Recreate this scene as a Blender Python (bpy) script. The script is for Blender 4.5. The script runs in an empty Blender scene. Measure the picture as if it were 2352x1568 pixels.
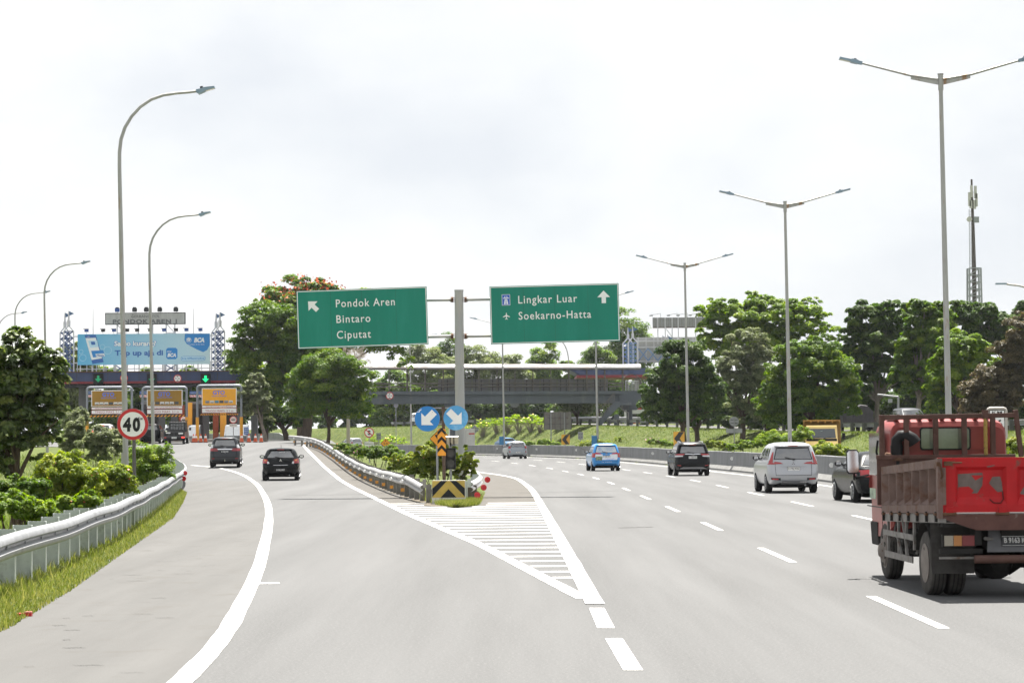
import bpy, bmesh, math, random
import numpy as np
from mathutils import Matrix, Vector
random.seed(7)
R = math.radians
sc = bpy.context.scene
COL = sc.collection

# ------------------------------------------------------------ camera
FPX = 5553.0                      # focal length in units of a 2352 px wide frame (85 mm on 36 mm)
CAM = Vector((0, 0, 1.9))
cd = bpy.data.cameras.new('camera')
cam = bpy.data.objects.new('camera', cd)
COL.objects.link(cam)
cd.lens = 85.0
cd.sensor_width = 36.0
cd.clip_start = 0.5
cd.clip_end = 9000
RC = Matrix.Rotation(R(90) + math.atan(224.5 / FPX), 3, 'X') @ Matrix.Rotation(-0.0075, 3, 'Z')
cam.matrix_world = Matrix.Translation(CAM) @ RC.to_4x4()
cd.dof.use_dof = True
cd.dof.focus_distance = 95
cd.dof.aperture_fstop = 9.0
sc.camera = cam

# ------------------------------------------------------------ sky, sun, exposure
SUN_EL, SUN_AZ = R(67), R(8)      # azimuth clockwise from +Y: high, ahead of the camera
w = bpy.data.worlds.new('World')
sc.world = w
w.use_nodes = True
nt = w.node_tree
nt.nodes.clear()
N = nt.nodes.new
L = nt.links.new
wo = N('ShaderNodeOutputWorld')
bg = N('ShaderNodeBackground')
bg.inputs['Strength'].default_value = 0.1
sky = N('ShaderNodeTexSky')
sky.sky_type = 'NISHITA'
sky.sun_disc = False
sky.sun_elevation = SUN_EL
sky.sun_rotation = SUN_AZ
tc = N('ShaderNodeTexCoord')
mp = N('ShaderNodeMapping')
mp.inputs['Scale'].default_value = (1.0, 1.0, 2.3)
mp.inputs['Location'].default_value = (0.35, 0.1, 0.62)
n1 = N('ShaderNodeTexNoise')
n1.inputs['Scale'].default_value = 4.6
n1.inputs['Detail'].default_value = 9
n1.inputs['Roughness'].default_value = 0.52
n1.inputs['Distortion'].default_value = 0.25
r1 = N('ShaderNodeValToRGB')
r1.color_ramp.elements[0].position = 0.37
r1.color_ramp.elements[0].color = (2.46, 2.54, 2.67, 1)
r1.color_ramp.elements[1].position = 0.60
r1.color_ramp.elements[1].color = (3.04, 3.04, 3.03, 1)
e = r1.color_ramp.elements.new(0.50)
e.color = (2.83, 2.87, 2.92, 1)
mx = N('ShaderNodeMix')
mx.data_type = 'RGBA'
mx.inputs[0].default_value = 0.965
L(tc.outputs['Generated'], mp.inputs['Vector'])
L(mp.outputs[0], n1.inputs['Vector'])
L(n1.outputs['Fac'], r1.inputs[0])
L(sky.outputs[0], mx.inputs[6])
L(r1.outputs[0], mx.inputs[7])
L(mx.outputs[2], bg.inputs['Color'])
L(bg.outputs[0], wo.inputs[0])
sl = bpy.data.lights.new('sun', 'SUN')
sl.energy = 5.0
sl.angle = R(0.53)
sl.color = (1.0, 0.955, 0.89)
sun = bpy.data.objects.new('sun', sl)
COL.objects.link(sun)
sd = Vector((math.sin(SUN_AZ) * math.cos(SUN_EL), math.cos(SUN_AZ) * math.cos(SUN_EL), math.sin(SUN_EL)))
sun.rotation_euler = sd.to_track_quat('Z', 'Y').to_euler()
sun.location = (30, -40, 80)
sc.view_settings.view_transform = 'Standard'
sc.view_settings.look = 'None'
sc.view_settings.gamma = 1
sc.view_settings.exposure = 1.7

# ------------------------------------------------------------ placing helpers (photo traced at a 2352 px width)
def ray(px, py):
    d = RC @ Vector(((px - 1176) / FPX, -(py - 784) / FPX, -1))
    return d / d.y
def at(px, py, D):
    """the point that stands at distance D along the road and shows at (px, py)"""
    return CAM + ray(px, py) * D
def lerp_tab(tab):
    a = np.array(tab, float)
    return lambda y: np.interp(y, a[:, 0], a[:, 1])
r_ramp = lerp_tab([(95, 0), (103, .03), (112, .09), (125, .27), (137, .47), (150, .75), (170, 1.15), (190, 1.6), (205, 1.86), (230, 2.0), (3000, 2.0)])
r_main = lerp_tab([(145, 0), (165, .06), (200, .2), (240, .25), (3000, .25)])
x_ramp = lerp_tab([(0, .8), (28.3, .89), (43.8, -.6), (62.2, -2.7), (92.5, -5.9), (124, -9.3), (200, -17.6), (260, -24), (300, -30), (3000, -300)])
BAR = [(13.25, -30), (13.25, 0), (13.25, 40), (13.25, 77), (12.95, 118), (11.0, 160), (6.6, 201), (-1.4, 243), (-12.5, 285), (-27, 328), (-47, 370), (-75, 410), (-200, 560)]
def catmull(pts, n=8):
    P = [np.array(p, float) for p in pts]
    P = [2 * P[0] - P[1]] + P + [2 * P[-1] - P[-2]]
    out = []
    for i in range(1, len(P) - 2):
        for k in range(n):
            t = k / n
            out.append(.5 * ((2 * P[i]) + (-P[i-1] + P[i+1]) * t + (2*P[i-1] - 5*P[i] + 4*P[i+1] - P[i+2]) * t*t + (-P[i-1] + 3*P[i] - 3*P[i+1] + P[i+2]) * t**3))
    out.append(P[-2])
    return np.array(out)
BARC = catmull(BAR, 8)
def bar_d(x, y):
    """signed distance to the right of the median barrier, and arc position"""
    x = np.atleast_1d(np.asarray(x, float)); y = np.atleast_1d(np.asarray(y, float))
    best = np.full(x.shape, 1e9); sgn = np.ones(x.shape)
    for i in range(len(BARC) - 1):
        a, b = BARC[i], BARC[i+1]
        dx, dy = b - a
        L2 = dx*dx + dy*dy
        t = np.clip(((x-a[0])*dx + (y-a[1])*dy) / L2, 0, 1)
        ex = x - (a[0] + t*dx); ey = y - (a[1] + t*dy)
        d = np.hypot(ex, ey)
        s = np.where(ex*dy - ey*dx >= 0, 1, -1)
        m = d < best
        best = np.where(m, d, best); sgn = np.where(m, s, sgn)
    return best * sgn
bar_x = lambda y: np.interp(y, BARC[:, 1], BARC[:, 0])
def off_curve(C, d):
    """polyline C moved d to its right"""
    C = np.asarray(C, float)
    T = np.gradient(C, axis=0)
    T /= np.linalg.norm(T, axis=1)[:, None]
    return C + d * np.stack([T[:, 1], -T[:, 0]], 1)
def sstep(a, b, v):
    t = np.clip((v - a) / (b - a), 0, 1)
    return t*t*(3 - 2*t)
x_left = lerp_tab([(0, -5.0), (24.8, -5.25), (31, -5.75), (43, -6.9), (60, -8.5), (75, -10.3), (90, -12.2), (104, -14.6), (116, -17.0), (130, -19.0), (156, -22), (170, -25), (185, -31), (195, -42), (205, -56), (3000, -60)])
x_pl = x_left
def gz(x, y):
    x = np.asarray(x, float); y = np.asarray(y, float)
    xr = x_ramp(y) + .6
    xl = np.maximum(bar_x(y) - 13.6, xr + 3)
    t = sstep(0, 1, (x - xr) / (xl - xr))
    z = r_ramp(y) * (1 - t) + r_main(y) * t
    dl = x_left(y) - x
    dip = 1.0 * sstep(1.5, 8, dl) * (1 - sstep(95, 150, y)) * (1 - .5 * sstep(14, 40, dl))
    z = z - dip
    d = bar_d(x.ravel(), y.ravel()).reshape(x.shape)
    top = np.interp(y, [0, 150, 200, 300, 3000], [2.1, 2.1, 2.3, 3.8, 3.8])
    z = np.where(d > 0, z + .35 * sstep(.3, 1.0, d), z)
    z = np.where(d > 0, np.maximum(z, r_main(y) + (top - r_main(y)) * sstep(8.8, 16.0, d)), z)
    return z
def gz1(x, y):
    return float(gz(np.array([x]), np.array([y]))[0])
def G(px, py, h=0.0):
    """where the line of sight through (px, py) meets the ground raised by h"""
    d = ray(px, py)
    Y = np.arange(10, 420, .25)
    Z = CAM.z + d.z * Y - gz(d.x * Y, Y) - h
    k = int(np.argmax(Z < 0))
    if Z[k] >= 0:
        k = len(Y) - 1
    a, b = Z[k-1], Z[k]
    y = Y[k-1] + .25 * a / (a - b + 1e-9)
    return Vector((d.x * y, y, gz1(d.x * y, y)))

# ------------------------------------------------------------ materials
MATS = {}
def mat(name, col, rough=.6, metal=0.0, var=0.0, vscale=4.0, bump=0.0, bscale=30.0, spec=.5, coat=0.0, col2=None, c2=(.52, .62), c2scale=3.0, stretch=(1, 1, 1), emit=0, raw2=False):
    if name in MATS:
        return MATS[name]
    if rough >= .65: spec = min(spec, .16)
    m = bpy.data.materials.new(name)
    m.use_nodes = True
    t = m.node_tree
    p = t.nodes['Principled BSDF']
    p.inputs['Base Color'].default_value = (*col, 1)
    p.inputs['Roughness'].default_value = rough
    p.inputs['Metallic'].default_value = metal
    p.inputs['Specular IOR Level'].default_value = spec
    p.inputs['Coat Weight'].default_value = coat
    p.inputs['Coat Roughness'].default_value = .04
    if emit:
        p.inputs['Emission Color'].default_value = (*col, 1)
        p.inputs['Emission Strength'].default_value = emit
    if var or col2 or bump:
        co = t.nodes.new('ShaderNodeTexCoord')
        mpn = t.nodes.new('ShaderNodeMapping')
        mpn.inputs['Scale'].default_value = stretch
        t.links.new(co.outputs['Object'], mpn.inputs[0])
        src = None
        if var:
            a = t.nodes.new('ShaderNodeTexNoise')
            a.inputs['Scale'].default_value = vscale
            a.inputs['Detail'].default_value = 6
            a.inputs['Roughness'].default_value = .6
            t.links.new(mpn.outputs[0], a.inputs['Vector'])
            rr = t.nodes.new('ShaderNodeValToRGB')
            rr.color_ramp.elements[0].position = .3
            rr.color_ramp.elements[1].position = .7
            rr.color_ramp.elements[0].color = (*[c * (1 - var) for c in col], 1)
            rr.color_ramp.elements[1].color = (*[min(1, c * (1 + var)) for c in col], 1)
            t.links.new(a.outputs['Fac'], rr.inputs[0])
            src = rr.outputs[0]
        if col2:
            b = t.nodes.new('ShaderNodeTexNoise')
            b.inputs['Scale'].default_value = c2scale
            b.inputs['Detail'].default_value = 7
            b.inputs['Roughness'].default_value = .65
            t.links.new(co.outputs['Object'] if raw2 else mpn.outputs[0], b.inputs['Vector'])
            r2 = t.nodes.new('ShaderNodeMapRange')
            r2.inputs[1].default_value = c2[0]
            r2.inputs[2].default_value = c2[1]
            t.links.new(b.outputs['Fac'], r2.inputs[0])
            mm = t.nodes.new('ShaderNodeMix')
            mm.data_type = 'RGBA'
            t.links.new(r2.outputs[0], mm.inputs[0])
            if src:
                t.links.new(src, mm.inputs[6])
            else:
                mm.inputs[6].default_value = (*col, 1)
            mm.inputs[7].default_value = (*col2, 1)
            src = mm.outputs[2]
        if src:
            t.links.new(src, p.inputs['Base Color'])
        if bump:
            c = t.nodes.new('ShaderNodeTexNoise')
            c.inputs['Scale'].default_value = bscale
            c.inputs['Detail'].default_value = 4
            t.links.new(co.outputs['Object'] if raw2 else mpn.outputs[0], c.inputs['Vector'])
            bn = t.nodes.new('ShaderNodeBump')
            bn.inputs['Strength'].default_value = bump
            bn.inputs['Distance'].default_value = .02
            t.links.new(c.outputs['Fac'], bn.inputs['Height'])
            t.links.new(bn.outputs[0], p.inputs['Normal'])
    MATS[name] = m
    return m
def leaf_mat(name, dark, mid, light, trans=.3, rough=.45, spec=.4):
    """foliage: each leaf carries its own tint"""
    m = bpy.data.materials.new(name)
    m.use_nodes = True
    t = m.node_tree
    p = t.nodes['Principled BSDF']
    a = t.nodes.new('ShaderNodeAttribute')
    a.attribute_name = 'tint'
    r = t.nodes.new('ShaderNodeValToRGB')
    r.color_ramp.elements[0].color = (*dark, 1)
    r.color_ramp.elements[0].position = .1
    r.color_ramp.elements[1].color = (*light, 1)
    r.color_ramp.elements[1].position = .95
    e = r.color_ramp.elements.new(.5)
    e.color = (*mid, 1)
    t.links.new(a.outputs['Fac'], r.inputs[0])
    t.links.new(r.outputs[0], p.inputs['Base Color'])
    p.inputs['Roughness'].default_value = rough
    p.inputs['Specular IOR Level'].default_value = spec
    tr = t.nodes.new('ShaderNodeBsdfTranslucent')
    hs = t.nodes.new('ShaderNodeHueSaturation')            # light through a leaf comes out yellower and stronger
    hs.inputs['Saturation'].default_value = 1.15
    hs.inputs['Value'].default_value = 1.55
    t.links.new(r.outputs[0], hs.inputs['Color'])
    t.links.new(hs.outputs[0], tr.inputs[0])
    ms = t.nodes.new('ShaderNodeMixShader')
    ms.inputs[0].default_value = trans
    t.links.new(p.outputs[0], ms.inputs[1])
    t.links.new(tr.outputs[0], ms.inputs[2])
    t.links.new(ms.outputs[0], t.nodes['Material Output'].inputs[0])
    MATS[name] = m
    return m

# ------------------------------------------------------------ mesh builder and scene tree
class MB:
    def __init__(s):
        s.v = []; s.f = []; s.mi = []; s.mats = []
    def m(s, mt):
        if mt not in s.mats:
            s.mats.append(mt)
        return s.mats.index(mt)
    def add(s, vs, fs, mt, xf=None):
        o = len(s.v)
        if xf is not None:
            vs = [xf @ Vector(v) for v in vs]
        s.v += [tuple(v) for v in vs]
        i = s.m(mt)
        for f in fs:
            s.f.append([o + k for k in f]); s.mi.append(i)
        return s
    def box(s, c, d, mt, xf=None, taper=1.0):
        x, y, z = d[0]/2, d[1]/2, d[2]/2
        vs = []
        for sz in (-1, 1):
            k = taper if sz > 0 else 1
            for sx, sy in ((-1, -1), (1, -1), (1, 1), (-1, 1)):
                vs.append((c[0] + sx*x*k, c[1] + sy*y*k, c[2] + sz*z))
        return s.add(vs, [(3, 2, 1, 0), (4, 5, 6, 7), (0, 1, 5, 4), (1, 2, 6, 5), (2, 3, 7, 6), (3, 0, 4, 7)], mt, xf)
    def bx(s, x0, x1, y0, y1, z0, z1, mt, xf=None):
        return s.box(((x0+x1)/2, (y0+y1)/2, (z0+z1)/2), (abs(x1-x0), abs(y1-y0), abs(z1-z0)), mt, xf)
    def beam(s, a, b, wd, ht, mt):
        """rectangular bar from a to b"""
        a = Vector(a); b = Vector(b)
        d = b - a
        up = Vector((0, 0, 1)) if abs(d.normalized().z) < .95 else Vector((0, 1, 0))
        sx = d.cross(up).normalized()
        uz = sx.cross(d).normalized()
        vs = []
        for p in (a, b):
            for i, j in ((-1, -1), (1, -1), (1, 1), (-1, 1)):
                vs.append(p + sx * (i*wd/2) + uz * (j*ht/2))
        return s.add(vs, [(3, 2, 1, 0), (4, 5, 6, 7), (0, 1, 5, 4), (1, 2, 6, 5), (2, 3, 7, 6), (3, 0, 4, 7)], mt)
    def tube(s, pts, r, mt, n=8, caps=True):
        P = [Vector(p) for p in pts]
        rs = r if isinstance(r, (list, tuple)) else [r] * len(P)
        vs = []; fs = []
        prev = None
        for i, p in enumerate(P):
            d = (P[min(i+1, len(P)-1)] - P[max(i-1, 0)]).normalized()
            if prev is None:
                u = d.cross(Vector((0, 0, 1)) if abs(d.z) < .9 else Vector((0, 1, 0))).normalized()
            else:
                u = (prev - d * prev.dot(d)).normalized()
            prev = u
            q = d.cross(u)
            for k in range(n):
                a = 2*math.pi*k/n
                vs.append(p + (u*math.cos(a) + q*math.sin(a)) * rs[i])
        for i in range(len(P) - 1):
            for k in range(n):
                a = i*n + k; b = i*n + (k+1) % n
                fs.append((a, b, b+n, a+n))
        if caps:
            fs.append(tuple(range(n-1, -1, -1)))
            fs.append(tuple(range((len(P)-1)*n, len(P)*n)))
        return s.add(vs, fs, mt)
    def cyl(s, c, axis, r, h, mt, n=16, r2=None):
        ax = Vector({'X': (1, 0, 0), 'Y': (0, 1, 0), 'Z': (0, 0, 1)}[axis])
        c = Vector(c)
        return s.tube([c - ax*h/2, c + ax*h/2], [r, r if r2 is None else r2], mt, n)
    def prism(s, poly, y0, y1, mt, xf=None, plane='XZ'):
        n = len(poly)
        def P(a, b, t):
            return {'XZ': (a, t, b), 'YZ': (t, a, b), 'XY': (a, b, t)}[plane]
        vs = [P(a, b, y0) for a, b in poly] + [P(a, b, y1) for a, b in poly]
        fs = [tuple(range(n)), tuple(range(2*n-1, n-1, -1))] + [(i, i+n, (i+1) % n + n, (i+1) % n) for i in range(n)]
        return s.add(vs, fs, mt, xf)
    def flat(s, poly, y, mt, xf=None):
        """one face in the XZ plane looking towards -Y"""
        ar = sum(poly[i][0]*poly[(i+1) % len(poly)][1] - poly[(i+1) % len(poly)][0]*poly[i][1] for i in range(len(poly)))
        if ar < 0:
            poly = poly[::-1]
        return s.add([(a, y, b) for a, b in poly], [tuple(range(len(poly)))], mt, xf)
    def disc(s, cx, cz, r, y, mt, n=28, r_in=0, xf=None):
        if r_in:
            vs = []; fs = []
            for k in range(n):
                a = 2*math.pi*k/n
                vs += [(cx + r*math.cos(a), y, cz + r*math.sin(a)), (cx + r_in*math.cos(a), y, cz + r_in*math.sin(a))]
            for k in range(n):
                a = 2*k; b = 2*((k+1) % n)
                fs.append((a, b, b+1, a+1))
            return s.add(vs, fs, mt, xf)
        return s.flat([(cx + r*math.cos(2*math.pi*k/n), cz + r*math.sin(2*math.pi*k/n)) for k in range(n)], y, mt, xf)
    def loft(s, rings, mt, caps=True):
        n = len(rings[0]); vs = [p for r_ in rings for p in r_]; fs = []
        for i in range(len(rings) - 1):
            for k in range(n):
                a = i*n + k; b = i*n + (k+1) % n
                fs.append((a, b, b+n, a+n))
        if caps:
            fs.append(tuple(range(n-1, -1, -1)))
            fs.append(tuple(range((len(rings)-1)*n, len(rings)*n)))
        return s.add(vs, fs, mt)
    def strip(s, A, B, mt):
        """sheet between two polylines of the same length"""
        n = len(A)
        return s.add(list(A) + list(B), [(i, n+i, n+i+1, i+1) for i in range(n-1)], mt)
    def text(s, txt, x, z, h, mt, y=-.012, width=None, align='C', bold=0.0, slant=0.0, xf=None, sp=1.0):
        """flat lettering in the XZ plane, capitals h tall, facing -Y; x is its centre (or left end with align L)"""
        V, F = text_geo(txt, bold, sp)
        if not V:
            return s
        xs = [p[0] for p in V]
        x0, x1 = min(xs), max(xs)
        k = h / .729
        kx = k if width is None else width / (x1 - x0)
        ox = x - kx * ((x0 + x1)/2 if align == 'C' else x0)
        return s.add([(ox + kx*p[0] + slant*k*p[1], y, z + k*p[1]) for p in V], F, mt, xf)
    def build(s, name, parent=None, loc=None, smooth=None, bevel=0.0):
        me = bpy.data.meshes.new(name)
        me.from_pydata(s.v, [], s.f)
        for mt in s.mats:
            me.materials.append(mt)
        me.polygons.foreach_set('material_index', s.mi)
        if smooth is not None:
            me.polygons.foreach_set('use_smooth', [True] * len(s.f))
            me.set_sharp_from_angle(angle=R(smooth))
        me.update()
        o = bpy.data.objects.new(name, me)
        COL.objects.link(o)
        if parent is not None:
            o.parent = parent
        if loc is not None:
            o.location = loc
        if bevel:
            b = o.modifiers.new('bevel', 'BEVEL')
            b.width = bevel; b.segments = 2; b.limit_method = 'ANGLE'; b.angle_limit = R(40)
        return o
_TX = {}
def text_geo(txt, bold=0.0, sp=1.0):
    key = (txt, bold, sp)
    if key not in _TX:
        cu = bpy.data.curves.new('lettering_curve', 'FONT')
        cu.body = txt
        cu.size = 1.0
        cu.offset = bold
        cu.space_character = sp
        cu.resolution_u = 3
        ob = bpy.data.objects.new('lettering_curve', cu)
        COL.objects.link(ob)
        dg = bpy.context.evaluated_depsgraph_get()
        me = bpy.data.meshes.new_from_object(ob.evaluated_get(dg))
        _TX[key] = ([tuple(v.co) for v in me.vertices], [tuple(p.vertices) for p in me.polygons])
        bpy.data.objects.remove(ob)
        bpy.data.curves.remove(cu)
        bpy.data.meshes.remove(me)
    return _TX[key]
def tag(o, label=None, cat=None, group=None, kind=None):
    if label: o['label'] = label
    if cat: o['category'] = cat
    if group: o['group'] = group
    if kind: o['kind'] = kind
    return o
def thing(name, label, cat, loc=(0, 0, 0), rz=0.0, group=None):
    if len(label.split()) > 16: print('LONG', label)
    o = bpy.data.objects.new(name, None)
    o.empty_display_size = .3
    COL.objects.link(o)
    o.location = loc
    o.rotation_euler = (0, 0, rz)
    return tag(o, label, cat, group)
def dup(root, loc, rz=0.0, label=None, group=None, scale=None):
    r = root.copy()
    COL.objects.link(r)
    r.location = loc
    r.rotation_euler = (root.rotation_euler[0], root.rotation_euler[1], rz)
    if scale: r.scale = scale
    if label: r['label'] = label
    if label and len(label.split()) > 16: print('LONG', label)
    if group: r['group'] = group
    for ch in list(root.children):
        c = ch.copy()
        COL.objects.link(c)
        c.parent = r
        for g in ch.children:
            d = g.copy()
            COL.objects.link(d)
            d.parent = c
    return r
def median_D(px, off=1.0):
    """distance at which image column px crosses the line OFF to the right of the median barrier"""
    Ds = np.arange(60, 330, .5)
    k = at(px, 1005, 1.0).x
    return float(Ds[np.argmin(np.abs(bar_d(k*Ds, Ds) - off))])
def base(px, D):
    """ground point under image column px at distance D"""
    p = at(px, 1005, D)
    return Vector((p.x, D, gz1(p.x, D)))
# ------------------------------------------------------------ shared materials
ASPH = mat('asphalt', (.100, .101, .101), .93, var=.15, vscale=1.0, stretch=(1, .045, 1), raw2=True, bump=.35, bscale=60, spec=.18, col2=(.137, .137, .136), c2=(.5, .66), c2scale=34)
SHOULDER = mat('worn_shoulder', (.103, .102, .099), .95, var=.10, vscale=1.3, stretch=(1, .08, 1), raw2=True, bump=.35, bscale=60, spec=.15, col2=(.09, .086, .08), c2=(.55, .75), c2scale=1.3)
PAINT = mat('road_paint', (0.533, 0.533, 0.518), .75, var=.1, vscale=7, spec=.3, col2=(.15, .148, .14), c2=(.585, .68), c2scale=13)
TURF = mat('turf', (0.0557, 0.0769, 0.0186), .95, var=.3, vscale=.35, spec=.1, col2=(0.0952, 0.106, 0.0345), c2=(.45, .62), c2scale=1.4, bump=.6, bscale=8)
DIRT = mat('dirt', (0.111, 0.0962, 0.0748), .95, var=.2, vscale=3, spec=.1)
CONC = mat('concrete', (0.27, 0.266, 0.255), .9, var=.14, vscale=2, spec=.2, col2=(0.15, 0.143, 0.135), c2=(.58, .75), c2scale=2.4, bump=.2)
CONC_D = mat('dark_concrete', (.2, .205, .21), .85, var=.16, vscale=1.6, spec=.2, col2=(.27, .27, .265), c2=(.56, .75), c2scale=2.1, stretch=(1, 1, .25))  # dark tone; on the barrier it stands for the less lit upright face
CONC_L = mat('lit_concrete_foot', (0.216, 0.216, 0.209), .9, var=.14, vscale=2, spec=.2, col2=(0.115, 0.112, 0.108), c2=(.6, .72), c2scale=3)  # barrier foot painted paler, as if lit from above
GALV = mat('galvanised_steel', (0.288, 0.295, 0.302), .5, .5, var=.16, vscale=4, spec=.5, bump=.06, col2=(0.194, 0.191, 0.18), c2=(.56, .74), c2scale=2.6)
GALV_POST = mat('weathered_galvanised_post', (.45, .49, .46), .6, .15, var=.16, vscale=5, col2=(.24, .25, .22), c2=(.56, .72), c2scale=5)
POLE = mat('lamp_pole_steel', (.36, .36, .35), .5, .35, var=.12, vscale=3, col2=(.27, .17, .1), c2=(.56, .68), c2scale=2.2, stretch=(1.5, 1.5, .3))
LAMPGREY = mat('lamp_head_grey', (.22, .3, .38), .4, .3, var=.06)
GLASSY = mat('lamp_lens', (.62, .6, .55), .15, var=.05)
BLACK = mat('black_paint', (.014, .015, .016), .55, var=.1, spec=.25)
WHITE = mat('white_sheeting', (.78, .78, .76), .5, var=.04, vscale=2)
REDS = mat('red_sheeting', (.5, .018, .02), .45, var=.08, vscale=3)
GREEN = mat('green_sheeting', (.002, .2, .138), .5, var=.05, vscale=1.2, spec=.35, col2=(.008, .23, .165), c2=(.5, .72), c2scale=2.2, stretch=(1, 1, .16))
BLUE = mat('blue_sheeting', (.012, .19, .52), .4, var=.07, vscale=2)
BLUEL = mat('faded_blue_sheeting', (.07, .32, .62), .4, var=.12, vscale=2.5, col2=(.25, .5, .68), c2=(.5, .7), c2scale=2.5)
YELL = mat('yellow_sheeting', (.75, .3, .015), .5, var=.06)
YELLB = mat('worn_yellow_paint', (.5, .36, .09), .75, var=.12, vscale=4, col2=(.3, .22, .08), c2=(.6, .75), c2scale=5)
BACKG = mat('sign_back_grey', (.3, .31, .32), .6, .3, var=.12, vscale=3)
RUST = mat('rusty_steel', (.12, .065, .04), .8, .2, var=.3, vscale=8)
SEAM = mat('seam_dark', (.003, .12, .075), .6)
RED_REFL = mat('red_reflector', (.5, .01, .015), .25)
YEL_REFL = mat('amber_reflector', (.55, .23, .02), .5, var=.2)

# ------------------------------------------------------------ terrain: one sheet to the horizon
xs = np.concatenate([[-4000, -1500, -700, -350, -200, -140, -110, -90], np.arange(-75, 66, 1.25), [70, 78, 90, 110, 150, 220, 400, 800, 1600, 4000]])
ys = np.concatenate([[-400, -100, -30, -8], np.arange(4, 140, 1.5), np.arange(140, 440, 3.0), [450, 470, 500, 560, 650, 800, 1100, 1600, 3000, 7000]])
X, Y = np.meshgrid(xs, ys)
Z = gz(X, Y)
NOSE_Y = 67.8
x_gl = lambda y: x_ramp(y) + 1.35                       # grass edge on the ramp side of the gore
_gr = lerp_tab([(60, -1.0), (68, -1.0), (87, -1.05), (122, -1.9), (140, -3.6)])
x_gr = lambda y: np.where(np.asarray(y) < 140, _gr(y), np.minimum(bar_x(y) - 15.6, 99))
D = bar_d(X.ravel(), Y.ravel()).reshape(X.shape)
inside = ((X > x_pl(Y) - .5) & (D < .5) & (Y < 332)) | ((D > -.3) & (D < 8.3)) | ((D > 18.4) & (D < 23.8))
Zt = np.where(inside, Z - .10, Z)
rng = np.random.default_rng(3)
Zt = Zt + np.where(inside | (np.abs(X) > 80), 0, rng.normal(0, .025, X.shape))
nx, ny = len(xs), len(ys)
V = np.stack([X, Y, Zt], -1).reshape(-1, 3)
I = np.arange(nx*ny).reshape(ny, nx)
F = np.stack([I[:-1, :-1], I[:-1, 1:], I[1:, 1:], I[1:, :-1]], -1).reshape(-1, 4)
def np_mesh(name, V, F, mats, parent=None, smooth=False, tint=None, mi=None):
    me = bpy.data.meshes.new(name)
    k = F.shape[1]
    me.vertices.add(len(V)); me.vertices.foreach_set('co', np.ascontiguousarray(V, np.float32).ravel())
    me.loops.add(F.size); me.loops.foreach_set('vertex_index', np.ascontiguousarray(F, np.int32).ravel())
    me.polygons.add(len(F)); me.polygons.foreach_set('loop_start', np.arange(0, F.size, k, dtype=np.int32))
    for m_ in mats: me.materials.append(m_)
    if mi is not None: me.polygons.foreach_set('material_index', np.asarray(mi, np.int32))
    if smooth: me.polygons.foreach_set('use_smooth', np.ones(len(F), bool))
    me.update(calc_edges=True)
    if tint is not None:
        a = me.attributes.new('tint', 'FLOAT', 'FACE')
        a.data.foreach_set('value', np.asarray(tint, np.float32))
    me.validate()
    o = bpy.data.objects.new(name, me)
    COL.objects.link(o)
    if parent is not None: o.parent = parent
    return o
tag(np_mesh('ground', V, F, [TURF], smooth=True), kind='structure')

def sheet(name, left, right, ys_, m_, dz=0.0, n=10, kind='structure'):
    """road sheet between two x(y) edges, laid on the ground profile"""
    ys_ = np.asarray(ys_, float)
    l = left(ys_); r = right(ys_)
    T = np.linspace(0, 1, n + 1)
    X_ = l[:, None] * (1 - T) + r[:, None] * T
    Y_ = np.repeat(ys_[:, None], n + 1, 1)
    Z_ = gz(X_, Y_) + dz
    V_ = np.stack([X_, Y_, Z_], -1).reshape(-1, 3)
    I_ = np.arange(V_.shape[0]).reshape(len(ys_), n + 1)
    F_ = np.stack([I_[:-1, :-1], I_[:-1, 1:], I_[1:, 1:], I_[1:, :-1]], -1).reshape(-1, 4)
    return tag(np_mesh(name, V_, F_, [m_], smooth=True), kind=kind)
YR = np.concatenate([np.arange(-20, NOSE_Y, 1.0), [NOSE_Y, NOSE_Y + .25, NOSE_Y + .7, NOSE_Y + 1.4, NOSE_Y + 2.4, NOSE_Y + 4], np.arange(73, 330, 1.0)])
nose = lambda y: sstep(0, 3.2, np.maximum(y - NOSE_Y, 0)) ** .5
mid = lambda y: np.where(y < NOSE_Y, x_ramp(y) * (1 - np.clip(y / NOSE_Y, 0, 1)**3) - 1.6 * np.clip(y / NOSE_Y, 0, 1)**3, -1.6)
ramp_right = lambda y: np.where(y < NOSE_Y, mid(y), mid(y) + (x_gl(y) - mid(y)) * nose(y))
main_left = lambda y: np.where(y < NOSE_Y, mid(y), mid(y) + (x_gr(y) - mid(y)) * nose(y))
sheet('exit_road', x_pl, ramp_right, YR, ASPH, n=24)
sheet('main_road', main_left, lambda y: bar_x(y) + .3, YR, ASPH, n=12)
BY = np.concatenate([BARC[(BARC[:, 1] > -25) & (BARC[:, 1] < 400)]])
def off_sheet(name, d0, d1, m_, dz, n=6):
    A = off_curve(BY, d0); B = off_curve(BY, d1)
    T = np.linspace(0, 1, n + 1)
    P = A[:, None, :] * (1 - T)[None, :, None] + B[:, None, :] * T[None, :, None]
    zz = np.repeat(np.maximum(gz(A[:, 0], A[:, 1]), gz(B[:, 0], B[:, 1]))[:, None], n + 1, 1) + dz
    V_ = np.concatenate([P, zz[..., None]], -1).reshape(-1, 3)
    I_ = np.arange(V_.shape[0]).reshape(len(A), n + 1)
    F_ = np.stack([I_[:-1, :-1], I_[:-1, 1:], I_[1:, 1:], I_[1:, :-1]], -1).reshape(-1, 4)
    return tag(np_mesh(name, V_, F_, [m_]), kind='structure')
off_sheet('opposite_road', .25, 8.4, ASPH, .0)
off_sheet('upper_road', 17.6, 24.6, SHOULDER, .02)

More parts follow.
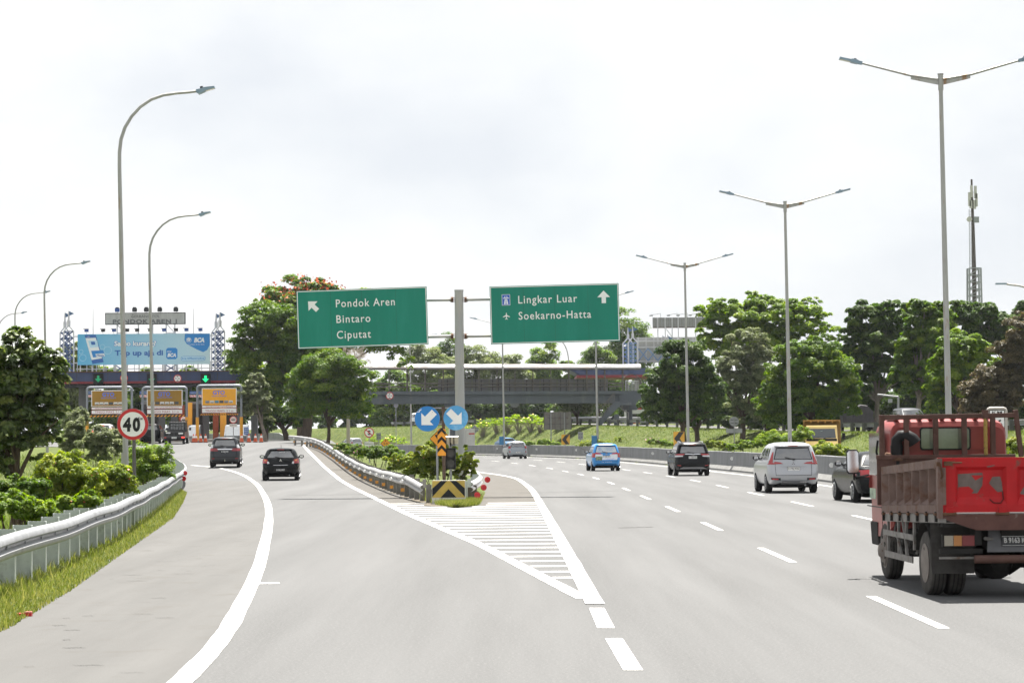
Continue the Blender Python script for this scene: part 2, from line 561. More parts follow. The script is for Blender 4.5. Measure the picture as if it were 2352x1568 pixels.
# ------------------------------------------------------------ markings
def ribbon(C, wd, dz=.006, n=6, jag=0.0):
    """strip of width wd along a smoothed line of ground points"""
    P = catmull([(p.x, p.y) for p in C], n)
    A = off_curve(P, -wd/2); B = off_curve(P, wd/2)
    if jag:
        A = A + rng.normal(0, jag, A.shape); B = B + rng.normal(0, jag, B.shape)
    f = lambda Q: [(x, y, z + dz) for (x, y), z in zip(Q, gz(Q[:, 0], Q[:, 1]))]
    return f(A), f(B)
mb = MB()
LEFT_LINE = [G(*p) for p in [(330, 1640), (413, 1568), (497, 1480), (548, 1400), (594, 1300), (615, 1215), (617, 1170), (608, 1140), (588, 1110), (552, 1088), (500, 1074), (440, 1068)]]
mb.strip(*ribbon(LEFT_LINE, .2, jag=.004), PAINT)
RAMP_LINE = [Vector((x_ramp(y), y, 0)) for y in (28.9, 33, 38, 43.8, 50, 56, 62.2, 72, 82, 92.5, 104, 116, 124, 140, 155, 170, 190)]
mb.strip(*ribbon(RAMP_LINE, .2, jag=.003), PAINT)
MAIN_LINE = [Vector((x, y, 0)) for x, y in [(.93, 27.9), (.91, 37), (.87, 50), (.82, 66), (.72, 88), (.5, 103), (.15, 117), (-.6, 128), (-1.9, 140), (-4.2, 160), (-7.4, 201), (-16, 243)]]
mb.strip(*ribbon(MAIN_LINE, .22, dz=.009, jag=.003), PAINT)
B2 = BARC[(BARC[:, 1] > -25) & (BARC[:, 1] < 380)]
E = off_curve(B2, -1.05)
mb.strip(*ribbon([Vector((x, y, 0)) for x, y in E], .17, n=2), PAINT)
tag(mb.build('edge_lines'), kind='structure')
mb = MB()
def along(C, off):
    P = off_curve(C, off)
    s_ = np.concatenate([[0], np.cumsum(np.hypot(*np.diff(P, axis=0).T))])
    return P, s_
def dash_row(off, y_first, length=4.9, step=12.85, n=22, wd=.12):
    P, s_ = along(B2, off)
    s0 = np.interp(y_first, P[:, 1], s_)
    for k in range(-2, n):
        a = s0 + k*step
        q = np.linspace(a - length, a, 5)
        if q[0] < 0 or q[-1] > s_[-1]: continue
        pts = np.stack([np.interp(q, s_, P[:, 0]), np.interp(q, s_, P[:, 1])], 1)
        A = off_curve(pts, -wd/2); B = off_curve(pts, wd/2)
        f = lambda Q: [(x, y, z + .005) for (x, y), z in zip(Q, gz(Q[:, 0], Q[:, 1]))]
        mb.strip(f(A), f(B), PAINT)
dash_row(-9.0, 28.9)
dash_row(-5.05, 84.3)
for quad in ([(1353, 1396), (1388, 1396), (1412, 1442), (1372, 1442)], [(1390, 1466), (1430, 1466), (1477, 1539), (1432, 1539)]):
    mb.add([G(*p) + Vector((0, 0, .005)) for p in quad], [(3, 2, 1, 0)], PAINT)
mb.add([G(*p) + Vector((0, 0, .005)) for p in [(590, 1338), (640, 1337), (643, 1340), (594, 1341)]], [(3, 2, 1, 0)], PAINT)
tag(mb.build('lane_dashes'), kind='structure')
mb = MB()
gl_line = lambda y: np.interp(y, [p.y for p in RAMP_LINE], [p.x for p in RAMP_LINE])
gm_line = lambda y: np.interp(y, [p.y for p in MAIN_LINE], [p.x for p in MAIN_LINE])
y = 30.2
k = 0
while y < 73:
    dy = .30 + .004 * (y - 30)
    l0, l1 = gl_line(y) + .1, gm_line(y) - .1
    if y > NOSE_Y - .4:                                     # beside the grass nose only
        segs = [(l0, ramp_right(np.array([y]))[0] - .15), (main_left(np.array([y]))[0] + .25, l1)]
    else:
        segs = [(l0, l1)]
    for a, b in segs:
        if b - a < .2: continue
        n = 8
        q = np.linspace(a, b, n)
        A = [(x, y + .018 * math.sin(3*x + k) + .05 * (x - a), .004) for x in q]
        B = [(x, y + dy + .018 * math.sin(2.3*x + k) + .05 * (x - a), .004) for x in q]
        mb.strip(B, A, PAINT)
    y += 1.45 + .012 * (y - 30)
    k += 1
tag(mb.build('gore_hatching'), kind='structure')
gm_line2 = lambda y: np.interp(y, [p.y for p in MAIN_LINE], [p.x for p in MAIN_LINE])
line_l = lambda y: np.interp(y, [p.y for p in LEFT_LINE], [p.x for p in LEFT_LINE])
sheet('road_shoulder', lambda y: x_pl(y) + .0, lambda y: np.maximum(line_l(y) - .06, x_pl(y) + .3), np.arange(14, 112, 1.0), SHOULDER, dz=.003, n=6)
DUST = mat('dusty_shoulder', (.098, .093, .085), .95, var=.14, vscale=1.2, col2=(0.0845, 0.0748, 0.0618), c2=(.55, .7), c2scale=2.2, bump=.3, bscale=60)
sheet('gore_shoulder', lambda y: x_ramp(y) + .1, ramp_right, np.arange(70, 200, 1.0), DUST, dz=.003, n=3)
sheet('gore_shoulder', main_left, lambda y: np.maximum(gm_line2(y) - .1, main_left(y) + .05), np.arange(69, 150, 1.0), DUST, dz=.003, n=3)
# tar joints across the lanes
mb = MB()
JOINT = mat('tar_joint', (0.0315, 0.0294, 0.028), .9)
for pts in ([(670, 1137), (760, 1136), (840, 1134), (905, 1132)], [(1190, 1132), (1280, 1130), (1420, 1127)], [(1420, 1212), (1500, 1210)]):
    mb.strip(*ribbon([G(*p) for p in pts], .09, dz=.009), JOINT)
for _ in range(46):                                         # short scars and skid flecks on the shoulder
    yy = random.uniform(19, 62); xx = random.uniform(float(x_pl(yy)) + .3, float(line_l(yy)) - .5)
    ln = random.uniform(.08, .34); q = [(xx + ln*t, yy + .03*math.sin(9*t + xx), .009) for t in (0, .33, .66, 1)]
    th = random.uniform(.012, .035)
    mb.strip([(a, b + th*(1 - abs(2*i/3 - 1)*.7), c) for i, (a, b, c) in enumerate(q)], q, JOINT)
tag(mb.build('road_scars'), kind='structure')

# ------------------------------------------------------------ grass verges
ys_v = np.arange(12, 112, 1.0)
sheet('grass_verge', lambda y: x_pl(y) - 2.4, lambda y: x_pl(y) + .12 * np.sin(y * 1.7) * .5 + .02, ys_v, TURF, dz=.008, n=4)
yg = np.concatenate([[NOSE_Y, NOSE_Y + .25, NOSE_Y + .7, NOSE_Y + 1.4, NOSE_Y + 2.4, NOSE_Y + 4], np.arange(73, 300, 1.5)])
sheet('gore_verge', lambda y: ramp_right(y) - .05, lambda y: main_left(y) + .05, yg, TURF, dz=.008, n=8)
sheet('gore_dirt_margin', lambda y: ramp_right(y) - .3 - .12 * np.sin(y * 1.1), lambda y: ramp_right(y), np.arange(69, 180, .7), DIRT, dz=.012, n=2)
# ------------------------------------------------------------ median barrier
def arc_sample(C, step, y0=None, y1=None):
    C = np.asarray(C, float)
    s_ = np.concatenate([[0], np.cumsum(np.hypot(*np.diff(C, axis=0).T))])
    a = 0 if y0 is None else np.interp(y0, C[:, 1], s_)
    b = s_[-1] if y1 is None else np.interp(y1, C[:, 1], s_)
    q = np.arange(a, b + 1e-6, step)
    return np.stack([np.interp(q, s_, C[:, 0]), np.interp(q, s_, C[:, 1])], 1)
def normals(P):
    T = np.gradient(P, axis=0)
    T /= np.linalg.norm(T, axis=1)[:, None]
    return T, np.stack([T[:, 1], -T[:, 0]], 1)
P = arc_sample(B2, 2.0)
T, Nn = normals(P)
Zb = gz(P[:, 0], P[:, 1])
mb = MB()
prof = [(0, -.05), (0, .09), (.17, .34), (.2, 1.08), (.215, 1.1), (.415, 1.1), (.43, 1.08), (.46, .34), (.63, .09), (.63, -.05)]
rows = [[(P[i, 0] + Nn[i, 0]*d, P[i, 1] + Nn[i, 1]*d, Zb[i] + h + .006*math.sin(i*1.3)) for i in range(len(P))] for d, h in prof]
for j in range(len(prof) - 1):
    mb.strip(rows[j+1], rows[j], CONC_L if j < 2 or j > 6 else CONC_D)  # light from above put into the colour: pale sloped foot, darker upright face
for i in range(1, len(P) - 1, 2):                            # joints between the cast lengths
    o_ = Vector((P[i, 0], P[i, 1], Zb[i])); t_ = Vector((*T[i], 0)); n_ = Vector((*Nn[i], 0))
    pr = [(-.004, .09), (.166, .34), (.196, 1.08), (.21, 1.104)]
    for (d0, h0), (d1, h1) in zip(pr, pr[1:]):
        mb.add([o_ + n_*d0 + t_*-.012 + Vector((0, 0, h0)), o_ + n_*d0 + t_*.012 + Vector((0, 0, h0)), o_ + n_*d1 + t_*.012 + Vector((0, 0, h1)), o_ + n_*d1 - t_*.012 + Vector((0, 0, h1))], [(0, 1, 2, 3)], BLACK)
medbar = mb.build('median_barrier', smooth=25)
tag(medbar, 'long grey concrete median barrier with paler sloped foot, curving away along the motorway', 'barrier')
for i in range(8, len(P), 9):
    if not 70 < P[i, 1] < 330: continue
    q = MB()
    c = Vector((P[i, 0], P[i, 1], Zb[i] + .72)) + Vector((*Nn[i], 0)) * .12
    q.tube([c, c - Vector((*T[i], 0)) * .03], .10, WHITE, 14)
    q.tube([c, c + Vector((*Nn[i], 0)) * .09], .02, BACKG, 6)
    q.build('reflector', medbar)

# ------------------------------------------------------------ guardrails
WP = [(0, 0), (.03, .012), (.078, .05), (.082, .1), (.012, .14), (.012, .17), (.082, .21), (.078, .26), (.03, .298), (0, .31)]
def guardrail(path, side, label, top=.75, post=(.12, .36), step=1.6, rail_mat=None, post_mat=None, post_h=None, group=None, max_posts=99, gap=.1, drop_end=0.0):
    """path: (x, y) of the posts; side +1: the rail faces right of the walking direction"""
    rail_mat = rail_mat or GALV; post_mat = post_mat or GALV_POST
    P = catmull(path, 10)
    P = arc_sample(P, step/2)
    T, Nn = normals(P)
    zz = gz(P[:, 0], P[:, 1])
    root = thing('guardrail', label, 'guardrail', (P[0, 0], P[0, 1], zz[0]), group=group)
    o_ = np.array([P[0, 0], P[0, 1], zz[0]])
    mb = MB()
    rings = []
    n = len(P)
    for i in range(n):
        k = min(1, i / 6) if drop_end else 1
        h = top - .31 - drop_end * (1 - k)
        h += .012 * math.sin(i * .55)
        ring = []
        for d, z in WP + [(d - .012, z) for d, z in WP[::-1]]:
            dd = side * (post[1]/2 + gap + d)
            ring.append((P[i, 0] + Nn[i, 0]*dd - o_[0], P[i, 1] + Nn[i, 1]*dd - o_[1], zz[i] + h + z - o_[2]))
        rings.append(ring if side > 0 else ring[::-1])
    mb.loft(rings, rail_mat)
    mb.build('rail', root, smooth=50)
    cnt = 0
    q = 1.0
    for i in range(0, n, 2):
        if cnt >= max_posts: break
        xf = Matrix.Translation((P[i, 0] - o_[0], P[i, 1] - o_[1], zz[i] - o_[2])) @ Matrix.Rotation(math.atan2(T[i, 1], T[i, 0]) - math.pi/2, 4, 'Z')
        mb = MB()
        hp = (post_h or top + .03) + random.uniform(-.015, .015) - drop_end*(1.1 - min(1, i/6))
        a, b = post[0]/2, post[1]/2
        t = .012                                             # open channel section
        mb.bx(-b, b, a - t, a, -.35, hp, post_mat, xf)
        mb.bx(-b, -b + t, -a, a - t, -.35, hp, post_mat, xf)
        mb.bx(b - t, b, -a, a - t, -.35, hp, post_mat, xf)
        mb.bx(side*b if side > 0 else -b - gap, (b + gap) if side > 0 else side*b, -a*.8, a*.8, top - .29, top - .03, post_mat, xf)
        mb.cyl(xf @ Vector((side * (b + gap + .03), 0, top - .155)), 'X', .022, .02, BACKG, 8)
        mb.build('post', root)
        cnt += 1
    return root, P, T, Nn, zz, o_
left_path = [G(*p, .75) for p in [(-260, 1330), (-120, 1276), (0, 1236), (100, 1209), (200, 1179), (300, 1145), (370, 1112), (408, 1090), (428, 1075), (424, 1064), (406, 1054), (388, 1047)]]
gl_root, P_, T_, N_, zz_, o_ = guardrail([(p.x - .3, p.y) for p in left_path], 1, 'shiny galvanised guardrail with close-set posts along the grass verge beside bushes', step=1.6, post=(.12, .26), max_posts=98)
i = int(np.argmin(np.abs(P_[:, 1] - 92)))
for k in (0, 3):
    q = MB()
    c = Vector((P_[i+k, 0] - o_[0], P_[i+k, 1] - o_[1], zz_[i+k] - o_[2] + .5 + .06*k)) + Vector((N_[i+k][0]*.36, N_[i+k][1]*.36, 0))
    q.tube([c, c + Vector((0, -.03, 0))], .09, RED_REFL, 14)
    q.build('reflector', gl_root)
gore_path = [(-2.55, 73.2), (-3.05, 77), (-3.9, 84), (-4.75, 92), (-5.6, 100), (-6.9, 112), (-8.3, 125), (-9.9, 140), (-11.7, 156), (-13.6, 172), (-15.6, 184), (-17.6, 190)]
gr_root, P_, T_, N_, zz_, o_ = guardrail(gore_path, -1, 'weathered guardrail with amber reflectors running from the chevron block back along the exit road', step=2.0, post=(.1, .16), rail_mat=mat('dull_galvanised_rail', (.4, .4, .4), .5, .5, var=.15, vscale=5, col2=(.3, .27, .23), c2=(.58, .72)), post_mat=mat('stained_post', (.27, .26, .235), .8, .1, var=.2, vscale=4), drop_end=.2)
for i in range(5, len(P_) - 2, 5):
    q = MB()
    c = Vector((P_[i, 0] - o_[0], P_[i, 1] - o_[1], zz_[i] - o_[2])) - Vector((*N_[i], 0)) * .37
    q.box(c + Vector((0, -.05, .30)), (.12, .02, .11), YEL_REFL)
    q.build('reflector', gr_root)
    q = MB()
    c = c + Vector((-.02, 0, .58))
    q.tube([c, c + Vector((-.02, -.03, 0))], .06, WHITE, 10)
    q.build('delineator', gr_root)
tr_root, P_, T_, N_, zz_, o_ = guardrail([(-1.45, 73.4), (-1.28, 75.5), (-1.25, 79), (-1.4, 84), (-1.5, 90)], 1, 'short bent white guardrail end with red reflectors beside the chevron block', step=1.6, post=(.08, .14), rail_mat=mat('white_rail', (.72, .72, .73), .45, .2, var=.06), drop_end=.12)
for k, (i, h) in enumerate(((0, .22), (2, .42), (5, .62))):
    q = MB()
    c = Vector((P_[i, 0] - o_[0] + .36 + .03*k, P_[i, 1] - o_[1] - .05, zz_[i] - o_[2] + h))
    q.tube([c, c + Vector((.01, -.03, 0))], .095, RED_REFL, 16)
    q.build('reflector', tr_root)
DARKPOST = mat('dark_guardrail_post', (.13, .135, .13), .7, .2, var=.2)
EMB = off_curve(BARC, 17.2)
EMB = EMB[(EMB[:, 1] > 60) & (EMB[:, 1] < 360)]
guardrail([tuple(p) for p in EMB[::3]], 1, 'long guardrail seen from behind its dark posts along the crest of the grass embankment', top=.72, post=(.12, .25), step=3.6, post_mat=DARKPOST)
EMB2 = off_curve(BARC, 25.4)
EMB2 = EMB2[(EMB2[:, 1] > 60) & (EMB2[:, 1] < 385)]
guardrail([tuple(p) for p in EMB2[::3]], -1, 'bright guardrail on the far side of the upper road in front of the trees', top=.85, post=(.12, .2), step=4.0, post_mat=DARKPOST)

# ------------------------------------------------------------ overhead direction sign
D0 = 82.0
def zpx(px, py, D): return at(px, py, D).z
def xpx(px, py, D): return at(px, py, D).x
b = base(1058, D0)
sign = thing('direction_sign', 'tall grey post carrying two large green direction boards over the gore', 'road sign', b)
lx = lambda px, py, D=D0: at(px, py, D).x - b.x
lz = lambda px, py, D=D0: at(px, py, D).z - b.z
u = D0 / FPX
GREYPOLE = mat('grey_painted_pole', (.36, .365, .36), .6, .1, var=.1, vscale=2, col2=(.42, .39, .34), c2=(.5, .68), c2scale=1.5, stretch=(2, 2, .35))
mb = MB()
mb.tube([(lx(1059, 1130), 0, -.2), (lx(1057, 1000), 0, lz(1057, 1000)), (lx(1054, 669), 0, lz(1054, 669))], [11.2*u, 11*u, 10*u], GREYPOLE, 24)
mb.cyl((lx(1054, 669), 0, lz(1054, 668) + .01), 'Z', 10.6*u, .05, GREYPOLE, 24)
for py in (760, 880):
    mb.cyl((lx(1055.5, py), 0, lz(1055.5, py)), 'Z', 10.75*u, .03, GREYPOLE, 24)
mb.build('pole', sign, smooth=50)
for py in (688, 772):
    for sgn, x_end in ((-1, 984), (1, 1126)):
        mb = MB()
        z0 = lz(1054 + sgn*10, py); x0 = lx(1054, py) + sgn*9*u; x1 = lx(x_end, py - (1.5 if sgn > 0 else -1.5)); z1 = lz(x_end, py - (1.5 if sgn > 0 else -1.5))
        mb.tube([(x0 + sgn*4*u, 0, z0), (x1 + sgn*2.0, .0, z1 + sgn*.02)], 3.7*u, GREYPOLE, 12)
        mb.build('arm', sign, smooth=50)
        mb = MB()
        for k in (5, 7.5):
            mb.cyl((x0 + sgn*k*u, 0, z0), 'X', 6.4*u, .04, RUST, 12)
        for a in range(6):
            mb.cyl((x0 + sgn*6.2*u, 5*u*math.cos(a*1.047), z0 + 5*u*math.sin(a*1.047)), 'X', .8*u, .16, RUST, 6)
        mb.build('flange', sign)
def board(corners, name_, draw):
    (xa, ya), (xb, yb), (xc, yc), (xd, yd) = corners            # TL TR BR BL in photo pixels
    wd = ((xb - xa) + (xc - xd)) / 2 * u; ht = ((yd - ya) + (yc - yb)) / 2 * u
    cx = lx((xa + xb)/2, (ya + yd)/2); cz = (lz(xa, ya) + lz(xc, yc)) / 2
    ang = -math.atan2(((yb - ya) + (yc - yd)) / 2, (xb - xa)) + .0075
    xf = Matrix.Translation((cx, -.30, cz)) @ Matrix.Rotation(-ang, 4, 'Y')
    mb = MB()
    mb.bx(-wd/2, wd/2, 0, .05, -ht/2, ht/2, GREEN, xf)
    for q in (-.24, 0, .26):                                     # sheet joints and the rails behind
        mb.bx(wd*q - .006, wd*q + .006, -.003, .0, -ht/2 + .05, ht/2 - .05, SEAM, xf)
    for z_ in (.3, -.3):
        mb.bx(-wd/2 + .05, wd/2 - .05, .05, .16, ht*z_ - .04, ht*z_ + .04, BACKG, xf)
    for q in (-.3, .3):
        mb.bx(wd*q - .04, wd*q + .04, .16, .24, -ht/2 + .08, ht/2 - .08, BACKG, xf)
    bo = mb.build('sign_board', sign)
    mb = MB()
    t = .026
    o_ = .018
    for x0, x1, z0, z1 in ((-wd/2 + o_, wd/2 - o_, ht/2 - o_ - t, ht/2 - o_), (-wd/2 + o_, wd/2 - o_, -ht/2 + o_, -ht/2 + o_ + t), (-wd/2 + o_, -wd/2 + o_ + t, -ht/2 + o_ + t, ht/2 - o_ - t), (wd/2 - o_ - t, wd/2 - o_, -ht/2 + o_ + t, ht/2 - o_ - t)):
        mb.bx(x0, x1, -.006, 0, z0, z1, WHITE, xf)
    mb.build('border', bo)
    mb = MB()
    draw(mb, xf, lambda px: ((px - (xa + xb)/2) * u), lambda py: ((ya + yb + yc + yd)/4 - py) * u)
    mb.build('lettering', bo)
ARW = [(0, 1), (.82, .18), (.5, .12), (.3, .12), (.3, -.9), (-.3, -.9), (-.3, .12), (-.5, .12), (-.82, .18)]
def arrow(mb, cx, cz, h, ang, xf, mt, y=-.012, poly=None):
    p = poly or [(0, .5), (.5, -.03), (.17, -.03), (.17, -.5), (-.17, -.5), (-.17, -.03), (-.5, -.03)]
    c, s_ = math.cos(ang), math.sin(ang)
    mb.flat([(cx + h*(a*c - b_*s_), cz + h*(a*s_ + b_*c)) for a, b_ in p], y, mt, xf)
LET = mat('white_lettering', (.8, .82, .8), .5)
def draw_left(mb, xf, X_, Z_):
    arrow(mb, X_(721), Z_(699), 30*u, R(45), xf, LET)
    for s_, py, x1 in (('Pondok Aren', 704, 909), ('Bintaro', 740, 852), ('Ciputat', 776, 852)):
        mb.text(s_, X_(774), Z_(py), 18.5*u, LET, width=(x1 - 774)*u, align='L', bold=.006, xf=xf, sp=1.16)
board([(684, 667), (983, 660), (985, 794), (686, 799)], 'l', draw_left)
def draw_right(mb, xf, X_, Z_):
    arrow(mb, X_(1387), Z_(686), 29*u, 0, xf, LET)
    for s_, py, x1 in (('Lingkar Luar', 696, 1326), ('Soekarno-Hatta', 733, 1357)):
        mb.text(s_, X_(1191), Z_(py), 18.5*u, LET, width=(x1 - 1191)*u, align='L', bold=.006, xf=xf, sp=1.16)
    c = X_(1163); z = Z_(687); k = u
    bl = mat('motorway_blue', (.02, .1, .5), .5)
    mb.bx(c - 9.5*k, c + 9.5*k, -.010, -.004, z - 12.5*k, z + 12.5*k, LET, xf)
    mb.bx(c - 8.6*k, c + 8.6*k, -.014, -.010, z - 11.6*k, z + 11.6*k, bl, xf)
    mb.flat([(c - 5*k, z - 10*k), (c - .8*k, z - 10*k), (c - .5*k, z + 2*k), (c - 2.6*k, z + 2*k)], -.018, LET, xf)
    mb.flat([(c + .8*k, z - 10*k), (c + 5*k, z - 10*k), (c + 2.6*k, z + 2*k), (c + .5*k, z + 2*k)], -.018, LET, xf)
    mb.flat([(c - 7*k, z + 3*k), (c + 7*k, z + 3*k), (c + 7*k, z + 4.6*k), (c - 7*k, z + 4.6*k)], -.018, LET, xf)
    for q in (-3, 3):
        mb.flat([(c + (q-1)*k, z + 5*k), (c + (q+1)*k, z + 5*k), (c + (q*.6+.8)*k, z + 8.5*k), (c + (q*.6-.8)*k, z + 8.5*k)], -.018, LET, xf)
    z = Z_(724)
    half = [(0, 8), (.9, 6.5), (1.1, 2.5), (8, -1.4), (8, -3), (1.1, -1.1), (.8, -5.4), (3.2, -7), (3.2, -8), (0, -7.2)]
    pl = [(c + a*k, z + b_*k) for a, b_ in half] + [(c - a*k, z + b_*k) for a, b_ in half[-2:0:-1]]
    mb.flat(pl, -.012, LET, xf)
board([(1126, 657), (1422, 654), (1423, 786), (1127, 790)], 'r', draw_right)

# ------------------------------------------------------------ chevron block in front of the gore
D1 = 71.8
b = base(1030, D1)
u = D1 / FPX
blk = thing('chevron_block', 'concrete block painted with yellow and black chevrons on the gore nose', 'crash block', b)
wd, hh = 76*u, .70
mb = MB()
fy = -.26
mb.prism([(fy - .06, 0), (fy - .06, .10), (fy, .2), (fy + .03, hh), (.2, hh), (.23, .2), (.29, .1), (.29, 0)], -wd/2, wd/2, mat('cast_block', (.5, .49, .44), .85, var=.12, vscale=5, col2=(.2, .19, .17), c2=(.58, .72), c2scale=6), plane='YZ')
mb.build('block', blk, bevel=.012)
mb = MB()
xfb = Matrix.Translation((0, fy - .004, .2)) @ Matrix.Rotation(-math.atan2(.03, .5), 4, "X")
H = math.hypot(.03, .5); W2 = wd/2 - .01
mb.flat([(-W2, 0), (W2, 0), (W2, H), (-W2, H)], -.002, YELLB, xfb)
bk = mat('worn_black_paint', (.02, .022, .025), .75, var=.25, vscale=6, col2=(.12, .11, .09), c2=(.62, .74), c2scale=7)
for s_ in (-1, 1):
    mb.flat([(s_*W2, .02), (s_*W2, .27), (s_*.22, H), (s_*.035, H)], -.005, bk, xfb)
mb.flat([(-.24, 0), (.24, 0), (0, .25)], -.005, bk, xfb)
mb.build('chevrons', blk)

# ------------------------------------------------------------ post with blue arrow signs
Ds = 73.6
b = base(1020, Ds); u = Ds / FPX
ks = thing('keep_side_sign', 'rusty post with two round blue arrow signs and a yellow chevron strip', 'road sign', b)
lx = lambda px, py, D=Ds: at(px, py, D).x - b.x
lz = lambda px, py, D=Ds: at(px, py, D).z - b.z
mb = MB()
mb.tube([(lx(1021, 1120), 0, -.2), (lx(1018, 940), 0, lz(1018, 934))], .05, mat('brown_rusty_post', (.12, .085, .065), .8, .1, var=.25, vscale=6, col2=(.4, .38, .34), c2=(.6, .7)), 10)
mb.bx(lx(981, 961), lx(1047, 961), .05, .09, lz(1014, 938), lz(1014, 938) + .04, BACKG)
mb.bx(lx(981, 961), lx(1047, 961), .05, .09, lz(1014, 975), lz(1014, 975) + .04, BACKG)
mb.build('post', ks, smooth=50)
DOWN = [(0, -.5), (.47, -.04), (.19, -.04), (.19, .5), (-.19, .5), (-.19, -.04), (-.47, -.04)]
for (px, py, r_, mt, ang, yo) in ((981.5, 961.5, 29, BLUE, -45, -.06), (1047, 959.5, 28.5, BLUEL, 45, -.085)):
    mb = MB()
    cx, cz = lx(px, py), lz(px, py)
    mb.cyl((cx, yo + .01, cz), 'Y', r_*u, .02, BACKG, 40)
    mb.disc(cx, cz, r_*u - .004, yo - .004, mt, 40)
    rs = mb.build('round_sign', ks)
    mb = MB()
    arrow(mb, cx + (.02 if ang < 0 else -.02), cz + .01, 42*u, R(ang), None, WHITE, yo - .009, DOWN)
    if ang < 0:
        mb.flat([(cx - .32, cz + .2), (cx - .23, cz + .2), (cx - .23, cz + .22), (cx - .32, cz + .22)], yo - .009, WHITE)
        mb.flat([(cx - .24, cz + .22), (cx - .17, cz + .28), (cx - .18, cz + .30), (cx - .26, cz + .25)], yo - .009, WHITE)
    for qx, qz in ((0, .23), (0, -.23), (.16, .2), (-.16, -.2)):
        mb.disc(cx + qx, cz + qz, .008, yo - .013, BLACK, 8)
    mb.build('arrow', rs)
mb = MB()
x0, x1 = lx(1005, 1000), lx(1024, 1000); z1, z0 = lz(1014, 985), lz(1014, 1046)
mb.bx(x0, x1, -.10, -.08, z0, z1, YELL)
st = mb.build('chevron_strip', ks)
mb = MB()
n_ = 3; hh = (z1 - z0) / 3.1
for k in range(3):
    zc = z0 + hh*(k + .42)
    mb.flat([(x0, zc - .02), ((x0+x1)/2, zc + .2*hh + .06), (x1, zc - .02), (x1, zc + .42*hh - .02), ((x0+x1)/2, zc + .62*hh + .06), (x0, zc + .42*hh - .02)], -.104, BLACK)
mb.build('chevrons', st)

# yellow warning diamond behind it
Dd = 76.0
b = base(1004, Dd); u = Dd / FPX
dm = thing('warning_sign', 'yellow diamond sign with a black bent arrow half hidden behind the chevron strip', 'road sign', b)
lx = lambda px, py, D=Dd: at(px, py, D).x - b.x
lz = lambda px, py, D=Dd: at(px, py, D).z - b.z
mb = MB(); mb.tube([(0, 0, -.2), (0, 0, lz(1012, 990))], .035, BACKG, 8); mb.build('post', dm)
mb = MB(); c = (lx(1012, 1007), lz(1012, 1007)); h = 25.5*u
rot = lambda k_: [(c[0], c[1] + k_), (c[0] + k_, c[1]), (c[0], c[1] - k_), (c[0] - k_, c[1])]
mb.prism(rot(h), -.06, -.04, BACKG)
mb.flat(rot(h), -.064, BLACK); mb.flat(rot(h - .022), -.067, YELL); mb.build('board', dm)
mb = MB()
mb.flat([(c[0] - .19, c[1] + .12), (c[0] + .02, c[1] + .14), (c[0] - .02, c[1] + .04), (c[0] + .03, c[1] - .02), (c[0] - .07, c[1] - .06)], -.071, BLACK)
mb.flat([(c[0] - .04, c[1] - .2), (c[0] + .05, c[1] - .2), (c[0] + .05, c[1] + .06), (c[0] - .04, c[1] + .1)], -.071, BLACK)
mb.build('arrow', dm)

# ------------------------------------------------------------ twin warning light with solar panel
Dl = 74.2
b = base(1036, Dl); u = Dl / FPX
tl = thing('warning_light', 'unlit two-lens black warning light under a small solar panel on the gore', 'traffic light', b)
lx = lambda px, py, D=Dl: at(px, py, D).x - b.x
lz = lambda px, py, D=Dl: at(px, py, D).z - b.z
mb = MB()
mb.tube([(lx(1036, 1120), .05, -.2), (lx(1035, 1070), .05, lz(1035, 1014))], .036, GALV, 10); mb.build('post', tl, smooth=50)
mb = MB()
x0, x1, z0, z1 = lx(1023.5, 1050), lx(1047, 1050), lz(1035, 1076), lz(1035, 1028.5)
mb.bx(x0, x1, -.14, .02, z0, z1, BLACK)
hs = mb.build('housing', tl, bevel=.012)
for py in (1040.5, 1063.5):
    mb = MB()
    c = (lx(1035.2, py), lz(1035.2, py))
    mb.disc(c[0], c[1], 9.2*u, -.145, mat('dark_lens', (.05, .05, .045), .25, var=.3, vscale=60), 24)
    o_ = mb.build('lens', hs)
    mb = MB()
    n_ = 16
    for k in range(n_):
        a0, a1 = R(-50 + 280*k/n_), R(-50 + 280*(k+1)/n_)
        p = [(c[0] + 10.2*u*math.cos(a), c[1] + 10.2*u*math.sin(a)) for a in (a0, a1)]
        mb.add([(p[0][0], -.14, p[0][1]), (p[1][0], -.14, p[1][1]), (p[1][0], -.27, p[1][1]), (p[0][0], -.27, p[0][1])], [(0, 1, 2, 3)], BLACK)
    mb.build('visor', o_)
mb = MB()
pts = [(lx(1015, 1000), lz(1015, 1000))]
xf = Matrix.Translation((lx(1034, 1010), -.02, lz(1034, 1010.5))) @ Matrix.Rotation(R(-62), 4, 'X')
W2 = 19*u
mb.box((0, 0, 0), (2*W2, .26, .03), mat('panel_frame', (.5, .49, .45), .5, .3), xf)
mb.box((0, 0, -.017), (2*W2 - .04, .22, .012), mat('panel_back', (.55, .52, .42), .7, var=.15), xf)
for q in (-.5, 0, .45):
    mb.box((q*W2, 0, -.03), (.03, .24, .03), BLACK, xf)
mb.box((0, .0, .018), (2*W2 - .03, .23, .006), mat('solar_cells', (.01, .015, .05), .15), xf)
mb.tube([(lx(1035, 1014), .05, lz(1035, 1030)), (lx(1035, 1014), .0, lz(1035, 1008))], .025, BLACK, 8)
mb.build('solar_panel', tl)

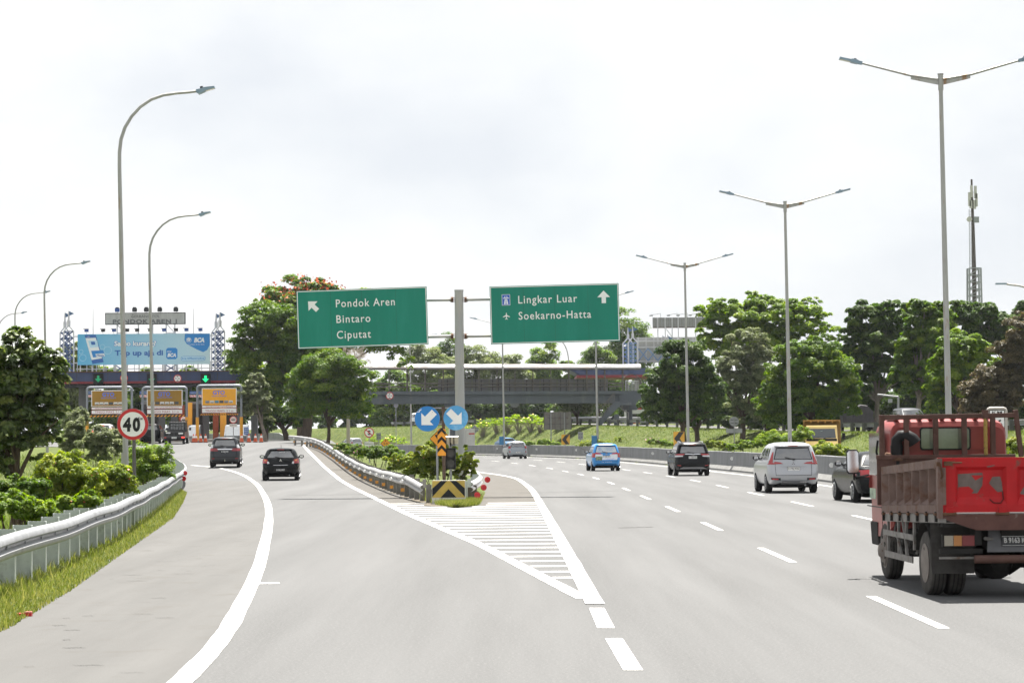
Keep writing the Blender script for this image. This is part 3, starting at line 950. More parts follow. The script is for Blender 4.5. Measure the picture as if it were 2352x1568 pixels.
# ------------------------------------------------------------ 40 km/h sign
Dk = 57.0
b = base(307, Dk); u = Dk / FPX
k4 = thing('speed_limit_sign', 'round white speed sign with red rim reading 40 Km, on a thin dark post', 'road sign', b)
lx = lambda px, py, D=Dk: at(px, py, D).x - b.x
lz = lambda px, py, D=Dk: at(px, py, D).z - b.z
mb = MB(); mb.tube([(lx(310, 1150), .0, -.3), (lx(307, 960), 0, lz(307, 950))], .042, mat('dark_post', (.1, .095, .09), .6, .2, var=.2), 10); mb.build('post', k4, smooth=50)
mb = MB(); cx, cz = lx(306, 974), lz(306, 974)
mb.cyl((cx, -.055, cz), 'Y', 36*u, .02, BACKG, 44)
mb.disc(cx, cz, 35.6*u, -.069, REDS, 44); mb.disc(cx, cz, 28.2*u, -.073, WHITE, 44)
pl = mb.build('plate', k4)
mb = MB()
mb.text('4', lx(293, 974), lz(293, 988.5), 29.5*u, BLACK, y=-.078, width=19*u, bold=.055)
mb.text('0', lx(314.5, 974), lz(314, 988.5), 29.5*u, BLACK, y=-.078, width=17.5*u, bold=.055)
mb.text('Km', lx(324, 962), lz(324, 963.5), 6.2*u, BLACK, y=-.078, width=11*u, bold=.02)
for qx, qz in ((-20, 13), (20, 13), (-20, -12), (20, -12)):
    mb.bx(cx + qx*u - .004, cx + qx*u + .004, -.078, -.074, cz + qz*u - .03, cz + qz*u, BLACK)
mb.build('lettering', pl)

# ------------------------------------------------------------ street lamps
def curved_lamp(D, label):
    b = base(288, D)
    root = thing('street_lamp', label, 'street lamp', b, group='curved single arm street lamps')
    px = [(291, 1160), (286, 900), (281, 700), (277, 500), (274.5, 385), (274.5, 350), (278, 320), (287, 293), (302, 268), (322, 246), (347, 229), (375, 219), (405, 214.5), (436, 212), (455, 209.5)]
    pts = [(at(x, y, D).x - b.x, 0, at(x, y, D).z - b.z) for x, y in px]
    pts[0] = (pts[0][0], 0, -.3)
    mb = MB(); rr = [.085, .08, .07, .062, .055] + [.053, .052, .05, .048, .047, .046, .044, .042, .04, .038]
    mb.tube(pts, rr, POLE, 10); mb.build('pole', root, smooth=60)
    mb = MB(); mb.box((pts[1][0], -.1, 1.4), (.16, .03, .4), POLE)
    mb.build('access_door', root); mb = MB(); mb.box((pts[0][0], 0, .0), (.4, .4, .04), POLE); mb.build('base_plate', root)
    a = Vector(pts[-1]); dr = (a - Vector(pts[-2])).normalized(); dr = (dr + Vector((0, 0, .08))).normalized()
    upv = Vector((0, 1, 0)).cross(dr).normalized() * -1
    def lbox(mb, s0, s1, hw, h0, h1, m_, h0e=None, h1e=None):
        vs = []
        for s_, ha, hb in ((s0, h0, h1), (s1, h0 if h0e is None else h0e, h1 if h1e is None else h1e)):
            for yy, h in ((-hw, ha), (hw, ha), (hw, hb), (-hw, hb)):
                vs.append(a + dr*s_ + Vector((0, yy, 0)) + upv*h)
        mb.add(vs, [(3, 2, 1, 0), (4, 5, 6, 7), (0, 1, 5, 4), (1, 2, 6, 5), (2, 3, 7, 6), (3, 0, 4, 7)], m_)
    mb = MB()
    lbox(mb, -.05, .22, .08, -.05, .05, LAMPGREY); lbox(mb, .0, .2, .12, -.1, .02, LAMPGREY, -.06, .06)
    lbox(mb, .2, .5, .12, -.05, .06, LAMPGREY, -.02, .03); lbox(mb, .08, .16, .05, .05, .11, BLACK)
    lbox(mb, .22, .48, .1, -.055, -.048, GLASSY, -.03, -.022)
    mb.build('lamp_head', root)
    return root
lamp = curved_lamp(70, 'tallest curved street lamp, rising behind the 40 speed sign')
for D, px, lab in ((109, 352, 'curved street lamp standing in front of the billboard, between speed sign and cars'), (145.6, 108, 'curved street lamp whose pole rises out of the leafy tree top'), (189, 39, 'curved street lamp second from the edge, small against the sky'), (226, -2, 'farthest curved street lamp, only its arm showing at the picture edge')):
    o = dup(lamp, base(px, D), 0, lab)
def twin_lamp(loc, label):
    root = thing('twin_street_lamp', label, 'street lamp', loc, group='twin arm street lamps along the median')
    root.rotation_euler = (0, -.009, 0)
    mb = MB()
    mb.tube([(0, 0, -.3), (0, 0, 6), (0, 0, 13.05)], [.105, .09, .064], POLE, 10)
    mb.cyl((0, 0, 13.02), 'Z', .085, .5, POLE, 10); mb.cyl((0, 0, 13.29), 'Z', .1, .03, POLE, 10); mb.build('pole', root, smooth=50)
    for s_ in (-1, 1):
        mb = MB()
        mb.tube([(s_*.08, 0, 13.12), (s_*1.0, 0, 13.27), (s_*2.5, 0, 13.68)], [.045, .04, .034], POLE, 8)
        mb.prism([(s_*.09, 12.95), (s_*.09, 13.08), (s_*.95, 13.22), (s_*.95, 13.14)], -.02, .02, POLE)
        ar = mb.build('arm', root, smooth=50)
        mb = MB()
        xf = Matrix.Translation((s_*2.5, 0, 13.68)) @ Matrix.Rotation(-math.atan2(.24, 1), 4, 'Y') if s_ > 0 else Matrix.Translation((s_*2.5, 0, 13.68)) @ Matrix.Rotation(math.atan2(.24, 1), 4, 'Y')
        mb.bx(s_*0, s_*.16, -.07, .07, -.05, .05, LAMPGREY, xf)
        mb.bx(s_*.14, s_*.36, -.13, .13, -.055, .06, LAMPGREY, xf)
        mb.bx(s_*.36, s_*.74, -.13, .13, -.035, .035, LAMPGREY, xf)
        mb.bx(s_*.38, s_*.72, -.11, .11, -.043, -.036, GLASSY, xf)
        mb.bx(s_*.2, s_*.28, -.04, .04, .06, .1, BLACK, xf)
        mb.build('lamp_head', root)
    return root
tw = None
for D, px, lab in ((76.9, 2181, 'tallest twin arm street lamp, rising behind the red truck'), (118.6, 1815, 'twin arm street lamp rising behind the silver car'), (160, 1581, 'twin arm street lamp rising behind the black sport utility car'), (201.5, 1373, 'twin arm street lamp whose head hides behind the Lingkar Luar board, near the blue car'), (243, 1158, 'twin arm street lamp beside the small grey hatchback, under the Lingkar Luar board'), (286, 945, 'farthest twin arm street lamp, its pole crossing the footbridge near the height sign')):
    b = base(px, D); b.z = gz1(b.x, D)
    if tw is None:
        tw = twin_lamp(b, lab)
    else:
        dup(tw, b, 0, lab)
# blue switch boxes strapped to two of the poles stand on their own straps
for D, px, py, lab in ((201, 1365, 1012, 'small blue metal box strapped to the lamp pole near the blue car'), (242.6, 1152, 1012, 'small blue metal box strapped to the lamp pole near the grey hatchback')):
    p = at(px, py, D - .35)
    mb = MB(); mb.bx(-.22, .22, -.12, .12, -.4, .4, mat('switch_box_blue', (.02, .16, .34), .5, var=.1)); mb.bx(-.24, .24, -.14, .14, .4, .43, BLUE); mb.bx(.14, .16, -.13, -.12, -.1, .1, BLACK); mb.bx(.1, .4, .0, .04, .2, .25, BACKG)
    o = mb.build('switch_box', loc=p, bevel=.01); tag(o, lab, 'electrical box')
# ------------------------------------------------------------ toll plaza on the exit road
NAVY = mat('navy_fascia', (.028, .045, .115), .6, var=.2, vscale=1.2, col2=(.1, .12, .16), c2=(.6, .76), c2scale=1.5, stretch=(1, 1, .2))
MAROON = mat('maroon_trim', (.2, .02, .03), .6, var=.15)
STEELW = mat('pale_tower_steel', (.55, .55, .58), .45, .35, var=.1, vscale=2)
STEELB = mat('blue_lattice_steel', (.07, .11, .24), .55, .2, var=.15)
FLAGB = mat('flag_blue', (.10, .16, .27), .7, var=.1)
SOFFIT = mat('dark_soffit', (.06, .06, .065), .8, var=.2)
FRAMEG = mat('portal_grey', (.22, .24, .27), .5, .3, var=.1)
YPOST = mat('yellow_post', (.72, .33, .02), .55, var=.1, vscale=2)
ORANGE = mat('orange_board', (.78, .36, .012), .55, var=.05)
OCHRE = mat('dark_ochre_board', (.30, .17, .03), .65, var=.12, vscale=1)  # darker tone than the orange board
GTOB = mat('gto_blue', (.01, .15, .75), .5)
GREYLET = mat('grey_lettering', (.16, .165, .17), .7)
REDLET = mat('red_lettering', (.4, .03, .03), .6)
DT = 205.0
class PX:
    """local coordinates of a thing standing at distance D whose base is b"""
    def __init__(s, D, b): s.D = D; s.b = b; s.u = D / FPX
    def x(s, px, py=950): return at(px, py, s.D).x - s.b.x
    def z(s, px, py): return at(px, py, s.D).z - s.b.z
    def p(s, px, py, y=0): return (s.x(px, py), y, s.z(px, py))
def stripes(mb, x0, x1, y, z0, z1, n, a, b_, lean=.25):
    w_ = (x1 - x0) / n
    mb.bx(x0, x1, y, y + .08, z0, z1, a)
    for k in range(n):
        s_ = x0 + k*w_
        mb.flat([(s_, z0), (s_ + w_*.5, z0), (min(x1, s_ + w_*.5 + lean*w_*2), z1), (min(x1, s_ + lean*w_*2), z1)], y - .01, b_)
CARPIC = [mat('pic_grey', (.25, .27, .28), .6), mat('pic_white', (.6, .6, .58), .6), mat('pic_blue', (.08, .28, .4), .6), mat('pic_dark', (.05, .06, .07), .6)]
for i, (xl, xr, yt, bx0, bx1, by0, by1, s0, s1, w0, w1, bar, brd, lab) in enumerate((
    (200, 303, 889, 210.5, 290, 896, 933.5, 935, 940, 941.5, 950.5, (953.5, 957, 206, 297), OCHRE, 'grey toll lane portal with dark ochre GTO board, crossed by the tall lamp post'),
    (327.7, 429, 889, 338, 419.5, 895, 932.5, 933, 938.5, 940, 950, (953, 956.5, 335, 426), OCHRE, 'grey toll lane portal with dark ochre GTO board above the black pickup'),
    (453.3, 554.4, 885, 464, 544, 891, 930, 930.5, 936, 936.5, 948, (949.8, 953, 461, 548), ORANGE, 'grey toll lane portal with the bright orange GTO board'))):
    xm = (xl + xr) / 2
    b = base(xm, DT); q = PX(DT, b); u = q.u
    fr = thing('toll_lane_portal', lab, 'toll portal', b, group='toll lane portals')
    mb = MB(); r_ = .1
    a = .26
    zt = q.z(xm, yt)
    X0, X1 = q.x(xl), q.x(xr)
    pts = [(X0, 0, q.z(xl, 1012) - .3), (X0, 0, zt - a)]
    for k in range(1, 6):
        t_ = k/6*math.pi/2; pts.append((X0 + a - a*math.cos(t_), 0, zt - a + a*math.sin(t_)))
    pts.append((X0 + a, 0, zt)); pts.append((X1 - a, 0, zt))
    for k in range(1, 6):
        t_ = k/6*math.pi/2; pts.append((X1 - a + a*math.sin(t_), 0, zt - a + a*math.cos(t_)))
    pts += [(X1, 0, zt - a), (X1, 0, q.z(xr, 1012) - .3)]
    mb.tube(pts, r_, FRAMEG, 10)
    for zz in (q.z(xm, 897), q.z(xm, 920)):
        mb.beam((X0, .05, zz), (q.x(bx0), .05, zz), .06, .08, FRAMEG); mb.beam((q.x(bx1), .05, zz), (X1, .05, zz), .06, .08, FRAMEG)
    mb.build('frame', fr, smooth=50)
    for X_ in (X0, X1):
        mb = MB(); mb.cyl((X_, 0, (q.z(xl, 958) + 0) / 2), 'Z', r_ + .035, q.z(xl, 958), YPOST, 12)
        mb.cyl((X_, 0, .06), 'Z', r_ + .09, .2, CONC, 12); mb.build('post_sleeve', fr, smooth=50)
    mb = MB(); x0, x1 = q.x(bx0), q.x(bx1)
    mb.bx(x0, x1, -.12, -.04, q.z(xm, by1), q.z(xm, by0), WHITE)
    mb.bx(x0 + .06, x1 - .06, -.13, -.12, q.z(xm, by1) + (.0 if i == 2 else .04), q.z(xm, by0) - .06, brd)
    for k in range(6):
        cx = x0 + (x1 - x0) * (.16 + .135*k); zc = q.z(xm, by0 + (by1 - by0)*.8)
        mb.bx(cx - .17, cx + .17, -.137, -.13, zc - .12, zc + .1, CARPIC[(k*5 + i*2) % 4 if i == 2 or k % 2 else 1])
        mb.bx(cx - .13, cx + .13, -.141, -.137, zc - .1, zc - .04, CARPIC[3])
    bd = mb.build('board', fr)
    mb = MB(); xc = (x0 + x1) / 2
    mb.text('GTO', xc - .03, q.z(xm, by0 + (by1 - by0)*.36 + .4), 9.2*u, GTOB, y=-.14, width=27*u, bold=.02)
    mb.text('GARDU TOL OTOMATIS', xc, q.z(xm, by0 + (by1 - by0)*.50), 2.6*u, GTOB, y=-.14, width=34*u, bold=.01)
    mb.build('lettering', bd)
    mb = MB()
    z0, z1 = q.z(xm, s1), q.z(xm, s0)
    mb.bx(x0, x1, -.10, -.03, z0, z1 - .006, REDLET); mb.bx(x0 + .025, x1 - .025, -.11, -.10, z0 + .025, z1 - .025, WHITE)
    z0, z1 = q.z(xm, w1), q.z(xm, w0)
    mb.bx(x0, x1, -.10, -.03, z0, z1 - .006, REDLET); mb.bx(x0 + .025, x1 - .025, -.11, -.10, z0 + .025, z1 - .025, WHITE)
    hp = mb.build('height_panel', fr)
    mb = MB()
    mb.text('TIDAK MELAYANI BIS/TRUK/ROMBONGAN', xc, q.z(xm, s1 - 1.2), 2.5*u, REDLET, y=-.116, width=(bx1 - bx0)*.78*u)
    mb.text('TINGGI MAKS. 2,1 m' if i < 2 else 'TINGGI MAKS. 2.1 m', xc, q.z(xm, w1 - 2.3), 5.2*u, REDLET, y=-.116, width=(bx1 - bx0)*.80*u)
    mb.build('lettering', hp)
    mb = MB(); stripes(mb, q.x(bar[2]), q.x(bar[3]), -.2, q.z(xm, bar[1]), q.z(xm, bar[0]), 11 if i < 2 else 22, BLACK, YELL)
    mb.beam((q.x(bar[2]) + .1, -.12, q.z(xm, bar[0])), (q.x(bar[2]) + .1, -.12, q.z(xm, w1)), .03, .03, BLACK)
    mb.beam((q.x(bar[3]) - .1, -.12, q.z(xm, bar[0])), (q.x(bar[3]) - .1, -.12, q.z(xm, w1)), .03, .03, BLACK)
    mb.build('height_bar', fr)

DC = 224.0
b = base(350, DC); q = PX(DC, b); u = q.u
cn = thing('toll_canopy', 'long navy toll plaza canopy with maroon lower trim', 'toll canopy', b)
x0, x1 = q.x(70), q.x(590)
mb = MB()
zf0, zf1 = q.z(350, 875), q.z(350, 854.5)
mb.bx(x0, x1, -.5, .0, zf0, zf1, NAVY)
for k in range(15):
    xx = x0 + (x1 - x0)*k/14.5; mb.bx(xx, xx + .05, -.512, -.5, zf0 + .05, zf1 - .05, SOFFIT)
mb.bx(x0 - .05, x1 + .05, -.6, .0, zf1, zf1 + .08, RUST)
mb.build('fascia', cn)
mb = MB(); mb.bx(x0, x1, -.46, .0, zf0 - .2, zf0 - .002, MAROON); mb.build('trim', cn)
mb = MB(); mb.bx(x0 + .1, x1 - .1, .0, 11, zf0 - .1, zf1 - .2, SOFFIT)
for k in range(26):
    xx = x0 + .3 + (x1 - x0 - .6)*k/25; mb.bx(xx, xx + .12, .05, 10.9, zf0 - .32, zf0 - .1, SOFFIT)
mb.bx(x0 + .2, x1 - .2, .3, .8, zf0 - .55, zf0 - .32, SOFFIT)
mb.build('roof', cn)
for px in (168, 258, 322, 384, 445, 512, 572):
    mb = MB(); mb.bx(q.x(px) - .3, q.x(px) + .3, 4.5, 5.1, -.2, zf0 - .32, CONC_D); mb.build('column', cn)
mb = MB()
for zz in (.35, .95):
    mb.beam((q.x(172), .6, zf1 + zz), (q.x(500), .6, zf1 + zz), .08, .08, STEELW)
for px in range(175, 500, 22):
    mb.beam((q.x(px), .6, zf1), (q.x(px), .6, zf1 + .95), .06, .06, STEELW)
mb.build('roof_railing', cn)
SIGG = mat('signal_green', (.0, .75, .22), .4, emit=.45)
SIGD = mat('signal_green_dim', (.0, .25, .1), .4, emit=.15)
for px, m_, lab in ((226, SIGD, 'dim green arrow lane signal on the toll canopy over the lane of the white car'), (349, SIGD, 'dark lane signal on the toll canopy mostly behind a lamp post'), (472.5, SIGG, 'bright green arrow lane signal on the toll canopy above the orange board')):
    bb = Vector((at(px, 870, DC - .62).x, DC - .62, at(px, 870, DC - .62).z))
    t_ = thing('lane_signal', lab, 'lane signal', bb, group='lane signals on the canopy')
    mb = MB(); mb.bx(-.45, .45, -.1, .1, -.45, .45, BLACK); mb.bx(-.5, .5, -.25, -.1, .45, .48, BLACK); mb.build('housing', t_)
    mb = MB(); arrow(mb, 0, 0, .62, R(180), None, m_, -.11); mb.build('arrow', t_)
TR = mat('sign_black', (.02, .02, .02), .6)
def round_sign(px, py, D, r_px, label, draw, post=None, group=None, name='round_sign'):
    c = at(px, py, D); u = D / FPX
    if post:
        bb = Vector((c.x, D, gz1(c.x, D)))
    else:
        bb = c
    t_ = thing(name, label, 'road sign', bb, group=group)
    cz = c.z - bb.z
    r_ = r_px*u
    mb = MB(); mb.cyl((0, -.03, cz), 'Y', r_, .04, BACKG, 30); mb.disc(0, cz, r_*.99, -.055, REDS, 30); mb.disc(0, cz, r_*.8, -.06, WHITE, 30)
    pl = mb.build('plate', t_)
    mb = MB(); draw(mb, cz, r_, u); mb.build('lettering', pl)
    if post:
        mb = MB(); mb.tube([(0, .02, -.2), (0, .02, cz)], .035, BACKG, 8); mb.build('post', t_)
    return t_
def height_draw(s_):
    def f(mb, cz, r_, u):
        mb.text(s_, 0, cz - .16*r_, .42*r_, TR, y=-.068, width=1.15*r_, bold=.02)
        for k in (1, -1):
            mb.flat([(-.42*r_, cz + k*.68*r_), (.42*r_, cz + k*.68*r_), (0, cz + k*.38*r_)], -.066, TR)
    return f
round_sign(285, 868, DC - .6, 9, 'round red rimmed height sign half hidden behind the tall lamp post', height_draw('5 m'))
round_sign(408, 869, DC - .6, 9, 'round red rimmed 5 m height sign on the navy canopy', height_draw('5 m'))
def gate_draw(mb, cz, r_, u):
    mb.bx(-.55*r_, .55*r_, -.068, -.062, cz - .14*r_, cz + .14*r_, TR)
    mb.text('GERBANG', 0, cz + .27*r_, .22*r_, REDLET, y=-.066, width=1.05*r_); mb.text('TOL', 0, cz - .52*r_, .22*r_, REDLET, y=-.066)
for px, py, lab in ((422.5, 963.5, 'round GERBANG TOL sign beside the black pickup'), (536, 963.5, 'round GERBANG TOL sign below the orange board')):
    t_ = round_sign(px, py, DT + 3, 8.6, lab, gate_draw, post=True, group='GERBANG TOL signs')
    c = at(px, py + 13, DT + 3); u = (DT + 3) / FPX
    mb = MB(); mb.bx(-8.5*u, 8.5*u, -.05, -.02, c.z - t_.location.z - 3.6*u, c.z - t_.location.z + 3.6*u, WHITE); pl = mb.build('plate', t_)
    mb = MB(); mb.text('BAYAR TOL', 0, c.z - t_.location.z - 1.3*u, 2.8*u, TR, y=-.056, width=14*u, bold=.01); mb.build('lettering', pl)
for px0, px1, lab in ((201, 222, 'small blue TINGGI MAKS height board behind the first portal'), (321, 351, 'small blue TINGGI MAKS height board left of the middle portal'), (436, 468, 'small blue TINGGI MAKS height board left of the orange board')):
    D = 216.0; c = at((px0 + px1)/2, 898, D); u = D / FPX
    t_ = thing('height_board', lab, 'height board', c, group='blue height boards'); w_ = (px1 - px0)*u
    z_ = lambda py: at((px0+px1)/2, py, D).z - c.z
    mb = MB(); mb.bx(-w_/2, w_/2, -.05, .02, z_(905), z_(898), mat('height_blue', (.03, .09, .25), .6)); pl = mb.build('panel', t_)
    mb = MB(); mb.text('TINGGI MAKS. 4.20 m', 0, z_(903.2), 3*u, mat('pale_lettering', (.45, .5, .55), .6), y=-.058, width=w_*.94); mb.build('lettering', pl)
    mb = MB(); stripes(mb, -w_/2, w_/2, -.05, z_(912), z_(906.5), 9, WHITE, REDS); mb.build('striped_bar', t_)
    mb = MB()
    for s_ in (-.4, .4):
        mb.beam((s_*w_, .02, z_(898)), (s_*w_, .02, z_(882)), .04, .04, SOFFIT)
    mb.build('hanger', t_)

def lattice_tower(D, pxa, pxb, y_apex, y_col, y_base, y_flag, label, group, blue=STEELB):
    bb = at((pxa + pxb)/2, y_base, D); q = PX(D, bb); u = q.u
    t_ = thing('lattice_tower', label, 'tower', bb, group=group)
    xa, xb = q.x(pxa), q.x(pxb); zc = q.z(pxa, y_col); za = q.z((pxa + pxb)/2, y_apex); cw = 3.2*u
    dp = (xb - xa)
    for k, X_ in enumerate((xa + cw/2, xb - cw/2)):
        mb = MB(); mb.tube([(X_, 0, -.1), (X_, 0, zc), ((xa + xb)/2, 0, za)], cw*.5, STEELW, 10); mb.build('column', t_, smooth=50)
    mb = MB(); n_ = 6; h = zc / n_
    for k in range(n_):
        for s_ in (0, 1):
            A, B_ = (xa + cw, xb - cw) if s_ else (xb - cw, xa + cw)
            mb.beam((A, 0, k*h), (B_, 0, (k+1)*h), .10, .10, blue)
        mb.beam((xa + cw, 0, (k+1)*h), (xb - cw, 0, (k+1)*h), .10, .10, blue)
    mb.build('lattice', t_)
    mb = MB(); zf = q.z(pxa, y_flag); xm = (xa + xb)/2
    mb.cyl((xm, 0, za + .2), 'Z', .16, .5, STEELW, 8); mb.tube([(xm, 0, za), (xm, 0, za + .9), (xm, 0, zf)], [.13, .07, .035], STEELW, 8); mb.build('mast', t_, smooth=50)
    mb = MB(); fl = 12*u; fh = 11.5*u
    mb.prism([(xm + .02, zf), (xm + .02 + fl, zf - fh*.55), (xm + .02, zf - fh)], -.02, .02, FLAGB); mb.build('flag', t_)
    return t_
lattice_tower(DC + 5, 136.5, 162, 750, 764, 853, 718, 'pale lattice tower with blue flag, rear one left of the billboard', 'lattice towers on the toll roofs')
lattice_tower(DC + .6, 145, 171, 747, 761, 853, 714, 'pale lattice tower with blue flag, front one left of the billboard', 'lattice towers on the toll roofs')
lattice_tower(DC + 5, 485, 509, 750, 764, 853, 720, 'pale lattice tower with blue flag, rear one right of the billboard', 'lattice towers on the toll roofs')
lattice_tower(DC + .6, 493.5, 518, 747, 761, 853, 717, 'pale lattice tower with blue flag, front one right of the billboard', 'lattice towers on the toll roofs')

# billboard
D = DC + .3
bb = at(332, 853, D); q = PX(D, bb); u = q.u
bl = thing('billboard', 'wide pale blue advertising billboard on the toll canopy roof, reading Saldo kurang?', 'billboard', bb)
m_ = bpy.data.materials.new('billboard_print'); m_.use_nodes = True; t_ = m_.node_tree; MATS['billboard_print'] = m_
co = t_.nodes.new('ShaderNodeTexCoord'); sx = t_.nodes.new('ShaderNodeSeparateXYZ'); mr = t_.nodes.new('ShaderNodeMapRange'); rp = t_.nodes.new('ShaderNodeValToRGB')
mr.inputs[1].default_value = -6.2; mr.inputs[2].default_value = 6.2
for pos, c in ((0, (.10, .42, .68)), (.10, (.28, .58, .76)), (.2, (.10, .42, .68)), (.32, (.34, .62, .76)), (1, (.5, .68, .75))):
    if pos in (0, 1): e = rp.color_ramp.elements[int(pos)]
    else: e = rp.color_ramp.elements.new(pos)
    e.position = pos; e.color = (*c, 1)
t_.links.new(co.outputs['Object'], sx.inputs[0]); t_.links.new(sx.outputs[0], mr.inputs[0]); t_.links.new(mr.outputs[0], rp.inputs[0]); t_.links.new(rp.outputs[0], t_.nodes['Principled BSDF'].inputs['Base Color'])
t_.nodes['Principled BSDF'].inputs['Roughness'].default_value = .55
x0, x1, z0, z1 = q.x(181), q.x(484), q.z(332, 837.5), q.z(332, 767)
mb = MB(); mb.bx(x0, x1, -.6, -.4, z0, z1, m_)
pn = mb.build('panel', bl)
BB = mat('print_blue', (.03, .13, .42), .55); BB2 = mat('print_mid_blue', (.02, .22, .58), .55); PW = mat('print_white', (.75, .8, .82), .55); PG = mat('print_pale_blue', (.45, .68, .82), .55)
mb = MB(); Y0 = -.606
def P2(l): return [(q.x(a), q.z(a, b_)) for a, b_ in l]
mb.flat(P2([(197, 770), (222.5, 769), (241, 832), (215, 836)]), Y0, BB)
mb.flat(P2([(199, 777), (222.5, 776), (237, 823), (213, 827)]), Y0 - .006, PW)
mb.flat(P2([(205.5, 783), (226, 782), (229, 797), (210, 799)]), Y0 - .012, PG)
mb.flat(P2([(211, 785), (220.5, 785), (222, 792), (213, 792.5)]), Y0 - .018, BB)
mb.flat(P2([(212, 806), (240, 805), (243.5, 819), (216.5, 821)]), Y0 - .018, BB2)
mb.flat(P2([(222, 813), (242, 812), (243.5, 818.5), (224, 820)]), Y0 - .022, PW)
mb.flat(P2([(476 - 49, 767), (484, 767), (484, 793), (478, 804), (469, 809), (455, 803), (432, 791), (426, 782)]), Y0, BB2)
for k in range(7):                                            # dark lower edge of the shield
    pass
a = q.x(397); z = q.z(397, 812); s_ = 13*u
rr = [(a + s_*cx*(1 - .0), z + s_*cz) for cx, cz in ((-1, -.7), (-.7, -1), (.7, -1), (1, -.7), (1, .7), (.7, 1), (-.7, 1), (-1, .7))]
mb.flat(rr, Y0, BB2)
cx, cz = q.x(446), q.z(446, 823.5); hw, hh = 28.5*u, 5.3*u
pill = lambda g: [(cx + s*(hw - hh) + (hh - g)*math.cos(R(t)), cz + (hh - g)*math.sin(R(t))) for s, rng_ in ((1, range(-90, 91, 30)), (-1, range(90, 271, 30))) for t in rng_]
mb.flat(pill(0), Y0, BB2); mb.flat(pill(.03), Y0 - .006, PG)
ex, ez = q.x(440.5 - 12.5 - .5 + 0), q.z(428, 781)
mb.disc(q.x(436), q.z(436, 781.5), 6*u, Y0 - .006, PW, 16, r_in=5.3*u)
for k in range(5):
    mb.disc(q.x(436) + 2.6*u*math.cos(R(90 + 72*k)), q.z(436, 780.5) + 2.6*u*math.sin(R(90 + 72*k)), 1.7*u, Y0 - .008, PW, 8)
for k, (px, py, r_) in enumerate(((250, 805, 9), (193, 822, 8), (238, 797, 6), (189, 808, 5))):
    mb.disc(q.x(px), q.z(px, py), r_*u, Y0 - .002 - .0005*k, PG, 20, r_in=(r_ - .8)*u)
mb.build('artwork', pn)
mb = MB()
mb.text('Saldo kurang?', q.x(264), q.z(264, 794.5), 11*u, BB2, y=Y0 - .004, width=98*u, align='L', bold=.09)
mb.text('Saldo kurang?', q.x(265), q.z(264, 794.5), 11*u, PW, y=Y0 - .010, width=96*u, align='L', bold=.035)
mb.text('Top up aja di', q.x(266), q.z(264, 816.5), 12*u, BB, y=Y0 - .006, width=111*u, align='L', bold=.035)
mb.text('my', q.x(391), q.z(391, 809.5), 5.4*u, PW, y=Y0 - .012, width=10*u, slant=.2)
mb.text('BCA', q.x(397), q.z(397, 819.5), 8*u, PW, y=Y0 - .012, width=20*u, bold=.05, slant=.2)
mb.text('BCA', q.x(460), q.z(460, 786), 10*u, PW, y=Y0 - .012, width=24*u, bold=.06, slant=.2)
mb.text('Senantiasa di Sisi Anda', q.x(452.5), q.z(452, 792.5), 2.6*u, PW, y=Y0 - .012, width=39*u)
mb.text('bca.id/flazzmybca', cx, cz - 1.4*u, 4*u, BB2, y=Y0 - .016, width=52*u, bold=.02)
mb.text('Flazz', q.x(233), q.z(233, 818.2), 4*u, BB, y=Y0 - .03, width=17*u, bold=.03, slant=.2)
mb.text('myBCA', q.x(206), q.z(206, 774.5), 2.2*u, PW, y=Y0 - .012, width=7*u)
mb.build('lettering', pn)
mb = MB()
for px in range(186, 485, 27):
    mb.beam((q.x(px), -.3, 0), (q.x(px), -.3, z1), .1, .1, STEELW)
for zz in (z0 + .2, (z0 + z1)/2, z1 - .2):
    mb.beam((q.x(171), -.3, zz), (q.x(494), -.3, zz), .1, .1, STEELW)
for px in (276, 392):
    for k in (-1, 1):
        mb.tube([(q.x(px) + k*.55, .3, -.1), (q.x(px) + k*.55, .3, z0 + .3)], .12, STEELW, 8)
    for k in (-1, 1):
        mb.beam((q.x(px) - .5*k, .3, 0), (q.x(px) + .5*k, .3, z0), .1, .1, STEELB)
mb.build('support_frame', bl)
FLB = mat('floodlight_black', (.02, .022, .03), .5)
FLBL = mat('floodlight_blue', (.03, .08, .28), .5)
for px, m2 in ((201, FLBL), (239, FLB), (264, FLBL), (294, FLB), (317, FLB), (347, FLB), (379, FLBL), (406, FLB), (430, FLBL), (462, FLBL)):
    mb = MB(); X_ = q.x(px)
    mb.beam((X_, -.5, z1), (X_, -.7, z1 + .3), .04, .04, STEELW); mb.box((X_ + .05, -.75, z1 + .32), (.36, .22, .24), m2); mb.box((X_, -.75, z1 + .47), (.5, .05, .05), FLB); mb.build('floodlight', bl)
# name board
nb = thing('toll_name_board', 'weathered white board reading GERBANG TOL PONDOK AREN 1 above the billboard', 'sign board', bb)
x0, x1, z0b, z1b = q.x(240.5), q.x(425), q.z(332, 744.5), q.z(332, 717.5)
mb = MB(); mb.bx(x0, x1, .3, .6, z0b, z1b, mat('weathered_dark_edge', (.05, .05, .05), .8)); mb.bx(x0 + .07, x1 - .07, .29, .3, z0b + .07, z1b - .07, mat('weathered_white_board', (.42, .42, .41), .8, var=.12, vscale=1.5, col2=(.25, .245, .24), c2=(.55, .72), c2scale=1.6, stretch=(2, 1, .3)))
pn = mb.build('panel', nb)
mb = MB(); mb.text('GERBANG TOL', q.x(333.5), q.z(332, 729), 6.2*u, GREYLET, y=.282, width=66*u, bold=.015); mb.text('PONDOK AREN 1', q.x(332), q.z(332, 742.3), 9.6*u, GREYLET, y=.282, width=148*u, bold=.05, sp=1.15); mb.build('lettering', pn)
mb = MB()
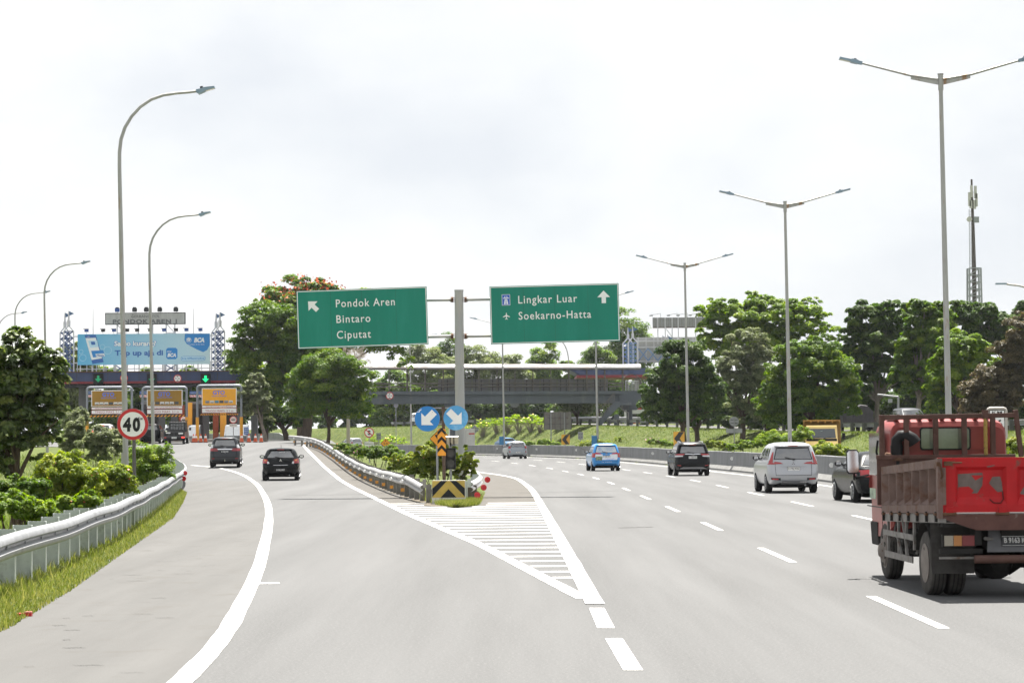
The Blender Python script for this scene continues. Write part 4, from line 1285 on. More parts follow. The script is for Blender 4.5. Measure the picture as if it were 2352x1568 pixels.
for px in (267, 316, 349, 380, 400):
    mb.beam((q.x(px), .6, q.z(px, 775)), (q.x(px), .6, z0b + .1), .1, .1, STEELW)
for pa, pb in ((267, 285), (382, 399)):
    mb.beam((q.x(pa), .6, z0b), (q.x(pb), .6, q.z(pa, 763)), .08, .08, STEELW); mb.beam((q.x(pa), .6, q.z(pa, 764)), (q.x(pb), .6, q.z(pa, 764)), .08, .08, STEELW)
mb.build('support_frame', nb)
for px, m2 in ((269, FLBL), (309, FLB), (336, FLB), (367, FLB), (404, FLB)):
    mb = MB(); X_ = q.x(px); mb.beam((X_, .4, z1b), (X_, .2, z1b + .3), .05, .05, STEELW); mb.box((X_, .15, z1b + .24), (.42, .25, .34), m2); mb.box((X_, .1, z1b + .46), (.3, .1, .1), FLB); mb.build('floodlight', nb)
for px, lab in ((214, 'thin lightning rod rising left of the name board'), (445, 'thin lightning rod rising right of the name board')):
    p0 = at(px, 853, DC + 3); tp = at(px, 709, DC + 3)
    mb = MB(); mb.tube([(0, 0, -.4), (0, 0, (tp.z - p0.z)*.6), (0, 0, tp.z - p0.z)], [.04, .03, .012], BACKG, 6); mb.tube([(0, 0, (tp.z - p0.z)*.5), (.9, 0, 0)], .008, BACKG, 4)
    tag(mb.build('lightning_rod', loc=p0), lab, 'lightning rod')

# toll booths on their islands
CREAM = mat('booth_cream', (.45, .36, .16), .7, var=.1); BROWN = mat('booth_red', (.24, .06, .03), .7, var=.15)
for px, lab in ((335, 'toll booth island with red and cream pillars behind the speed sign'), (438, 'toll booth island with red pillar behind the black pickup'), (516, 'toll booth island with dark cabin and grey concrete guard under the orange board')):
    D = DT + 6; b = base(px, D); q = PX(D, b)
    t_ = thing('toll_booth', lab, 'toll booth', b, group='toll booths')
    mb = MB(); mb.bx(-1.1, 1.1, -4, 8, -.1, .22, CONC); mb.build('island', t_, bevel=.04)
    mb = MB(); mb.bx(-.9, -.45, -1, -.5, .22, 3.2 if px != 335 else 2.4, BROWN); mb.build('pillar', t_)
    mb = MB(); mb.bx(-.3, .2, -.8, -.4, .22, 3.4 if px != 335 else 2.2, CREAM if px == 335 else YPOST); mb.build('pillar', t_)
    mb = MB(); mb.bx(-.4, 1.1, .2, 4.2, .22, 3.3, SOFFIT); mb.bx(-.45, 1.15, .1, 4.3, 3.3, 3.5, CONC_D); cb = mb.build('cabin', t_)
    mb = MB(); mb.bx(-.25, 1.0, .185, .197, 1.5, 2.9, BLACK); mb.build('window', cb)
    mb = MB(); mb.prism([(-2.6, .22), (-2.6, .5), (-1.6, 1.35), (-.9, 1.45), (-.9, .22)], -.1 if px != 516 else .25, 1.0 if px != 516 else 2.2, mat('booth_guard', (.16, .175, .19), .8, var=.12), plane='YZ'); mb.build('guard_wall', t_)
for px, lab in ((566, 'small blue notice on a post between the orange cones'),):
    D = 203.5; b = base(px, D); q = PX(D, b); t_ = thing('notice_board', lab, 'notice', b)
    mb = MB(); mb.tube([(0, .03, -.1), (0, .03, 1.15)], .03, BACKG, 8); mb.build('post', t_)
    mb = MB(); mb.bx(-.2, .2, -.02, .02, .62, 1.25, mat('notice_blue', (.04, .12, .33), .6)); pl = mb.build('panel', t_)
    mb = MB()
    for k, tx in enumerate(('PERIKSA', 'SALDO', 'ANDA')): mb.text(tx, 0, 1.08 - .18*k, .08, WHITE, y=-.028, width=.3)
    mb.build('lettering', pl)
# cones
CONEO = mat('cone_orange', (.62, .1, .03), .55, var=.12)
cone0 = None
CN = [(311, 'orange cone left of the black car at the toll lane'), (320, 'orange cone just below the 40 speed sign'), (332.5, 'orange cone right of the speed sign pole, first of two'), (342, 'orange cone right of the speed sign pole, nearer the lamp'), (444.5, 'orange cone left of the yellow portal post, outer one'), (450, 'orange cone left of the yellow portal post, inner one'), (461, 'orange cone behind the dark grey car, left one'), (472, 'orange cone behind the dark grey car, right one'), (555, 'orange cone against the yellow post right of the dark grey car'), (571.7, 'orange cone left of the small blue notice'), (586.6, 'orange cone right of the small blue notice'), (600, 'orange cone nearest the curved guardrail end')]
for px, lab in CN:
    D = 203.0 if px < 540 else 202.0; b = base(px, D)
    if cone0 is None:
        cone0 = thing('traffic_cone', lab, 'traffic cone', b, group='traffic cones at the toll lanes')
        mb = MB(); mb.box((0, 0, .025), (.4, .4, .05), BLACK); mb.build('base', cone0)
        mb = MB(); mb.cyl((0, 0, .39), 'Z', .17, .68, CONEO, 14, r2=.03); mb.build('body', cone0, smooth=50)
        mb = MB(); mb.cyl((0, 0, .47), 'Z', .118, .17, WHITE, 14, r2=.083); mb.build('stripe', cone0, smooth=50)
    else:
        dup(cone0, b, 0, lab)

# ------------------------------------------------------------ pedestrian bridge
DL, DR = 262.0, 270.0
Db = lambda px: DL + (px - 865) / (1440 - 865) * (DR - DL)
Bp = lambda px, py, back=0.0: at(px, py, Db(px)) + Vector((-.0, back, 0))
o_ = Bp(1040, 1010); o_.z = gz1(o_.x, o_.y)
br = thing('footbridge', 'grey pedestrian footbridge with curved translucent roof spanning the motorway', 'footbridge', o_)
lp = lambda px, py, back=0.0: Bp(px, py, back) - o_
BW = 2.4
DGREY = mat('bridge_grey_paint', (.10, .115, .13), .75, var=.12, vscale=.8, col2=(.15, .155, .16), c2=(.55, .7), c2scale=1, stretch=(1, 1, .3))
RAILM = mat('bridge_rail_steel', (.16, .145, .13), .7, .3, var=.2)
def wall(mb, pa, pb, yt, yb, y0, y1, m_):
    A0, A1 = lp(pa, yt(pa)), lp(pa, yb(pa)); B0, B1 = lp(pb, yt(pb)), lp(pb, yb(pb))
    vs = []
    for T_, U_ in ((A0, A1), (B0, B1)):
        for P0, yy in ((U_, y0), (U_, y1), (T_, y1), (T_, y0)):
            vs.append(P0 + Vector((0, yy, 0)))
    mb.add(vs, [(3, 2, 1, 0), (4, 5, 6, 7), (0, 1, 5, 4), (1, 2, 6, 5), (2, 3, 7, 6), (3, 0, 4, 7)], m_)
ln = lambda yl, yr: (lambda px: yl + (px - 865) / 575 * (yr - yl))
mb = MB(); wall(mb, 745, 1470, ln(898.3, 897.4), ln(906, 904.8), -.12, BW + .12, DGREY); wall(mb, 745, 1425, ln(905.9, 904.7), ln(927, 925.2), .15, BW - .15, DGREY); mb.build('deck', br)
mb = MB()
for yo in (0, BW):
    for yy in (ln(880, 879), ln(887.5, 886.5)):
        mb.tube([lp(745, yy(745), yo), lp(1100, yy(1100), yo), lp(1434, yy(1434), yo)], .045, RAILM, 6)
mb.build('railing', br)
for k in range(-3, 15):
    px = 893 + 41.4*k
    if px > 1470: break
    for yo in (0, BW):
        mb = MB(); mb.beam(lp(px, ln(898.5, 897.6)(px), yo), lp(px, ln(845.5, 845.5)(px), yo), .09, .09, RAILM); mb.build('post', br)
mb = MB(); ROOFM = mat('translucent_roofing', (.2, .2, .205), .45, var=.2, vscale=.4, col2=(.2, .165, .145), c2=(.48, .6), c2scale=.35, stretch=(1, .3, .3))
n_ = 26
rows = []
for k in range(9):
    t_ = k/8; a = math.pi*t_
    rows.append([lp(760 + (1472 - 760)*j/n_, 846.2, 0) + Vector((0, BW/2 - (BW/2 + .35)*math.cos(a), .52*math.sin(a) + .02*((j*7) % 3)*math.sin(a))) for j in range(n_ + 1)])
for k in range(8): mb.strip(rows[k], rows[k+1], ROOFM)
for k in range(8): mb.strip([p - Vector((0, 0, .03)) for p in rows[k+1]], [p - Vector((0, 0, .03)) for p in rows[k]], ROOFM)
mb.build('roof', br, smooth=60)
mb = MB(); mb.tube([lp(760, 846.6, -.2), lp(1472, 846.6, -.2)], .06, RAILM, 6); mb.tube([lp(760, 846.6, BW + .2), lp(1472, 846.6, BW + .2)], .06, RAILM, 6)
for px in range(776, 1472, 21):
    mb.tube([lp(px, 846.2) + Vector((0, BW/2 - (BW/2 + .3)*math.cos(a), .47*math.sin(a))) for a in np.linspace(0, math.pi, 7)], .03, RAILM, 5)
mb.build('roof_frame', br)
PAN = mat('bridge_panel_grey', (.2, .2, .2), .85, var=.12, vscale=1)
for k in range(10):
    pa = 1005 + 39.4*k
    mb = MB(); wall(mb, pa, pa + 38.6, ln(868.5, 868.5), ln(897.8, 897.0), BW + .12, BW + .17, PAN)
    for px in (pa + 8, pa + 21):
        mb.beam(lp(px, 870, BW + .1), lp(px, 897, BW + .1), .07, .07, SOFFIT)
    mb.build('banner_panel', br)
mb = MB(); A = lp(1041, 905, BW/2)                                 # middle pier
mb.prism([(-1.0, A.z), (1.0, A.z), (1.0, lp(1041, 930).z), (.45, lp(1041, 944).z), (-.45, lp(1041, 944).z), (-1.0, lp(1041, 930).z)], A.y - 1.1, A.y + 1.1, DGREY, Matrix.Translation((A.x, 0, 0)))
mb.cyl((A.x, A.y, lp(1041, 944).z/2 - .1), 'Z', .42, lp(1041, 944).z + .2, DGREY, 16); mb.build('pier', br)
A = lp(1446, 905, BW/2); gzr = gz1(A.x + o_.x, A.y + o_.y) - o_.z
mb = MB()
mb.prism([(-1.2, lp(1446, 905).z), (1.25, lp(1446, 905).z), (1.25, lp(1446, 930).z), (.8, lp(1446, 941).z), (-.55, lp(1446, 941).z), (-1.2, lp(1446, 933).z)], A.y - 1.5, A.y + 1.3, DGREY, Matrix.Translation((A.x, 0, 0)))
mb.cyl((A.x, A.y - .5, (lp(1446, 941).z + gzr)/2 - .2), 'Z', .33, lp(1446, 941).z - gzr + .6, DGREY, 16)
mb.tube([(A.x - .9, A.y - 1.6, lp(1446, 926).z), (A.x - .9, A.y - 1.6, lp(1446, 940).z), (A.x - .2, A.y - 1.6, lp(1446, 947).z), (A.x - .2, A.y - 1.6, gzr - .2)], .09, CONC, 8); mb.build('pier', br)
mb = MB()                                                      # stairs
yb = A.y - 3.2
def st(px, py): v = at(px, py, o_.y + yb) - o_; return (v.x, v.z)
mb.prism([st(1412, 922), st(1426, 922), st(1426, 930), st(1393, 962), st(1380, 978), st(1377, 978), st(1377, 966)], yb, yb + .16, DGREY)
mb.prism([st(1412, 922), st(1426, 922), st(1426, 930), st(1393, 962), st(1380, 978), st(1377, 978), st(1377, 966)], yb + 1.7, yb + 1.86, DGREY)
mb.prism([st(1426, 923), st(1452, 923), st(1452, 930), st(1426, 930)], yb, yb + 3.0, DGREY)
for k in range(12):
    xa, za = st(1412 - 2.9*k, 925 + 3.6*k); mb.bx(xa - .32, xa, yb + .16, yb + 1.7, za - .12, za, CONC_D)
mb.prism([st(1409, 955), st(1423, 948), st(1411, 961), st(1386, 1000), st(1378, 1000)], yb + 2.2, yb + 2.4, DGREY)
for pa, pb, y0 in ((1376, 1380, 966), (1411, 1422, 952)):
    xa, za = st(pa, y0); xb, _ = st(pb, y0); mb.bx(xa, xb, yb + .3, yb + 1.2, -.5, za, DGREY)
mb.build('stairs', br)
mb = MB()
for k in range(11):
    xa, za = st(1411 - 3.2*k, 922 + 4.0*k); mb.beam((xa, yb, za), (xa, yb, za + 1.0), .04, .04, RAILM)
(xa, za), (xb, zb) = st(1411, 921), st(1378, 962); mb.beam((xa, yb, za + 1), (xb, yb, zb + 1), .06, .06, RAILM)
for k in range(10):
    A2 = lp(1437 + 3.2*k, 897); mb.beam(A2, A2 + Vector((0, 0, 1.1)), .05, .05, STEELW)
mb.beam(lp(1436, 897) + Vector((0, 0, 1.1)), lp(1467, 897) + Vector((0, 0, 1.1)), .06, .06, STEELW)
mb.tube([lp(1452, 897, BW) + Vector((1.2*math.cos(a), 0, .6 + 1.3*math.sin(a))) for a in np.linspace(0, math.pi, 12)], .05, RAILM, 6)
mb.build('stair_railing', br)
round_sign(895, 908.5, Db(895) - .2, 8.8, 'round red rimmed 4,2 m height sign fixed on the footbridge', height_draw('4,2 m'))
p = at(1182.6, 925, Db(1182) + BW + .3)
mb = MB(); mb.cyl((0, 0, 0), 'Y', .52, .05, BACKG, 24); mb.box((0, .05, .5), (.1, .05, 1.0), BACKG); tag(mb.build('sign_back', loc=p), 'back of a round sign hanging below the footbridge deck', 'road sign')

# ------------------------------------------------------------ second toll gate beyond, seen from behind
D = 302.0
LB = mat('light_blue_lattice', (.16, .25, .42), .55, .2, var=.1)
bb = base(1400, D); q = PX(D, bb)
cn = thing('toll_canopy', 'far navy toll canopy with red underside seen above the footbridge railing', 'toll canopy', bb)
mb = MB(); x0, x1 = q.x(1303), q.x(1640); z0, z1 = q.z(1400, 861), q.z(1400, 846)
mb.add([(x0, -1, z1), (x0 + 1.6, -1, z0), (x1, -1, z0), (x1, -1, z1), (x0, 12, z1), (x0 + 1.6, 12, z0), (x1, 12, z0), (x1, 12, z1)], [(0, 1, 2, 3), (7, 6, 5, 4), (0, 3, 7, 4), (1, 5, 6, 2), (0, 4, 5, 1), (2, 6, 7, 3)], NAVY); mb.build('fascia', cn)
mb = MB(); mb.bx(x0 + 1.2, x1, -.9, 11.8, q.z(1400, 867), z0 - .002, MAROON); mb.build('trim', cn)
for px in (1470, 1530, 1590):
    mb = MB(); mb.bx(q.x(px) - .4, q.x(px) + .4, 4, 4.8, -.3, q.z(1400, 867), CONC); mb.bx(q.x(px) - .42, q.x(px) + .42, 3.98, 4.82, 1.0, 2.2, REDS); mb.build('column', cn)
for args in ((D + 5, 1431, 1457, 776, 789, 848, 752, 'pale and light blue lattice tower, rear one of the far pair beside the green board'), (D, 1443, 1467, 774, 787, 848, 750, 'pale and light blue lattice tower, front one of the far pair beside the green board'), (D + 5, 1513, 1535, 786, 800, 848, 772, 'rear far lattice tower half hidden by the tree crown right of the footbridge'), (D, 1524, 1547, 785, 798, 848, 771, 'front far lattice tower half hidden by the tree crown right of the footbridge')):
    lattice_tower(*args, 'lattice towers on the toll roofs', blue=LB)
bb2 = at(1505, 848, D); q = PX(D, bb2); u = q.u
bk = thing('billboard', 'back of a far billboard with blue truss, right of the lattice towers', 'billboard', bb2)
mb = MB(); mb.bx(q.x(1464), q.x(1600), .5, .7, q.z(1500, 832), q.z(1500, 774), mat('billboard_back', (.4, .4, .4), .8, var=.12)); mb.build('panel', bk)
mb = MB()
for yy in (783, 797, 829):
    mb.beam((q.x(1464), .3, q.z(1500, yy)), (q.x(1600), .3, q.z(1500, yy)), .14, .14, STEELW)
for px in range(1468, 1600, 18):
    mb.beam((q.x(px), .35, q.z(px, 774)), (q.x(px), .35, q.z(px, 836)), .1, .1, STEELW)
mb.build('support_frame', bk)
mb = MB()
for px in range(1468, 1590, 22):
    mb.beam((q.x(px), .1, q.z(px, 800)), (q.x(px + 22), .1, q.z(px, 828)), .14, .14, LB); mb.beam((q.x(px + 22), .1, q.z(px, 800)), (q.x(px), .1, q.z(px, 828)), .14, .14, LB)
mb.build('truss', bk)
n2 = thing('toll_name_board', 'grey corrugated back of a sign board raised on struts against the sky', 'sign board', bb2)
mb = MB(); x0, x1 = q.x(1501.5), q.x(1636); z0, z1 = q.z(1565, 752.5), q.z(1565, 728.5)
mb.bx(x0, x1, .3, .6, z0, z1, mat('corrugated_back', (.27, .27, .27), .8, var=.1))
for k in range(22):
    xx = x0 + (x1 - x0)*(k + .3)/22; mb.bx(xx, xx + .1, .26, .3, z0 + .08, z1 - .08, BACKG)
mb.bx(x0, x1, .24, .26, z0, z0 + .1, RUST); mb.build('panel', n2)
mb = MB()
for px in (1513, 1530, 1546, 1560, 1578, 1600):
    mb.beam((q.x(px), .15, q.z(px, 790)), (q.x(px), .15, z1), .12, .12, STEELW)
mb.beam((q.x(1532), .15, q.z(px, 754)), (q.x(1552), .15, q.z(px, 782)), .1, .1, STEELW); mb.build('support_frame', n2)
for px in (1520, 1560, 1582, 1610):
    mb = MB(); mb.beam((q.x(px), .3, z1), (q.x(px), .3, z1 + .5), .06, .06, STEELW); mb.beam((q.x(px), .3, z1 + .5), (q.x(px) - 1.2, .3, z1 + .32), .07, .07, STEELW); mb.box((q.x(px) - 1.2, .3, z1 + .25), (.4, .25, .16), BACKG); mb.build('floodlight', n2)
for px in (1455, 1532):
    pass
DW = 292.0; b = base(1466, DW); q = PX(DW, b)
tb = thing('toll_office', 'low white toll building with red and blue bands under the dark tree', 'building', b)
mb = MB(); zb = q.z(1466, 992); mb.bx(q.x(1438), q.x(1640), 0, 5, zb - 2, q.z(1466, 940), mat('office_white', (.5, .5, .5), .8, var=.1)); mb.build('wall', tb)
mb = MB(); mb.prism([(q.x(1440), q.z(1466, 974)), (q.x(1500), q.z(1466, 974)), (q.x(1490), q.z(1466, 966)), (q.x(1450), q.z(1466, 966))], -.03, 0, REDS); mb.bx(q.x(1440), q.x(1640), -.02, 0, q.z(1466, 978), q.z(1466, 974.5), NAVY); mb.build('band', tb)
for px in (1452, 1500, 1540, 1585, 1620):
    mb = MB(); mb.bx(q.x(px), q.x(px) + 1.2, -.04, 0, q.z(1466, 966), q.z(1466, 950), BLACK); mb.build('window', tb)

# ------------------------------------------------------------ small signs along the road
def stop_draw(mb, cz, r_, u):
    mb.text('S', 0, cz - .42*r_, .86*r_, TR, y=-.066, bold=.06)
    c, s_ = math.cos(R(-42)), math.sin(R(-42)); w_ = .1*r_; l_ = .84*r_
    mb.flat([(a*c - b_*s_, cz + a*s_ + b_*c) for a, b_ in ((-l_, -w_), (l_, -w_), (l_, w_), (-l_, w_))], -.07, REDS)
t_ = round_sign(848, 993, 146, 11.2, 'round no stopping sign with slashed S over a small white plate', stop_draw, post=True)
c = at(848, 1022, 146); u = 146 / FPX; z_ = c.z - t_.location.z
mb = MB(); mb.bx(-11*u, 11*u, -.05, -.02, z_ - 8*u, z_ + 8*u, TR); mb.bx(-10.4*u, 10.4*u, -.056, -.05, z_ - 7.4*u, z_ + 7.4*u, WHITE); pl = mb.build('plate', t_)
mb = MB(); mb.text('SEPANJANG JALAN TOL', 0, z_ + 1.5*u, 3.6*u, TR, y=-.062, width=19*u, bold=.01); mb.text('KECUALI DARURAT', 0, z_ - 4.6*u, 3.6*u, TR, y=-.062, width=15*u, bold=.01); mb.build('lettering', pl)
D = 150; b = base(886, D); q = PX(D, b); u = q.u
t_ = thing('warning_sign', 'yellow diamond sign reading 5 m with two arrows', 'road sign', b)
cx, cz = q.x(886, 1018), q.z(886, 1018); dm_ = lambda h: [(cx, cz + h), (cx + h, cz), (cx, cz - h), (cx - h, cz)]
mb = MB(); mb.tube([(0, .02, -.2), (0, .02, cz)], .035, BACKG, 8); mb.build('post', t_)
mb = MB(); mb.prism(dm_(12*u), -.04, -.01, BACKG); mb.flat(dm_(11.9*u), -.045, TR); mb.flat(dm_(10.9*u), -.05, YELL); pl = mb.build('board', t_)
mb = MB(); mb.text('5 m', cx, cz - 2*u, 4.8*u, TR, y=-.055, width=9.5*u, bold=.02); arrow(mb, cx, cz + 6.2*u, 4*u, R(180), None, TR, -.055); arrow(mb, cx, cz - 6.2*u, 4*u, 0, None, TR, -.055); mb.build('lettering', pl)
for px, py, D, hw, hh, lab in ((1299, 1009, 216, .37, .45, 'yellow board with black left chevron above the barrier between the grey and blue cars'), (1559.5, 1006.5, 166.5, .38, .47, 'yellow board with black left chevron above the barrier by the black sport utility car')):
    D = median_D(px, .9); c = at(px, py, D); b = Vector((c.x, D, gz1(c.x, D))); cz = c.z - b.z
    t_ = thing('chevron_board', lab, 'road sign', b, group='left chevron boards')
    mb = MB(); mb.tube([(0, .03, -.2), (0, .03, cz + hh*.9)], .04, BACKG, 8); mb.build('post', t_)
    mb = MB(); mb.bx(-hw, hw, -.03, 0, cz - hh, cz + hh, mat('chevron_yellow', (.62, .33, .03), .6, var=.1)); mb.flat([(-hw*.9, cz), (.05*hw, cz + hh*.95), (hw*.92, cz + hh*.95), (.12*hw, cz), (hw*.92, cz - hh*.95), (.05*hw, cz - hh*.95)], -.034, TR); mb.build('board', t_)
def sign_back(px, py, D, shape, hw, hh, label, plates=(), nposts=1):
    c = at(px, py, D); b = Vector((c.x, D, gz1(c.x, D))); cz = c.z - b.z
    t_ = thing('sign_back', label, 'road sign', b)
    mb = MB()
    if shape == 'round': mb.cyl((0, 0, cz), 'Y', hw, .03, BACKG, 24)
    elif shape == 'diamond': mb.prism([(0, cz + hh), (hw, cz), (0, cz - hh), (-hw, cz)], -.015, .015, BACKG)
    else:
        big = hw > 1; mb.bx(-hw, hw, -.015, .015, cz - hh, cz + hh, mat('stained_sign_back', (.17, .16, .15), .75, .1, var=.2, vscale=2, col2=(.12, .08, .055), c2=(.55, .7), c2scale=2.5) if big else BACKG)
        for k in range(6 if big else 0): X_ = -hw + 2*hw*k/5; mb.bx(X_ - .02, X_ + .02, -.05, -.015, cz - hh, cz + hh, SOFFIT)
    for s_ in (-.35, .35): mb.bx(-hw*.75, hw*.75, -.04, -.015, cz + s_*hh - .02, cz + s_*hh + .02, SOFFIT)
    mb.build('board', t_)
    for k in range(nposts):
        mb = MB(); X_ = 0 if nposts == 1 else (-.45 + .9*k)*hw*1.1; mb.tube([(X_, -.07, -.3), (X_, -.07, cz + hh*.92)], .04 if nposts == 1 else .06, GALV, 8); mb.build('post', t_)
    for dz, w_, h_ in plates:
        mb = MB(); mb.bx(-w_, w_, -.015, .015, cz + dz - h_, cz + dz + h_, BACKG); mb.build('plate', t_)
    return t_
sign_back(1090, 986, 292, 'diamond', .56, .56, 'grey back of a diamond sign standing on the grass slope near the footbridge post')
sign_back(1281, 966, 254, 'box', 1.43, .92, 'large grey gridded back of a road sign on two posts on the grass slope', nposts=2)
o2 = bpy.data.objects
mb = MB()
sign_back(1333.5, 1000, 233, 'box', .24, .36, 'small grey square sign back near the stairs shadow')
sign_back(870, 1002, 205, 'box', .2, .3, 'small pale square sign back beside the yellow 5 m diamond')
sign_back(1686, 967.5, 187, 'round', .37, .37, 'grey round sign back with a long plate, in front of the tree shade', plates=((-.72, .62, .17),))
sign_back(909.5, 931, 305, 'round', .28, .28, 'small round sign back on a post seen under the footbridge beside its height sign')
D = 83.0; c = at(2289.5, 968, D); b = Vector((c.x, D, gz1(c.x, D))); q = PX(D, b); u = q.u
t_ = thing('kilometre_sign', 'white KM sign with rounded tube frame behind the red truck', 'road sign', b)
mb = MB(); x0, x1, z0, z1 = q.x(2268), q.x(2311), q.z(2290, 1008), q.z(2290, 937); a = .09
pts = [(x0, 0, z0 + a), (x0, 0, z1 - a), (x0 + a*.3, 0, z1 - a*.3), (x0 + a, 0, z1), (x1 - a, 0, z1), (x1 - a*.3, 0, z1 - a*.3), (x1, 0, z1 - a), (x1, 0, z0 + a), (x1 - a*.3, 0, z0 + a*.3), (x1 - a, 0, z0), (x0 + a, 0, z0), (x0 + a*.3, 0, z0 + a*.3), (x0, 0, z0 + a)]
mb.tube(pts, .045, mat('worn_tube', (.45, .42, .38), .6, .2, var=.15), 8, caps=False); mb.tube([((x0+x1)/2, 0, -.2), ((x0+x1)/2, 0, z0)], .05, GALV, 8); mb.build('frame', t_, smooth=60)
mb = MB(); mb.bx(x0 + .08, x1 - .08, -.04, -.01, z0 + .1, z1 - .08, WHITE); mb.bx(x0 + .08, x1 - .08, -.046, -.04, z0 + .1, z0 + .34, GREEN); pl = mb.build('board', t_)
mb = MB(); mb.text('KM', (x0+x1)/2, q.z(2290, 950), 6.6*u, TR, y=-.05, width=23*u, bold=.01); mb.text('16', (x0+x1)/2, q.z(2290, 980), 17*u, TR, y=-.05, width=24*u, bold=.03); mb.build('lettering', pl)
D = 190; c = at(2063, 912, D); b = Vector((c.x, D, gz1(c.x, D))); q = PX(D, b)
t_ = thing('camera_pole', 'thin pole with a long horizontal arm above the dark parked car', 'pole', b)
mb = MB(); mb.tube([(0, 0, -.2), (0, 0, q.z(2063, 911))], .09, GALV, 8); mb.build('post', t_)
mb = MB(); mb.tube([(.0, 0, q.z(2063, 911)), (q.x(2016), 0, q.z(2016, 906))], .07, GALV, 8); mb.box((q.x(2045), 0, q.z(2045, 920)), (.3, .3, .3), BACKG); mb.build('arm', t_)
b = G(1084, 1152)
mb = MB(); mb.tube([(0, 0, -.1), (.01, 0, .25), (.0, .02, .5)], [.2, .15, .15], mat('stump_wood', (.1, .085, .065), .9, var=.3, vscale=8), 10)
for k in range(5): mb.tube([(.12*math.cos(k*1.3), .12*math.sin(k*1.3), .15), (.3*math.cos(k*1.3), .3*math.sin(k*1.3), -.08)], [.06, .03], MATS['stump_wood'], 6)
o = mb.build('tree_stump', loc=b); tag(o, 'short dark tree stump beside the red reflectors on the gore', 'tree stump')
# litter
b = G(57, 1415); mb = MB(); mb.box((0, 0, .02), (.16, .07, .04), REDS); mb.box((.04, .0, .045), (.08, .06, .02), mat('scrap_pink', (.4, .12, .1), .6)); tag(mb.build('litter_scrap', loc=b, bevel=.005), 'small red scrap lying at the edge of the grass verge', 'litter')

# ------------------------------------------------------------ telecom tower and other single lamps
D = 330.0; b = base(2243, D); q = PX(D, b); u = q.u
t_ = thing('telecom_tower', 'slim telecom mast with antennas rising above the trees', 'telecom tower', b)
mb = MB(); TG = mat('tower_grey', (.28, .3, .31), .5, .3, var=.1); TD = mat('tower_dark', (.09, .075, .07), .6, .2, var=.25)
zt = q.z(2243, 616); z0 = 0; hw = 13*u
for sx in (-1, 1):
    for sy in (-1, 1):
        mb.beam((sx*hw*1.3, sy*hw*1.3, z0), (sx*hw, sy*hw, zt), .22, .22, TG)
n_ = 22
for k in range(n_):
    za, zb = zt*k/n_, zt*(k+1)/n_; a, b_ = hw*(1.3 - .3*k/n_), hw*(1.3 - .3*(k+1)/n_)
    for sy in (-1, 1):
        mb.beam((-a, sy*a, za), (b_, sy*b_, zb), .1, .1, TG); mb.beam((-b_, sy*b_, zb), (b_, sy*b_, zb), .1, .1, TG)
mb.build('lower_frame', t_)
mb = MB(); mb.tube([(0, 0, 0), (0, 0, zt), (-.05, 0, q.z(2243, 520)), (-.15, 0, q.z(2243, 412))], [.34, .3, .23, .13], TD, 8)
for k in range(40):
    zz = zt + (q.z(2243, 480) - zt)*k/40; mb.box((-.45, 0, zz), (.3, .05, .06), TG)
mb.beam((-.6, 0, zt), (-.55, 0, q.z(2243, 480)), .06, .06, TG); mb.build('mast', t_, smooth=50)
for dx, py, h in ((-9, 458, 40), (-4, 440, 34), (5, 442, 36), (7, 460, 38), (-6, 470, 22), (3, 470, 26)):
    mb = MB(); zc = q.z(2243, py); mb.box((dx*u, -.3, zc), (.34, .25, h*u*.8), mat('antenna_pale', (.5, .5, .46), .6)); mb.beam((0, 0, zc), (dx*u, -.2, zc), .08, .08, TG); mb.build('antenna', t_)
mb = MB(); mb.cyl((-10.5*u, -.4, q.z(2243, 504)), 'Y', .36, .25, mat('antenna_pale', (.5, .5, .46)), 16); mb.beam((0, 0, q.z(2243, 504)), (-10*u, -.3, q.z(2243, 504)), .08, .08, TG); mb.box((6*u, -.3, q.z(2243, 505)), (.7, .4, .8), TG); mb.build('dish', t_)
def small_lamp(px, py_top, D, side, reach, label, hh=2.2):
    tip = at(px, py_top, D); bx_ = tip.x - side*reach; b = Vector((bx_, D, gz1(bx_, D))); z = tip.z - b.z
    t_ = thing('street_lamp', label, 'street lamp', b)
    mb = MB(); pts = [(0, 0, -.3), (0, 0, z - hh)]
    for k in range(1, 9):
        a = k/8*math.pi/2; pts.append((side*reach*.75*(1 - math.cos(a)), 0, z - hh + (hh - .12)*math.sin(a)))
    pts.append((side*reach*.9, 0, z - .05)); mb.tube(pts, .07, POLE, 8); mb.build('pole', t_, smooth=60)
    mb = MB(); mb.bx(*sorted((side*reach*.9, side*(reach + .55))), -.12, .12, z - .08, z + .04, LAMPGREY); mb.build('lamp_head', t_)
small_lamp(2303, 651, 185, -1, 3.0, 'curved street lamp whose arm reaches in at the right edge of the sky')
small_lamp(1272, 778, 330, -1, 2.0, 'small curved street lamp behind the Lingkar Luar board', hh=3.2)
